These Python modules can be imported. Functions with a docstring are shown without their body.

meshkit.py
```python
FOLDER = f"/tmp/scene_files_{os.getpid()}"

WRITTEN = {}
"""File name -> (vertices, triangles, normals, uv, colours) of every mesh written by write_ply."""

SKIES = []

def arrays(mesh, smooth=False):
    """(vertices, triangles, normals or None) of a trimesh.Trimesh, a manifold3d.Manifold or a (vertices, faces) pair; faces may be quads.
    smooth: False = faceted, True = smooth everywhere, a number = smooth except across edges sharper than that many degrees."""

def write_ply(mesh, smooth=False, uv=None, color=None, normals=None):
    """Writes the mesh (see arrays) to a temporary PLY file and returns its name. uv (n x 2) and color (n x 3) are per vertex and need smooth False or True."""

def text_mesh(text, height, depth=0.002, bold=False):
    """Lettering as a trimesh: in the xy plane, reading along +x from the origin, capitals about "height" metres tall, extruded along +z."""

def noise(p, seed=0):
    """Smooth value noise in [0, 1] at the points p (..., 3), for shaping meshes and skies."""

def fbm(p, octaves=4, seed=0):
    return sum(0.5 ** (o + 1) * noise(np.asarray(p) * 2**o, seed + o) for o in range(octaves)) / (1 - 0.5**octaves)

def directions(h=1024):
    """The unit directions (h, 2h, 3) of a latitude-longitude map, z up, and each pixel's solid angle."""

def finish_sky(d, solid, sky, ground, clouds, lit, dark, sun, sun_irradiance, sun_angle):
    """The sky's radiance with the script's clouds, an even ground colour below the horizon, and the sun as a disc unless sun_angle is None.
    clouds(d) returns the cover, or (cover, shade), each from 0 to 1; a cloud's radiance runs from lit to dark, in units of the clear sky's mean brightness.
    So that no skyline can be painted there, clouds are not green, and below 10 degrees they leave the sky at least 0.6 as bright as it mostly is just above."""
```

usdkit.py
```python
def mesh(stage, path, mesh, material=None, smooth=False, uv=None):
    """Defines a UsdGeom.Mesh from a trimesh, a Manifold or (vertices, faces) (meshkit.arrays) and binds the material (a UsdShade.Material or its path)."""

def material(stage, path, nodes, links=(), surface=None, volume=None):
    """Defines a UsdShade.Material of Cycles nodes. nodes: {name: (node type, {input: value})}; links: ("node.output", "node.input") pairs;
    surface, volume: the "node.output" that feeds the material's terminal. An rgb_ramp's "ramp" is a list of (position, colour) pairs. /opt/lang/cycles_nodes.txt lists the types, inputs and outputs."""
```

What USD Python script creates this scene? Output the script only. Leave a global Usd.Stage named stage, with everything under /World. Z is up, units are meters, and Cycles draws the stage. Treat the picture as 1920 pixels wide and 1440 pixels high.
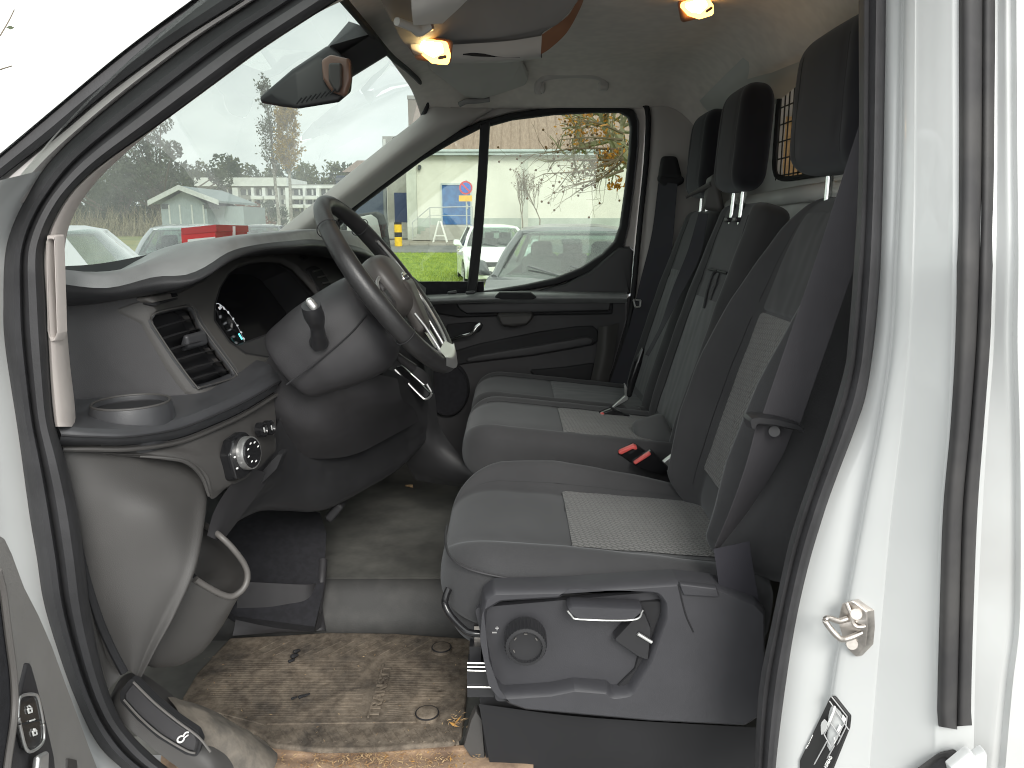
import math, random
import numpy as np, trimesh, manifold3d as m3, shapely
from shapely.geometry import Polygon
import usdkit, meshkit
from pxr import Usd, UsdGeom, UsdLux, UsdShade, Sdf, Gf

stage = Usd.Stage.CreateInMemory()
UsdGeom.SetStageUpAxis(stage, UsdGeom.Tokens.z)
UsdGeom.SetStageMetersPerUnit(stage, 1.0)
W = UsdGeom.Xform.Define(stage, '/World')
stage.SetDefaultPrim(W.GetPrim())
UsdGeom.Scope.Define(stage, '/World/Looks')

# ------------------------------------------------------------------ camera
FPX = 1442.0                       # focal length in pixels of the 1920 px wide photograph
TILT = math.atan(300 / FPX)
CAM = np.array([0, -1.0, 1.5])
cam = UsdGeom.Camera.Define(stage, '/World/camera')
cam.CreateHorizontalApertureAttr(36.0); cam.CreateVerticalApertureAttr(27.0)
cam.CreateFocalLengthAttr(36.0 * FPX / 1920)
cam.CreateClippingRangeAttr(Gf.Vec2f(0.05, 2000))
cam.AddTranslateOp().Set(Gf.Vec3d(*CAM))
cam.AddRotateXOp().Set(90 - math.degrees(TILT))
cam.CreateExposureAttr(1.0)

# ------------------------------------------------------------------ sky and sun (overcast autumn day)
SUN_EL, SUN_ROT = math.radians(32), math.radians(166)
dome = UsdLux.DomeLight.Define(stage, '/World/sky')
sky = usdkit.material(stage, '/World/Looks/sky_look', {
    's': ('sky_texture', {'sky_type': 'single_scattering', 'sun_disc': False, 'sun_elevation': SUN_EL, 'sun_rotation': SUN_ROT, 'aerosol_density': 2.0}),
    'c': ('texture_coordinate', {}),
    'm': ('mapping', {'scale': (1.0, 1.0, 3.2)}),
    'n': ('noise_texture', {'scale': 2.2, 'detail': 5, 'roughness': 0.55}),
    'r': ('rgb_ramp', {'ramp': [(0.3, (8.6, 9.1, 9.2)), (0.48, (11.6, 11.9, 11.9)), (0.7, (14.6, 14.7, 14.4))]}),
    'x': ('mix_color', {'fac': 0.96, 'use_clamp': False}),
    'b': ('background_shader', {'strength': 0.088})},
    [('c.generated', 'm.vector'), ('m.vector', 'n.vector'), ('n.fac', 'r.fac'), ('s.color', 'x.a'), ('r.color', 'x.b'), ('x.result', 'b.color')], surface='b.background')
UsdShade.MaterialBindingAPI.Apply(dome.GetPrim()).Bind(sky)
dome.GetPrim().SetCustomDataByKey('kind', 'structure')
sun = UsdLux.DistantLight.Define(stage, '/World/sun')
sun.CreateIntensityAttr(0.36); sun.CreateAngleAttr(25.0); sun.CreateNormalizeAttr(True)
sun.CreateColorAttr(Gf.Vec3f(1.0, 0.97, 0.92))
sun.AddRotateZOp().Set(-math.degrees(SUN_ROT)); sun.AddRotateXOp().Set(-(90 - math.degrees(SUN_EL)))
# (a light along -z, tilted and turned so that it comes from elevation SUN_EL, bearing SUN_ROT)

# ------------------------------------------------------------------ points seen along a camera ray, at a real depth
_f = np.array([0, math.cos(TILT), -math.sin(TILT)]); _u = np.array([0, math.sin(TILT), math.cos(TILT)])
def ray(px, py): return _f + np.array([1.0, 0, 0]) * (px - 960) / FPX + _u * (720 - py) / FPX
def P(px, py, Y): v = ray(px, py); return CAM + v * (Y - CAM[1]) / v[1]
def PZ(px, py, z): v = ray(px, py); return CAM + v * (z - CAM[2]) / v[2]
def PX(px, py, x): v = ray(px, py); return CAM + v * (x - CAM[0]) / v[0]
def PS(px, py, surf, lo=0.75, hi=4.0):
    """where the ray meets the surface x = surf(y, z), coming from x = 0"""
    v = ray(px, py); a, b = lo, hi
    g = lambda t: (lambda q: (q[0] - surf(q[1], q[2])))(CAM + v * t)
    s = np.sign(g(a))
    for _ in range(40):
        m = (a + b) / 2
        if np.sign(g(m)) == s: a = m
        else: b = m
    return CAM + v * a
def L(*pts): return np.array([P(*p) for p in pts])
def LY(Y, *pts): return np.array([P(x, y, Y) for x, y in pts])

# ------------------------------------------------------------------ shapes
def cr(p, n=60, closed=False):
    """n points evenly along a Catmull-Rom curve through p"""
    p = np.asarray(p, float)
    if len(p) == 2 and not closed: return p[0] + (p[1] - p[0]) * np.linspace(0, 1, n)[:, None]
    q = np.vstack([p[-1:], p, p[:2]]) if closed else np.vstack([2 * p[0] - p[1], p, 2 * p[-1] - p[-2]])
    out = []
    t = np.linspace(0, 1, 16, endpoint=False)[:, None]
    for i in range(len(q) - 3):
        a, b, c, d = q[i:i + 4]
        out.append(0.5 * (2 * b + (c - a) * t + (2 * a - 5 * b + 4 * c - d) * t ** 2 + (3 * b - a - 3 * c + d) * t ** 3))
    out = np.vstack(out + ([p[:1]] if closed else [p[-1:]]))
    s = np.r_[0, np.cumsum(np.linalg.norm(np.diff(out, axis=0), axis=1))]
    at = np.linspace(0, s[-1], n, endpoint=not closed)
    return np.stack([np.interp(at, s, out[:, k]) for k in range(p.shape[1])], 1)
def lin(p, n):
    p = np.asarray(p, float); s = np.r_[0, np.cumsum(np.linalg.norm(np.diff(p, axis=0), axis=1))]
    at = np.linspace(0, s[-1], n); return np.stack([np.interp(at, s, p[:, k]) for k in range(p.shape[1])], 1)
def grid(g, closed_u=False, closed_v=False):
    """quads between the rows of an array of points (rows, cols, 3)"""
    g = np.asarray(g, float); R, C = g.shape[:2]
    i = np.arange(R if closed_u else R - 1); j = np.arange(C if closed_v else C - 1)
    I, J = np.meshgrid(i, j, indexing='ij'); I2, J2 = (I + 1) % R, (J + 1) % C
    f = np.stack([I * C + J, I * C + J2, I2 * C + J2, I2 * C + J], -1).reshape(-1, 4)
    return tri((g.reshape(-1, 3), f))
def tri(m):
    v, f, _ = meshkit.arrays(m); return v, f
def join(*ms):
    vs, fs, n = [], [], 0
    for m in ms:
        v, f = tri(m); vs.append(v); fs.append(f + n); n += len(v)
    return np.vstack(vs), np.vstack(fs)
def flip(m): v, f = tri(m); return v, f[:, ::-1]
def loft(rings, closed=True, caps=True):
    g = np.asarray(rings, float); m = grid(g, closed_v=closed)
    if not caps: return m
    v, f = m; R, C = g.shape[:2]; n = len(v)
    v = np.vstack([v, g[0].mean(0), g[-1].mean(0)])
    j = np.arange(C); k = (j + 1) % C
    f = np.vstack([f, np.stack([np.full(C, n), k, j], 1), np.stack([np.full(C, n + 1), (R - 1) * C + j, (R - 1) * C + k], 1)])
    return v, f
def lines(ls, n=60, sub=4, smooth_across=True):
    """surface through traced lines; sub = steps between neighbouring lines"""
    g = np.array([cr(l, n) for l in ls])
    if sub > 1:
        if smooth_across and len(ls) > 2:
            g = np.stack([cr2(g[:, j], sub) for j in range(n)], 1)
        else:
            g = np.stack([np.vstack([g[i, j] + (g[i + 1, j] - g[i, j]) * np.linspace(0, 1, sub, endpoint=False)[:, None] for i in range(len(g) - 1)] + [g[-1:, j]]) for j in range(n)], 1)
    return grid(g)
def cr2(p, sub):
    q = np.vstack([2 * p[0] - p[1], p, 2 * p[-1] - p[-2]]); t = np.linspace(0, 1, sub, endpoint=False)[:, None]; out = []
    for i in range(len(q) - 3):
        a, b, c, d = q[i:i + 4]
        out.append(0.5 * (2 * b + (c - a) * t + (2 * a - 5 * b + 4 * c - d) * t ** 2 + (3 * b - a - 3 * c + d) * t ** 3))
    return np.vstack(out + [p[-1:]])
def thick(m, d):
    """give an open surface a thickness along the vector d"""
    v, f = tri(m); n = len(v); d = np.asarray(d, float)
    e = np.sort(np.vstack([f[:, [0, 1]], f[:, [1, 2]], f[:, [2, 0]]]), axis=1)
    raw = np.vstack([f[:, [0, 1]], f[:, [1, 2]], f[:, [2, 0]]])
    _, inv, cnt = np.unique(e, axis=0, return_inverse=True, return_counts=True)
    b = raw[cnt[inv.ravel()] == 1]
    side = np.vstack([np.stack([b[:, 1], b[:, 0], b[:, 0] + n], 1), np.stack([b[:, 1], b[:, 0] + n, b[:, 1] + n], 1)])
    return np.vstack([v, v + d]), np.vstack([f, f[:, ::-1] + n, side])
def frames(p, ref):
    t = np.gradient(p, axis=0); t /= np.linalg.norm(t, axis=1, keepdims=True)
    ref = np.broadcast_to(np.asarray(ref, float), p.shape)
    a = np.cross(t, ref); a /= np.linalg.norm(a, axis=1, keepdims=True)
    return a, np.cross(a, t)
def sweep(path, prof, ref, n=80, caps=True, smoothpath=True):
    """closed profile (side, along ref) swept along a path"""
    p = cr(path, n) if smoothpath else lin(path, n); a, b = frames(p, ref); prof = np.asarray(prof, float)
    return loft(p[:, None] + a[:, None] * prof[None, :, :1] + b[:, None] * prof[None, :, 1:], caps=caps)
def circ(n, rx, ry=None): t = np.arange(n) / n * 2 * math.pi; return np.stack([np.cos(t) * rx, np.sin(t) * (ry or rx)], 1)
def tube(path, r, n=10, k=None, smoothpath=True):
    path = np.asarray(path, float); k = k or max(2, 8 * (len(path) - 1))
    p = cr(path, k) if smoothpath else path
    r = np.interp(np.linspace(0, 1, len(p)), np.linspace(0, 1, np.size(r)), np.atleast_1d(r)) if np.size(r) > 1 else np.full(len(p), r)
    t = np.gradient(p, axis=0); t /= np.maximum(np.linalg.norm(t, axis=1, keepdims=True), 1e-9)
    ref = np.array([0, 0, 1.0]) if abs(t[:, 2]).mean() < .8 else np.array([0, 1.0, 0]) if abs(t[:, 1]).mean() < .6 else np.array([1.0, 0, 0])
    a, b = frames(p, ref); c = circ(n, 1)
    return loft(p[:, None] + (a[:, None] * c[None, :, :1] + b[:, None] * c[None, :, 1:]) * r[:, None, None])
def torus_path(c, a, b, n=64, t0=0, t1=2 * math.pi):
    t = np.linspace(t0, t1, n, endpoint=abs(t1 - t0) < 6.28); c, a, b = map(np.asarray, (c, a, b))
    return c + np.cos(t)[:, None] * a + np.sin(t)[:, None] * b
def ring(c, a, b, r, n=72, k=12):
    """closed ring (ellipse axes a, b about c) with a round section"""
    p = torus_path(c, a, b, n); t = np.roll(p, -1, 0) - np.roll(p, 1, 0); t /= np.linalg.norm(t, axis=1, keepdims=True)
    nrm = np.cross(a, b); nrm = nrm / np.linalg.norm(nrm); s = np.cross(t, nrm); cc = circ(k, 1)
    r = np.broadcast_to(np.asarray(r, float), (n,))
    return grid(p[:, None] + (s[:, None] * cc[None, :, :1] + nrm * cc[None, :, 1:]) * r[:, None, None], True, True)
def rot(ax, deg): return trimesh.transformations.rotation_matrix(math.radians(deg), ax)[:3, :3]
def rbox(c, size, r=0.01, R=None, seg=12):
    sx, sy, sz = (max(s / 2 - r, 1e-4) for s in size)
    s = m3.Manifold.sphere(r, seg); h = m3.Manifold.batch_hull([s.translate((x, y, z)) for x in (-sx, sx) for y in (-sy, sy) for z in (-sz, sz)])
    v, f = tri(h)
    if R is not None: v = v @ np.asarray(R).T
    return v + np.asarray(c, float), f
def box(c, size, R=None):
    m = trimesh.creation.box(size); v = np.array(m.vertices)
    if R is not None: v = v @ np.asarray(R).T
    return v + np.asarray(c, float), np.array(m.faces)
def blob(*balls, seg=16):
    """hull of balls (x, y, z, r)"""
    return tri(m3.Manifold.batch_hull([m3.Manifold.sphere(b[3], seg).translate(tuple(map(float, b[:3]))) for b in balls]))
def hullp(pts): return tri(m3.Manifold.hull_points(np.asarray(pts, float)))
def cyl(p0, p1, r, n=20, r1=None): return tube([p0, p1], [r, r if r1 is None else r1], n, 2, False)
def man(m): v, f = tri(m); return m3.Manifold(m3.Mesh(np.asarray(v, np.float32), np.asarray(f, np.uint32)))
def cap2(poly):
    """triangles of a shapely polygon (with holes): points, faces, rings"""
    rings = [np.array(poly.exterior.coords)[:-1]] + [np.array(i.coords)[:-1] for i in poly.interiors]
    o = [r if (Polygon(r).exterior.is_ccw == (k == 0)) else r[::-1] for k, r in enumerate(rings)]
    f = m3.triangulate([np.asarray(r, float) for r in o]); return np.vstack(o), np.asarray(f), o
def roundpoly(pts, r, n=None):
    p = Polygon(pts).buffer(0)
    if r: p = p.buffer(-r, quad_segs=6).buffer(2 * r, quad_segs=6).buffer(-r, quad_segs=6)
    return p if p.geom_type == 'Polygon' else max(p.geoms, key=lambda g: g.area)
def slab(poly, fun, d, bev=0.0, steps=3):
    """polygon in any 2-D parameter space mapped by fun to its face; it is d (vector) thick behind the face, with a rounded edge of width bev (2-D units) and depth |d|*min"""
    d = np.asarray(d, float); dl = np.linalg.norm(d); dn = d / dl
    ms = []
    if bev:
        prev = None; inner = None
        offs = [(bev * (1 - math.sin(a)), dl * min(1, .6) * (1 - math.cos(a))) for a in np.linspace(0, math.pi / 2, steps + 1)]
    else: offs = [(0, 0)]
    # rings from the same vertices pushed along their normals keep the counts equal
    p2, f, rings = cap2(poly)
    def inset(r, b):
        e = np.roll(r, -1, 0) - r; e = e / np.maximum(np.linalg.norm(e, axis=1, keepdims=True), 1e-9)
        nn = np.stack([-e[:, 1], e[:, 0]], 1); m = nn + np.roll(nn, 1, 0); m /= np.maximum((m * nn).sum(1, keepdims=True), .4)
        return r + m * b
    lay = []
    for b, z in offs: lay.append((np.vstack([inset(r, b) for r in rings]), z))
    lay.append((p2, dl))
    V = [np.array([fun(*q) for q in pts]) + dn * z for pts, z in lay]; n = len(p2)
    F = [f]; o = 0
    for r in rings:
        k = len(r); j = np.arange(k) + o; j2 = (np.arange(k) + 1) % k + o; o += k
        for l in range(len(V) - 1):
            a, b2, c, e = j + l * n, j2 + l * n, j2 + (l + 1) * n, j + (l + 1) * n
            F += [np.stack([b2, a, e], 1), np.stack([b2, e, c], 1)]
    F.append(f[:, ::-1] + (len(V) - 1) * n)
    return np.vstack(V), np.vstack(F)
def dens(pts, step=12):
    pts = np.asarray(pts, float); out = []
    for a, b in zip(pts, np.roll(pts, -1, 0)):
        k = max(1, int(np.linalg.norm(b - a) / step)); out += [a + (b - a) * t for t in np.linspace(0, 1, k, endpoint=False)]
    return np.array(out)
def plate(pts, Y, th=0.02, r=6, bev=4, holes=(), smoothed=False):
    """a flat or rounded panel facing the door opening: outline in photograph pixels set at depth Y, th metres thick behind"""
    if smoothed: pts = cr(pts, 6 * len(pts), True)
    p = roundpoly(pts, r)
    for h in holes: p = p.difference(roundpoly(h, r))
    if p.geom_type != 'Polygon': p = max(p.geoms, key=lambda g: g.area)
    return slab(p.simplify(.25), lambda x, y: P(x, y, Y), (0, th, 0), bev)
def drape(pts, surf, d, r=4, bev=3, holes=(), step=14, smoothed=False):
    """as plate, on the curved surface x = surf(y, z)"""
    if smoothed: pts = cr(pts, 6 * len(pts), True)
    p = roundpoly(pts, r)
    for h in holes: p = p.difference(roundpoly(h, r))
    if p.geom_type != 'Polygon': p = max(p.geoms, key=lambda g: g.area)
    p = shapely.segmentize(p.simplify(.25), step)
    return slab(p, lambda x, y: PS(x, y, surf), d, bev)
def soft(Ln, w, h, M, bol=0.0, e0=0.1, e1=0.1, p=5.0, bc=0.62, groove=0.0, nl=48, nr=72, crown=0.0, near=1.0, cross=()):
    """upholstered block: Ln long (local l), half width w(l), thickness h(l) (local t, front at +t), ends rounded over e0, e1; M maps (l, y, t) to the world; returns mesh and the front face function"""
    s = 0.5 - 0.5 * np.cos(np.linspace(0, math.pi, nl)); s = np.clip(s, 0.0004, 0.9996)
    def k(l):
        a = 1.0
        if l < e0: a = (1 - (1 - l / e0) ** 2.6) ** (1 / 2.6)
        if Ln - l < e1: a = min(a, (1 - (1 - (Ln - l) / e1) ** 2.6) ** (1 / 2.6))
        return max(a, 0.02)
    def S(x): x = np.clip(x, 0, 1); return x * x * (3 - 2 * x)
    def front(l, q):
        q = np.asarray(q, float); kk = k(l)
        t = h(l) / 2 * kk * np.maximum(1 - np.abs(q) ** p, 0) ** (1 / p)
        f = np.maximum(1 - np.abs(q) ** p, 0) ** .6
        t = t + kk * f * ((bol(l) if callable(bol) else bol) * np.where(q < 0, near, 1.0) * S((np.abs(q) - bc + .12) / .24) + crown * (1 - q ** 2) - groove * np.exp(-((np.abs(q) - bc + .02) / .022) ** 2))
        t = t + kk * f * (.0008 * np.sin(23 * l + 7 * q + 2 * np.sin(9 * q)) * np.sin(13 * q - 31 * l) + .0004 * np.sin(61 * l + 3 * q) * np.cos(9 * q + 17 * l))
        for lc, depth in cross: t = t - depth * f * math.exp(-((l - lc) / .006) ** 2) * (np.abs(q) < bc)
        return t
    th = np.arange(nr) / nr * 2 * math.pi; c, sn = np.cos(th), np.sin(th)
    q = np.sign(c) * np.abs(c) ** (2 / p)
    rings = []
    for x in s * Ln:
        t = np.where(sn >= 0, front(x, q), -h(x) / 2 * k(x) * np.abs(sn) ** (2 / p))
        kw = 1 - (1 - k(x)) * .55
        rings.append([M(x, w(x) * kw * qq, tt) for qq, tt in zip(q, t)])
    face = lambda l, qq, off=0.0: M(l, w(l) * (1 - (1 - k(l)) * .55) * qq, float(front(l, qq)) + off)
    return loft(rings), face

# ------------------------------------------------------------------ things, parts, sub-parts
BASE, TAKEN = {}, {}
def numbered(parent, name):
    k = (parent, name); n = TAKEN.get(k, 0); TAKEN[k] = n + 1
    return f'{parent}/{name}' + (f'_{n:03d}' if n else '')
def tag(prim, label=None, cat=None, group=None, kind=None):
    for k, v in (('label', label), ('category', cat), ('group', group), ('kind', kind)):
        if v: prim.SetCustomDataByKey(k, v)
def thing(name, label, cat, loc=(0, 0, 0), group=None, kind=None):
    path = numbered('/World', name); x = UsdGeom.Xform.Define(stage, path)
    x.AddTranslateOp().Set(Gf.Vec3d(*map(float, loc))); BASE[path] = np.asarray(loc, float)
    tag(x.GetPrim(), label, cat, group, kind); return path
def part(parent, name, mesh, mat, label=None, smooth=38, kind=None):
    path = numbered(parent, name); v, f = tri(mesh); b = BASE[parent]
    m = usdkit.mesh(stage, path, (v - b, f), MAT[mat], smooth=smooth); BASE[path] = b
    if label or kind: tag(m.GetPrim(), label, kind=kind)
    return path
def solo(name, mesh, mat, label=None, cat=None, group=None, kind=None, smooth=38):
    path = numbered('/World', name); m = usdkit.mesh(stage, path, tri(mesh), MAT[mat], smooth=smooth); BASE[path] = np.zeros(3)
    tag(m.GetPrim(), label, cat, group, kind); return path
def copy(src, loc, label, rz=0.0, group=None, scale=None):
    name = src.rpartition('/')[2]; name = name[:-4] if name[-3:].isdigit() and name[-4] == '_' else name
    path = numbered('/World', name); x = UsdGeom.Xform.Define(stage, path); pr = x.GetPrim()
    pr.GetReferences().AddInternalReference(Sdf.Path(src)); x.ClearXformOpOrder()
    x.AddTranslateOp(opSuffix='c').Set(Gf.Vec3d(*map(float, loc))); x.AddRotateZOp(opSuffix='c').Set(rz)
    if scale: x.AddScaleOp(opSuffix='c').Set(Gf.Vec3f(*scale))
    pr.SetInstanceable(True); s = stage.GetPrimAtPath(src).GetCustomData()
    tag(pr, label, s.get('category'), group or s.get('group')); return path

# ------------------------------------------------------------------ materials
MAT = {}
def mat(name, color, rough=.5, var=.12, vscale=6, bump=0.0, bscale=600, metal=0.0, spec=.5, coat=0.0, sheen=0.0, c2=None, ramp=(.4, .62), detail=3, bdist=.001, stretch=(1, 1, 1), rvar=0.0, **kw):
    c = np.array(color, float); d = np.array(c2, float) if c2 is not None else c * (1 - var)
    nodes = {'t': ('texture_coordinate', {}), 'm': ('mapping', {'scale': stretch}), 'n': ('noise_texture', {'scale': vscale, 'detail': detail, 'roughness': .6}),
             'r': ('rgb_ramp', {'ramp': [(ramp[0], tuple(d)), (ramp[1], tuple(c))]}),
             'p': ('principled_bsdf', dict(roughness=rough, metallic=metal, specular_ior_level=spec, coat_weight=coat, sheen_weight=sheen, **kw))}
    ln = [('t.object', 'm.vector'), ('m.vector', 'n.vector'), ('n.fac', 'r.fac'), ('r.color', 'p.base_color')]
    if rvar:
        nodes['rr'] = ('map_range', {'from_min': .3, 'from_max': .7, 'to_min': rough - rvar, 'to_max': rough + rvar}); ln += [('n.fac', 'rr.value'), ('rr.result', 'p.roughness')]
    if bump:
        nodes['bn'] = ('noise_texture', {'scale': bscale, 'detail': 2}); nodes['b'] = ('bump', {'strength': bump, 'distance': bdist})
        ln += [('t.object', 'bn.vector'), ('bn.fac', 'b.height'), ('b.normal', 'p.normal')]
    MAT[name] = usdkit.material(stage, '/World/Looks/' + name, nodes, ln, surface='p.BSDF')
mat('white_paint', (.53, .542, .537), .25, var=.03, vscale=3, coat=.5, c2=(.49, .503, .498))
mat('white_paint_dusty', (.53, .54, .532), .32, var=.05, vscale=5, coat=.2, c2=(.47, .475, .465), ramp=(.3, .55))
mat('grey_paint_strip', (.42, .40, .39), .4)
mat('seal_rubber', (.036, .0355, .038), .62, var=.25, vscale=14, bump=.25, bscale=420)
mat('dusty_rubber', (.052, .050, .049), .7, vscale=9, c2=(.034, .033, .034), bump=.2, bscale=300)
mat('pillar_trim', (.47, .43, .405), .62, var=.06, bump=.15, bscale=900)
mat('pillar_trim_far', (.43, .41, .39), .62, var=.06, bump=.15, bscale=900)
mat('headliner', (.74, .70, .65), .95, var=.08, vscale=30, bump=.35, bscale=700)
mat('headliner_plastic', (.52, .505, .48), .6, var=.05, bump=.15, bscale=900)
mat('headliner_dark', (.26, .257, .252), .8, var=.08, bump=.3, bscale=700)
mat('dash_black', (.028, .028, .030), .46, var=.12, vscale=20, bump=.3, bscale=750, rvar=.05)
mat('dash_charcoal', (.034, .033, .0355), .55, var=.1, vscale=20, bump=.35, bscale=750)
mat('dash_top', (.23, .238, .236), .36, var=.12, vscale=14, bump=.35, bscale=800, spec=.7, rvar=.06)  # pale base colour also carries the grazing sheen of the sky
mat('dash_grey', (.060, .0575, .0555), .55, var=.06, vscale=12, bump=.3, bscale=800)
mat('dash_grey_smooth', (.12, .113, .107), .42, var=.05, vscale=10)
mat('shelf_plastic', (.050, .051, .055), .42, var=.1, vscale=18, bump=.25, bscale=800)
mat('door_grey', (.25, .24, .228), .6, var=.06, vscale=12, bump=.3, bscale=800)
mat('gloss_black', (.012, .012, .013), .12, var=.1)
mat('satin_black', (.020, .020, .022), .45, var=.1)
mat('matte_black', (.014, .014, .016), .75, var=.2)
mat('seat_cover', (.040, .040, .045), .55, var=.08, vscale=16, bump=.2, bscale=700)
mat('leather', (.022, .0215, .022), .40, var=.15, vscale=30, bump=.3, bscale=420, rvar=.06)
mat('wheel_hub', (.047, .043, .0405), .45, var=.06, bump=.2, bscale=800)
mat('chrome', (.80, .80, .79), .14, metal=1.0, var=.04)
mat('satin_silver', (.62, .62, .61), .32, metal=.85, var=.06)
mat('steel', (.58, .54, .50), .34, metal=1.0, var=.18, vscale=30, rvar=.08)
mat('belt_webbing', (.046, .044, .049), .8, var=.1, vscale=8, bump=.4, bscale=900)
mat('belt_webbing_dark', (.024, .023, .030), .85, var=.1, bump=.4, bscale=900)
mat('red_plastic', (.62, .10, .09), .35, var=.08)
mat('red_box', (.72, .015, .02), .42, var=.06)
mat('red_box_dark', (.55, .02, .025), .42, var=.06)
mat('white_print', (.82, .82, .80), .5, var=.02)
mat('grey_print', (.40, .40, .40), .5, var=.02)
mat('sticker_black', (.022, .022, .022), .38, var=.05)
mat('bulkhead_grey', (.62, .615, .60), .5, var=.05)
mat('bulkhead_beam', (.55, .56, .54), .6, var=.05)
mat('wire_black', (.02, .018, .015), .5)
mat('plywood', (.62, .44, .23), .6, vscale=3, c2=(.50, .33, .15), stretch=(1, 1, 12), detail=5)
mat('cargo_white', (.55, .55, .54), .5)
mat('floor_vinyl', (.14, .139, .126), .6, vscale=9, c2=(.075, .075, .070), ramp=(.35, .65), bump=.3, bscale=300, detail=5)
mat('floor_shaded', (.062, .061, .058), .65, vscale=9, c2=(.042, .042, .041), bump=.3, bscale=300, detail=5)  # darker copy of the floor vinyl, shade of the step put into its colour
mat('carpet_dark', (.018, .018, .022), .95, var=.3, vscale=60, bump=.6, bscale=900)
mat('sill_soil', (.34, .24, .16), .9, vscale=14, c2=(.17, .115, .08), detail=7, bump=.6, bscale=140, bdist=.002)
mat('sill_dirty', (.19, .165, .135), .85, vscale=16, c2=(.10, .09, .078), detail=6, bump=.5, bscale=160, bdist=.002)
mat('straw', (.50, .36, .20), .9, c2=(.30, .17, .08), vscale=60)
mat('dry_leaf', (.48, .25, .06), .8, var=.4, vscale=30)
mat('bronze_reflect', (.20, .115, .085), .25, var=.2)
mat('amber_plastic', (.30, .15, .085), .5, var=.1)
def mat_mat():
    nodes = {'t': ('texture_coordinate', {}), 'n': ('noise_texture', {'scale': 9, 'detail': 7, 'roughness': .7}), 'n2': ('noise_texture', {'scale': 55, 'detail': 4, 'roughness': .7}),
             'r': ('rgb_ramp', {'ramp': [(.30, (.055, .050, .046)), (.45, (.145, .121, .096)), (.58, (.215, .178, .138)), (.72, (.28, .228, .172))]}),
             'r2': ('rgb_ramp', {'ramp': [(.35, (.45, .43, .42)), (.6, (1, 1, 1))]}), 'x': ('mix_color', {'blend_type': 'multiply', 'fac': .8}),
             'b': ('bump', {'strength': .5, 'distance': .002}), 'p': ('principled_bsdf', {'roughness': .85, 'specular_ior_level': .3})}
    MAT['dirty_mat'] = usdkit.material(stage, '/World/Looks/dirty_mat', nodes, [('t.object', 'n.vector'), ('t.object', 'n2.vector'), ('n.fac', 'r.fac'), ('n2.fac', 'r2.fac'), ('r.color', 'x.a'), ('r2.color', 'x.b'), ('x.result', 'p.base_color'), ('n2.fac', 'b.height'), ('b.normal', 'p.normal')], surface='p.BSDF')
mat_mat()
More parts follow.
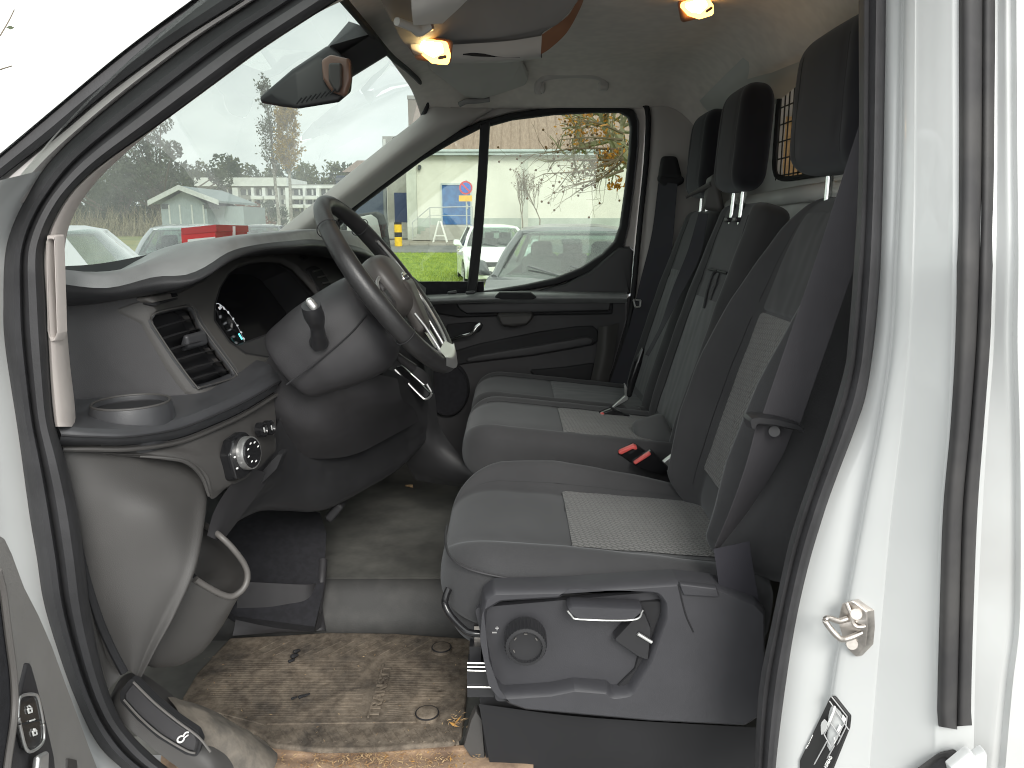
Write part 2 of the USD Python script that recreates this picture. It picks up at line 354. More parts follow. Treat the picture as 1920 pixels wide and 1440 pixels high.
def fabric(name, c1, c2, weave=900, dash=0.0, dscale=60, drot=(0, 0, .62)):
    """woven seat cloth: fine yarn grain, and for the inserts rows of raised lighter dashes"""
    nodes = {'t': ('texture_coordinate', {}), 'n': ('noise_texture', {'scale': weave, 'detail': 2, 'roughness': .8}), 'w': ('noise_texture', {'scale': 7, 'detail': 3}),
             'r': ('rgb_ramp', {'ramp': [(.34, tuple(c2)), (.66, tuple(c1))]}), 'rw': ('rgb_ramp', {'ramp': [(.35, (.86, .86, .86)), (.65, (1, 1, 1))]}),
             'x': ('mix_color', {'blend_type': 'multiply', 'fac': 1.0}), 'b': ('bump', {'strength': .3, 'distance': .0008}), 'p': ('principled_bsdf', {'roughness': .95, 'specular_ior_level': .12, 'sheen_weight': .25, 'sheen_roughness': .5, 'sheen_tint': (.6, .62, .64)})}
    ln = [('t.object', 'n.vector'), ('t.object', 'w.vector'), ('n.fac', 'r.fac'), ('w.fac', 'rw.fac'), ('r.color', 'x.a'), ('rw.color', 'x.b'), ('n.fac', 'b.height'), ('b.normal', 'p.normal')]
    if dash:
        nodes.update({'dm': ('mapping', {'rotation': drot, 'scale': (1, 1, 1)}), 'db': ('brick_texture', {'scale': dscale, 'brick_width': .9, 'row_height': .52, 'mortar_size': .14, 'mortar_smooth': .6, 'offset': .5, 'color1': (1, 1, 1), 'color2': (.9, .9, .9), 'mortar': (0, 0, 0)}),
                      'dx': ('mix_color', {'blend_type': 'add', 'fac': dash, 'use_clamp': False}), 'db2': ('bump', {'strength': .6, 'distance': .002}), 'dc': ('mix_color', {'blend_type': 'multiply', 'fac': 1.0, 'b': (.16, .16, .155)})})
        ln += [('t.object', 'dm.vector'), ('dm.vector', 'db.vector'), ('x.result', 'dx.a'), ('db.color', 'dc.a'), ('dc.result', 'dx.b'), ('dx.result', 'p.base_color'), ('db.fac', 'db2.height'), ('b.normal', 'db2.normal'), ('db2.normal', 'p.normal')]
        ln.remove(('b.normal', 'p.normal'))
        nodes['db2'][1]['invert'] = True
    else: ln.append(('x.result', 'p.base_color'))
    MAT[name] = usdkit.material(stage, '/World/Looks/' + name, nodes, ln, surface='p.BSDF')
fabric('fabric_dark', (.064, .064, .066), (.042, .042, .044))
fabric('fabric_head', (.025, .0245, .028), (.013, .013, .016))
fabric('fabric_grey', (.105, .108, .108), (.068, .070, .072))
fabric('fabric_insert', (.125, .123, .119), (.085, .084, .081), dash=.38, dscale=66)
fabric('fabric_insert_back', (.125, .123, .119), (.085, .084, .081), dash=.38, dscale=66, drot=(0, 1.571, .62))
def glass(name, tint, refl=1.0, rough=0.0, veil=0.0):
    """thin pane: clear tint with a Schlick reflection, the same from both sides"""
    nodes = {'f': ('layer_weight', {'blend': .5}), 'p': ('math', {'math_type': 'power', 'value2': 5.0}), 'k': ('math', {'math_type': 'multiply_add', 'value2': .85 * refl, 'value3': .04 * refl}), 't': ('transparent_bsdf', {'color': tint}), 'g': ('glossy_bsdf', {'color': (1, 1, 1), 'roughness': rough}), 'm': ('mix_closure', {})}
    ln = [('f.facing', 'p.value1'), ('p.value', 'k.value1'), ('k.value', 'm.fac'), ('g.BSDF', 'm.closure2')]
    if veil:      # added translucent mix paints in the pale haze of reflections on the pane
        nodes.update({'tc': ('texture_coordinate', {}), 'dn': ('noise_texture', {'scale': 5.0, 'detail': 4}), 'dr': ('map_range', {'from_min': .3, 'from_max': .7, 'to_min': veil * .7, 'to_max': veil * 1.3}), 'tl': ('translucent_bsdf', {'color': (.92, .96, .93)}), 'dm': ('mix_closure', {})})
        ln += [('tc.object', 'dn.vector'), ('dn.fac', 'dr.value'), ('dr.result', 'dm.fac'), ('t.BSDF', 'dm.closure1'), ('tl.BSDF', 'dm.closure2'), ('dm.closure', 'm.closure1')]
    else: ln.append(('t.BSDF', 'm.closure1'))
    MAT[name] = usdkit.material(stage, '/World/Looks/' + name, nodes, ln, surface='m.closure')
def emit(name, c, s):
    MAT[name] = usdkit.material(stage, '/World/Looks/' + name, {'e': ('emission', {'color': c, 'strength': s})}, [], surface='e.emission')
emit('lamp_warm', (1.0, .46, .10), 3.2)
emit('lamp_core', (1.0, .72, .30), 10.0)
emit('gauge_light', (.10, .75, .75), 1.6)
emit('gauge_white', (.75, .78, .80), .35)

# ================================================================== the van's body
glass('windscreen_glass', (.385, .43, .405), 1.0, veil=.04)
glass('side_glass', (.80, .845, .79), 1.0)
van = thing('van', 'white delivery van seen through its open driver doorway', 'van', (0, .85, 0))
def yb(py): return 0.10 * np.clip((480 - py) / 480, -.05, 1.3)
def band(A, B, prof, n=120, dy=0.0, follow=True):
    """strip between two traced edges; prof = (fraction across, depth) pairs"""
    a, b = cr(A, n), cr(B, n); rows = []
    for fr, d in prof:
        q = a + (b - a) * fr
        rows.append([P(x, y, (yb(y) if follow else 0) + d + dy) for x, y in q])
    return grid(rows)
W_ = [(520, -40), (475, 0), (367, 70), (233, 172), (140, 250), (83, 310), (45, 375), (20, 430), (8, 480), (5, 560), (8, 647), (33, 813), (53, 960), (67, 1043), (80, 1127), (104, 1210), (136, 1300), (180, 1393), (233, 1446), (300, 1500)]
X_ = [(690, -40), (633, 0), (500, 87), (400, 160), (300, 233), (200, 302), (147, 347), (117, 385), (93, 433), (83, 480), (88, 580), (95, 713), (102, 790), (122, 860), (143, 947), (158, 1050), (168, 1137), (182, 1215), (202, 1290), (222, 1340), (246, 1376), (300, 1428), (350, 1462), (420, 1500)]
G_ = [(720, -40), (645, 0), (567, 37), (467, 100), (333, 207), (267, 260), (200, 320), (160, 367), (140, 400), (127, 433), (120, 480), (118, 520), (124, 600), (132, 690), (140, 757), (142, 800)]
part(van, 'door_seal', band(W_, X_, [(0, .03), (.02, .004), (.10, -.012), (.26, -.018), (.40, -.012), (.46, .002), (.52, -.002), (.60, -.012), (.78, -.010), (.93, .004), (1, .03), (1.0, .06)], 160), 'seal_rubber', 'black rubber seal curving along the windscreen pillar down to the sill')
U_ = [(412, -40), (360, 0), (233, 92), (100, 202), (0, 288), (-60, 338)]
V_ = [(512, -40), (456, 0), (333, 78), (200, 175), (100, 258), (0, 335), (-60, 384)]
part(van, 'roof_gutter_seal', band(U_, V_, [(0, .0), (.04, -.03), (.2, -.042), (.6, -.040), (.93, -.03), (1, -.01)]), 'seal_rubber', 'outer black weatherstrip on the windscreen pillar')
W2 = [(530, -40), (480, 0), (372, 72), (238, 176), (148, 254), (92, 316), (54, 380)]
V2 = [(508, -40), (452, 0), (330, 76), (196, 172), (96, 255), (-4, 331), (-70, 384)]
part(van, 'door_frame_strip', band(V2, W2, [(0, .0), (.3, -.020), (.7, -.016), (1, .01)]), 'grey_paint_strip')
W3 = [(92, 316), (54, 380), (30, 430), (18, 480), (15, 560), (18, 647), (43, 813), (63, 960), (77, 1043), (92, 1127), (116, 1210), (150, 1300), (195, 1393), (250, 1446), (320, 1500)]
V3 = [(0, 338), (-60, 390), (-120, 440), (-130, 480), (-130, 560), (-130, 640), (-130, 720), (-120, 813), (-110, 960), (-100, 1060), (-80, 1150), (-50, 1230), (0, 1320), (60, 1400), (120, 1470), (200, 1540)]
part(van, 'hinge_pillar', band(V3, W3, [(0, -.10), (.25, -.085), (.5, -.045), (.75, -.012), (1, .015)], 120), 'white_paint')
O_ = [(392, -40), (330, 0), (205, 92), (80, 192), (-20, 266), (-80, 312)]
U2 = [(420, -40), (366, 0), (240, 94), (106, 206), (6, 292), (-60, 345)]
part(van, 'windscreen_pillar', band(O_, U2, [(0, .06), (0, -.03), (.35, -.05), (.8, -.048), (1, -.02)]), 'white_paint')
tr = part(van, 'windscreen_pillar_trim', band(X_[:13] + [(104, 800)], G_, [(0, .02), (.12, .018), (.4, .024), (.8, .045), (.97, .075), (1.0, .10), (1.0, .14)], 110), 'pillar_trim')
part(tr, 'recess', plate([(85, 440), (104, 440), (110, 625), (105, 640), (93, 645), (89, 632)], .012, .02, 4, 3, holes=[[(90, 450), (100, 450), (105, 620), (101, 632), (95, 634), (92, 620)]]), 'pillar_trim')
# windscreen: bottom and top points at several depths
WS = [(-.02, (-.80, 1.33), (-.215, 1.86)), (.12, (-.88, 1.34), (-.265, 1.885)), (.4, (-.98, 1.35), (-.312, 1.915)), (.88, (-1.04, 1.36), (-.325, 1.935)), (1.36, (-1.0, 1.36), (-.318, 1.945)), (1.6, (-.95, 1.36), (-.305, 1.95)), (1.74, (-.86, 1.36), (-.24, 1.95)), (1.82, (-.80, 1.36), (-.18, 1.95))]
part(van, 'windscreen', grid([[np.array([b[0] + (t[0] - b[0]) * s, y, b[1] + (t[1] - b[1]) * s]) + np.array([-.03, 0, .03]) * math.sin(math.pi * s) for s in np.linspace(0, 1, 14)] for y, b, t in WS]), 'windscreen_glass', smooth=True)
FA = [(830, 158, 1.68), (806, 192, 1.645), (790, 218, 1.64), (735, 262, 1.64), (650, 330, 1.64), (580, 388, 1.64), (520, 436, 1.64), (470, 476, 1.64)]
FM = [(862, 182, 1.70), (832, 218, 1.645), (800, 246, 1.63), (748, 285, 1.62), (668, 348, 1.62), (600, 402, 1.62), (545, 446, 1.62), (498, 484, 1.62)]
FB = [(935, 196, 1.72), (890, 222, 1.69), (840, 255, 1.69), (780, 296, 1.69), (705, 352, 1.69), (640, 402, 1.69), (590, 440, 1.69), (540, 480, 1.69)]
part(van, 'far_windscreen_pillar_trim', lines([L(*FA) + [0, .05, 0], L(*FA), L(*FM), L(*FB), L(*FB) + [0, .05, 0]], 60, 5), 'pillar_trim_far')
part(van, 'windscreen_edge', tube(L((640, -10, .3), (655, 8, .42), (697, 58, .62), (737, 106, .92), (770, 134, 1.25), (794, 160, 1.55), (804, 192, 1.62), (798, 212, 1.64), (780, 236, 1.70), (740, 262, 1.72)) + [-.004, 0, 0], .007, 8), 'matte_black')

# ---- headliner: roof lining with its rounded sides, then what hangs from it
def roofz(x, y):
    z = 1.975
    z -= .055 * np.clip((-.02 - x) / .29, 0, 1) ** 2
    z -= .095 * np.clip((y - 1.42) / .28, 0, 1) ** 2
    z -= .10 * np.clip((.28 - y) / .24, 0, 1) ** 2
    z -= .10 * np.clip((x - .50) / .14, 0, 1) ** 2
    return z
xs = np.r_[-.318, -.31, np.linspace(-.29, .68, 44)]; ys = np.linspace(.06, 1.72, 60)
head = [[np.array([x + (.02 * max(0, (y - 1.45) / .25) if x < -.2 else 0) + (.085 * max(0, (.4 - y) / .34) ** 1.5 if x < -.1 else 0), y, roofz(x, y)]) for y in ys] for x in xs]
hl = part(van, 'headliner', thick(grid(head), (0, 0, .03)), 'headliner')
part(van, 'roof_panel', thick(grid([[np.array([x, y, 2.06 - .12 * abs((y - .85) / .95) ** 4 - .06 * max(0, (-.1 - x) / .3) ** 2]) for y in np.linspace(-.08, 1.80, 24)] for x in np.linspace(-.30, 2.6, 24)]), (0, 0, .012)), 'white_paint')
part(van, 'roof_side_rail', rbox((.2, .06, 1.93), (1.0, .14, .10), .03), 'white_paint')
gp = L((1010, 172, 1.60), (1012, 148, 1.585), (1026, 140, 1.56), (1065, 136, 1.56), (1110, 137, 1.56), (1128, 143, 1.58), (1133, 160, 1.60))
gh = part(hl, 'grab_handle', tube(gp + [0, 0, -.005], .012, 10), 'headliner_plastic')
part(hl, 'handle_mount', rbox(P(1012, 160, 1.60), (.035, .03, .05), .01), 'headliner_plastic'); part(hl, 'handle_mount', rbox(P(1131, 155, 1.60), (.035, .03, .05), .01), 'headliner_plastic')
# front roof panel with the far sun visor lying against it, the overhead shelf and its lamp
def under(dz): return lambda x, y: (lambda q: q)(PRoof(x, y, dz))
def PRoof(px, py, dz):
    v = ray(px, py); lo, hi = .3, 3.4
    g = lambda t: (lambda q: q[2] - (roofz(q[0], q[1]) - dz))(CAM + v * t)
    for _ in range(36):
        m = (lo + hi) / 2
        if g(m) < 0 and (CAM + v * m)[1] < 1.69: lo = m
        else: hi = m
    return CAM + v * lo
def roofplate(pts, dz, th, r=6, bev=3):
    p = shapely.segmentize(roundpoly(pts, r).simplify(.25), 18)
    return slab(p, lambda x, y: PRoof(x, y, dz), (0, 0, th), bev)
part(van, 'sun_visor', roofplate([(792, 118), (960, 112), (978, 118), (992, 150), (985, 162), (940, 178), (905, 188), (872, 184), (815, 140)], .022, .014, 8, 4), 'headliner_plastic', 'sun visor folded flat on the passenger side')
part(van, 'visor_hinge', tube([PRoof(862, 196, .02), PRoof(875, 190, .024), PRoof(893, 189, .022), PRoof(918, 186, .018)], .009, 8), 'headliner_dark')
# the overhead shelf: a deep rounded tray under the roof
def tray(pts, zs): return
sh = part(van, 'overhead_shelf', lines([
    L((700, -40, .34), (770, -42, .50), (860, -46, .62), (980, -50, .70), (1110, -60, .74)),
    L((716, 4, .36), (775, 20, .50), (860, 18, .62), (970, 8, .70), (1092, -12, .74)),
    L((735, 40, .42), (790, 62, .55), (860, 70, .66), (960, 62, .72), (1052, 40, .76)),
    L((752, 72, .50), (798, 80, .60), (858, 79, .69), (950, 74, .74), (1016, 64, .77)),
    L((768, 92, .55), (806, 104, .64), (860, 107, .72), (950, 107, .77), (1012, 102, .80)),
    L((776, 104, .62), (812, 116, .72), (862, 118, .80), (950, 116, .86), (1016, 108, .90)),
    L((776, 92, .80), (812, 100, .9), (862, 104, .98), (950, 102, 1.04), (1016, 96, 1.06))], 60, 6), 'headliner_dark', 'dark grey overhead shelf hanging from the roof')
part(sh, 'shelf_front', lines([L((770, 82, .535), (810, 84, .645), (860, 83, .682), (950, 77, .732), (1016, 67, .762)), L((772, 94, .545), (812, 107, .632), (862, 112, .712), (950, 112, .762), (1014, 104, .792)), L((776, 102, .6), (814, 115, .71), (862, 119, .79), (950, 117, .85), (1016, 109, .89))], 50, 4), 'headliner_plastic')
part(sh, 'shelf_slot', lines([L((868, 101, .70), (890, 99, .712), (930, 103, .74), (975, 107, .77)), L((868, 103, .70), (895, 106, .715), (930, 107, .74), (975, 108, .77))], 30, 2), 'matte_black')
part(sh, 'shelf_end', lines([L((1016, 65, .76), (1040, 48, .765), (1066, 28, .765), (1086, -6, .75)), L((1014, 82, .775), (1042, 62, .78), (1070, 34, .78), (1092, -6, .765)), L((1010, 104, .79), (1030, 92, .80), (1062, 62, .80), (1086, 20, .80), (1098, -10, .79))], 40, 4), 'amber_plastic')
part(sh, 'visor_arm', tube(L((744, 40, .40), (760, 46, .42), (775, 52, .44), (786, 58, .46), (806, 50, .47)), [.007, .007, .008, .010, .007], 10), 'headliner_plastic')
part(sh, 'visor_clip', rbox(P(798, 52, .475), (.030, .02, .014), .005, rot((0, 1, 0), -18)), 'bronze_reflect')
vz = part(van, 'front_sun_visor', lines([L((770, -40, .30), (772, 20, .30), (775, 48, .36)), L((820, -40, .30), (815, 10, .32), (800, 46, .38)), L((900, -50, .34), (880, -5, .36), (830, 44, .42))], 30, 4), 'headliner_plastic', 'driver sun visor beside the overhead lamp')
# lamps: lens with a bright bulb behind a warm housing
def lamp(px, py, Y, w, h, tilt, nm='reading_lamp'):
    c = P(px, py, Y); R = rot((0, 1, 0), tilt)
    a = part(van, nm, rbox(c + [0, .012, .006], (w * 1.25, .02, h * 1.35), .008, R), 'amber_plastic', 'lit roof lamp glowing orange')
    part(a, 'lamp_lens', blob(*[(*(c + R @ np.array([x * w / 2, -.004, z * h / 2])), .008) for x, z in ((-.9, .75), (.7, .8), (.95, -.2), (.9, -.8), (.1, -.85), (-.55, -.2))]), 'lamp_warm')
    part(a, 'bulb', blob(*[(*(c + R @ np.array([x * w / 2, -.010, z * h / 2])), .006) for x, z in ((-.7, .55), (.45, .6), (.55, .1), (.1, -.4), (-.4, -.1))]), 'lamp_core')
    part(a, 'switch', rbox(c + R @ np.array([w * .36, -.018, -h * .32]), (w * .3, .008, h * .14), .003, R @ rot((0, 1, 0), -18)), 'bronze_reflect')
    return a
lamp(812, 97, .60, .058, .034, 8)
lamp(1306, 17, .80, .058, .034, -14)

# ---- behind the seats: bulkhead with a wire-mesh window, the lined load space beyond
BX = .745
bh = manifold_b = man(box((BX + .01, .88, 1.22), (.02, 1.66, 1.36))) - man(rbox((BX, .885, 1.745), (.2, .74, .255), .05))
bk = part(van, 'bulkhead', tri(bh), 'bulkhead_grey', 'pale steel bulkhead behind the seats', smooth=20)
part(van, 'bulkhead_beam', lines([[(.60, .1, 1.93), (.60, .9, 1.935), (.60, 1.68, 1.88)], [(.635, .1, 1.895), (.635, .9, 1.90), (.63, 1.68, 1.845)], [(.68, .1, 1.872), (.68, .9, 1.876), (.67, 1.68, 1.80)], [(.744, .1, 1.868), (.744, .9, 1.872), (.744, 1.68, 1.78)]], 40, 5), 'bulkhead_beam')
part(van, 'bulkhead_rib', tube([(.738, .14, 1.56), (.735, .9, 1.575), (.738, 1.66, 1.56)], .022, 10), 'bulkhead_grey')
wf = part(bk, 'window_frame', ring(np.array([BX - .003, .86, 1.745]), np.array([0, .352, 0]), np.array([0, 0, .13]), .001, 4, 4) if False else sweep(np.array([[BX - .004, .885 + .37 * np.sign(math.cos(t)) * abs(math.cos(t)) ** .28, 1.745 + .127 * np.sign(math.sin(t)) * abs(math.sin(t)) ** .28] for t in np.linspace(0, 2 * math.pi, 80)]), circ(8, .007), (1, 0, 0), 80, False, False), 'matte_black')
for k in range(22):
    y = .53 + k * .034; part(bk, 'mesh_wire', cyl((BX, y, 1.62), (BX, y, 1.87), .0022, 6), 'wire_black')
for k in range(6):
    z = 1.632 + k * .046; part(bk, 'mesh_wire', cyl((BX + .004, .51, z), (BX + .004, 1.26, z), .0022, 6), 'wire_black')
part(van, 'plywood_lining', box((1.75, 1.69, 1.2), (1.9, .012, 1.30)), 'plywood', 'plywood lining of the load space seen through the mesh window')
part(van, 'load_space_side', box((1.75, 1.72, 1.25), (1.98, .03, 1.5)), 'cargo_white')
part(van, 'load_space_floor', box((1.75, .85, .56), (1.98, 1.7, .03)), 'plywood')
# coat-hook bracket on the beam
cb = P(1470, 95, 1.12)
a = part(van, 'roof_bracket', rbox(cb, (.075, .05, .02), .006, rot((0, 1, 0), 30)), 'headliner_plastic')
part(a, 'bracket_hook', tube([cb + [-.03, -.02, .005], cb + [-.028, -.03, -.012], cb + [-.012, -.034, -.018], cb + [.02, -.03, -.004]], .006, 8), 'headliner_plastic')
part(a, 'bracket_hook', tube([cb + [-.008, -.02, .018], cb + [-.004, -.034, .006], cb + [.01, -.036, .0]], .005, 8), 'headliner_plastic')

# ---- near B-pillar: seal, painted pillar with its steps, outer weatherstrips, body side
S1 = [(1612, -230), (1610, -40), (1610, 0), (1610, 300), (1602, 480), (1590, 640), (1582, 697), (1553, 797), (1513, 913), (1497, 960), (1477, 1027), (1447, 1167), (1423, 1293), (1415, 1440), (1413, 1500)]
S2 = [(1670, -230), (1667, -40), (1665, 0), (1658, 300), (1653, 480), (1643, 613), (1627, 733), (1607, 797), (1568, 900), (1547, 960), (1517, 1060), (1493, 1167), (1473, 1293), (1457, 1420), (1452, 1500)]
part(van, 'rear_door_seal', band(S1, S2, [(0, .06), (0, .03), (.04, .008), (.2, -.006), (.36, .004), (.44, -.001), (.6, -.012), (.82, -.010), (.95, .004), (1, .02)], 120), 'seal_rubber', 'black rubber seal down the rear edge of the doorway')
def bl(*p): p = ((p[0][0] + 3, -230, p[0][2]),) + p; return [(x, y, d + yb(y) * .9) for x, y, d in p]
B0 = bl((1658, -40, .015), (1655, 300, .015), (1648, 480, .015), (1636, 640, .015), (1600, 800, .015), (1540, 960, .015), (1486, 1167, .015), (1466, 1293, .015), (1448, 1500, .015))
B1 = bl((1674, -40, -.002), (1669, 300, -.002), (1663, 480, -.002), (1653, 640, -.002), (1625, 800, -.002), (1575, 960, -.002), (1528, 1167, -.002), (1505, 1293, -.002), (1485, 1500, -.002))
B2 = bl((1690, -40, -.012), (1684, 300, -.012), (1677, 480, -.012), (1668, 640, -.012), (1645, 800, -.014), (1612, 960, -.014), (1575, 1167, -.014), (1552, 1293, -.014), (1530, 1500, -.014))
B3 = bl((1697, -40, -.034), (1692, 300, -.034), (1686, 480, -.034), (1677, 640, -.034), (1654, 800, -.034), (1624, 960, -.034), (1588, 1167, -.034), (1568, 1293, -.034), (1548, 1500, -.034))
B4 = bl((1715, -40, -.052), (1713, 300, -.052), (1710, 480, -.052), (1702, 640, -.052), (1688, 800, -.052), (1668, 960, -.052), (1648, 1167, -.052), (1636, 1293, -.052), (1620, 1500, -.052))
B5 = bl((1722, -40, -.056), (1720, 300, -.056), (1718, 480, -.056), (1710, 640, -.056), (1697, 800, -.056), (1678, 960, -.056), (1660, 1167, -.056), (1650, 1293, -.056), (1634, 1500, -.056))
B6 = bl((1775, -40, -.094), (1776, 300, -.094), (1776, 480, -.094), (1773, 640, -.094), (1766, 800, -.094), (1752, 960, -.094), (1742, 1167, -.094), (1738, 1293, -.094), (1735, 1500, -.094))
B7 = bl((1800, -40, -.104), (1800, 300, -.104), (1797, 480, -.104), (1794, 640, -.104), (1786, 800, -.104), (1772, 960, -.104), (1765, 1167, -.104), (1763, 1293, -.104), (1762, 1500, -.104))
B8 = bl((1872, -40, -.108), (1870, 300, -.108), (1868, 480, -.108), (1864, 640, -.108), (1852, 800, -.108), (1842, 960, -.108), (1832, 1167, -.108), (1828, 1293, -.108), (1824, 1500, -.108))
B9 = bl((1886, -40, -.122), (1888, 300, -.122), (1890, 480, -.122), (1886, 640, -.122), (1890, 800, -.122), (1890, 960, -.122), (1888, 1167, -.122), (1872, 1293, -.122), (1850, 1500, -.122))
BA = bl((1896, -40, -.124), (1900, 300, -.124), (1902, 480, -.124), (1899, 640, -.124), (1904, 800, -.124), (1904, 960, -.124), (1902, 1167, -.124), (1886, 1293, -.124), (1866, 1500, -.124))
BB = bl((1906, -40, -.135), (1908, 300, -.135), (1910, 480, -.135), (1908, 640, -.135), (1912, 800, -.135), (1914, 960, -.135), (1912, 1167, -.135), (1898, 1293, -.135), (1880, 1500, -.135))
bp = part(van, 'door_pillar', lines([L(*x) for x in (B0, B1, B2, B3, B4, B5, B6, B7, B8)], 70, 5), 'white_paint', 'white painted pillar behind the driver seat')
bl8 = L(*B8)
part(van, 'body_side', lines([bl8, L(*B9), L(*BA), L(*BB), L(*BB) + [.10, -.004, 0], L(*BB) + [1.2, -.006, 0], L(*BB) + [2.1, .01, 0]], 60, 4, False), 'white_paint_dusty', 'white body side behind the pillar')
# twin weatherstrips ending above the sill
def strip(A, B, bulge, n=60):
    a, b = cr(A, n), cr(B, n); r = []
    for t in np.linspace(0, 1, 9): r.append([P(*(p + (q - p) * t), yb((p + (q - p) * t)[1]) * .9 - .106 - bulge * math.sin(math.pi * min(1, max(0, t))) ** .6) for p, q in zip(a, b)])
    g = np.array(r); back = g[::-1] + [0.004, .012, 0]
    rings = np.concatenate([g, back], 0).transpose(1, 0, 2); return loft(rings)
part(van, 'weatherstrip', strip([(1800, -230), (1799, -40), (1799, 300), (1796, 480), (1792, 640), (1783, 800), (1769, 960), (1762, 1167), (1758, 1330), (1760, 1362)], [(1846, -230), (1844, -40), (1842, 300), (1838, 480), (1832, 640), (1820, 800), (1806, 960), (1800, 1167), (1796, 1330), (1795, 1368)], .016), 'dusty_rubber')
part(van, 'weatherstrip', strip([(1844, -230), (1842, -40), (1840, 300), (1836, 480), (1830, 640), (1818, 800), (1804, 960), (1798, 1167), (1794, 1330), (1793, 1362)], [(1869, -230), (1867, -40), (1865, 300), (1862, 480), (1858, 640), (1846, 800), (1834, 960), (1826, 1167), (1822, 1330), (1824, 1360)], .009), 'dusty_rubber')
# striker bolted to the pillar
def PB(px, py, lift=0.0):
    """point on the painted pillar face, lifted towards the front"""
    a = np.array([x for x in (B0, B1, B2, B3, B4, B5, B6, B7, B8)]); rows = []
    for k in range(a.shape[0]): rows.append((np.interp(py, a[k][:, 1], a[k][:, 0]), np.interp(py, a[k][:, 1], a[k][:, 2])))
    rows = np.array(rows); d = np.interp(px, rows[:, 0], rows[:, 1]); return P(px, py, d) + np.array([-lift, -lift * .35, 0])
def PBL(px, py, lift=0.0): return PB(px + lift * 1480, py + lift * 60, lift)
def pbplate(pts, lift, th, r=3, bev=1.5, holes=()):
    p = roundpoly(pts, r)
    for h in holes: p = p.difference(roundpoly(h, r))
    p = shapely.segmentize(p.simplify(.2), 10); return slab(p, lambda x, y: PBL(x, y, lift), (th, th * .35, 0), bev)
st = part(van, 'latch_striker', pbplate([(1574, 1127), (1594, 1122), (1622, 1143), (1623, 1175), (1620, 1207), (1600, 1229), (1585, 1215), (1574, 1190), (1566, 1160)], .012, .014, 2, 2), 'steel', 'steel latch striker bolted to the white pillar')
part(st, 'striker_loop', tube([PBL(1584, 1156, .014), PBL(1566, 1157, .024), PBL(1546, 1149, .034), PBL(1537, 1148, .040), PBL(1536, 1153, .041), PBL(1548, 1170, .042), PBL(1562, 1184, .040), PBL(1572, 1188, .034), PBL(1590, 1187, .024), PBL(1612, 1183, .012)], .0040, 10, 60), 'steel')
part(st, 'striker_rib', tube([PBL(1583, 1126, .014), PBL(1590, 1145, .018), PBL(1594, 1163, .019), PBL(1604, 1170, .018), PBL(1618, 1170, .012)], .0026, 8, 40), 'steel')
for px, py in ((1600, 1146), (1592, 1202)):
    part(st, 'bolt', cyl(PBL(px, py, .010), PBL(px, py, .019), .0075, 14), 'steel'); 
# warning sticker with print
sk = part(van, 'warning_sticker', pbplate([(1557, 1299), (1590, 1340), (1588, 1362), (1552, 1452), (1540, 1480), (1496, 1480), (1497, 1424)], .006, .004, 5, .6), 'sticker_black', 'black printed sticker on the white pillar')
def ptube(pts, w=.0009): return tube([PBL(x, y, .0066) for x, y in pts], w, 5, None, False)
def pflat(pts): return pbplate(pts, .0068, .0006, 0, 0)
part(sk, 'printed_outline', join(ptube([(1557, 1304), (1586, 1341), (1584, 1361), (1530, 1470)]), ptube([(1553, 1312), (1566, 1331), (1589, 1366)]), ptube([(1566, 1331), (1543, 1375), (1556, 1398), (1582, 1352)]), ptube([(1543, 1375), (1556, 1398)]), ptube([(1554, 1352), (1573, 1378)]), ptube([(1562, 1396), (1520, 1470)]), ptube([(1548, 1388), (1508, 1460)])), 'grey_print')
part(sk, 'printed_figure', join(pflat([(1543, 1346), (1549, 1352), (1548, 1362), (1541, 1374), (1535, 1376), (1534, 1366), (1538, 1352)]), pflat([(1548, 1356), (1559, 1332), (1562, 1334), (1551, 1360)]), pflat([(1559, 1330), (1562, 1321), (1564, 1322), (1563, 1331), (1560, 1335)])), 'white_print')
def ptext(t, x, y, ang, size, wmul=1.0):
    m = meshkit.text_mesh(t, 1.0, .05, True); v, f = np.array(m.vertices), np.array(m.faces); c, s = math.cos(math.radians(ang)), math.sin(math.radians(ang))
    X = v[:, 0] * size * wmul; Yv = v[:, 1] * size; qx = x + X * c - (-Yv) * s * -1 * -1; qx = x + X * c + Yv * s; qy = y + X * s * 1 - Yv * c
    return np.array([PBL(a, b, .0064 + .0006 * (z > .02)) for a, b, z in zip(qx, qy, v[:, 2])]), f
part(sk, 'printed_word', ptext('TRANSIT', 1513, 1404, -62, 6, .8), 'white_print', smooth=False)
part(sk, 'printed_word', ptext('SRS AIRBAG', 1540, 1452, -62, 6, .8), 'white_print', smooth=False)
for q_ in ([(1505, 1416), (1511, 1420), (1508, 1428), (1501, 1430), (1501, 1421)], [(1561, 1380), (1571, 1390), (1565, 1384), (1562, 1392)], [(1572, 1356), (1577, 1362), (1572, 1373), (1567, 1366)], [(1578, 1338), (1584, 1346), (1581, 1352), (1576, 1346)]): part(sk, 'printed_symbol', pflat(q_), 'white_print')
part(sk, 'printed_symbol', tube([PBL(1515 + 8 * math.cos(t), 1434 + 10 * math.sin(t), .0068) for t in np.linspace(2.6, 6.6, 20)], .0012, 5), 'white_print')
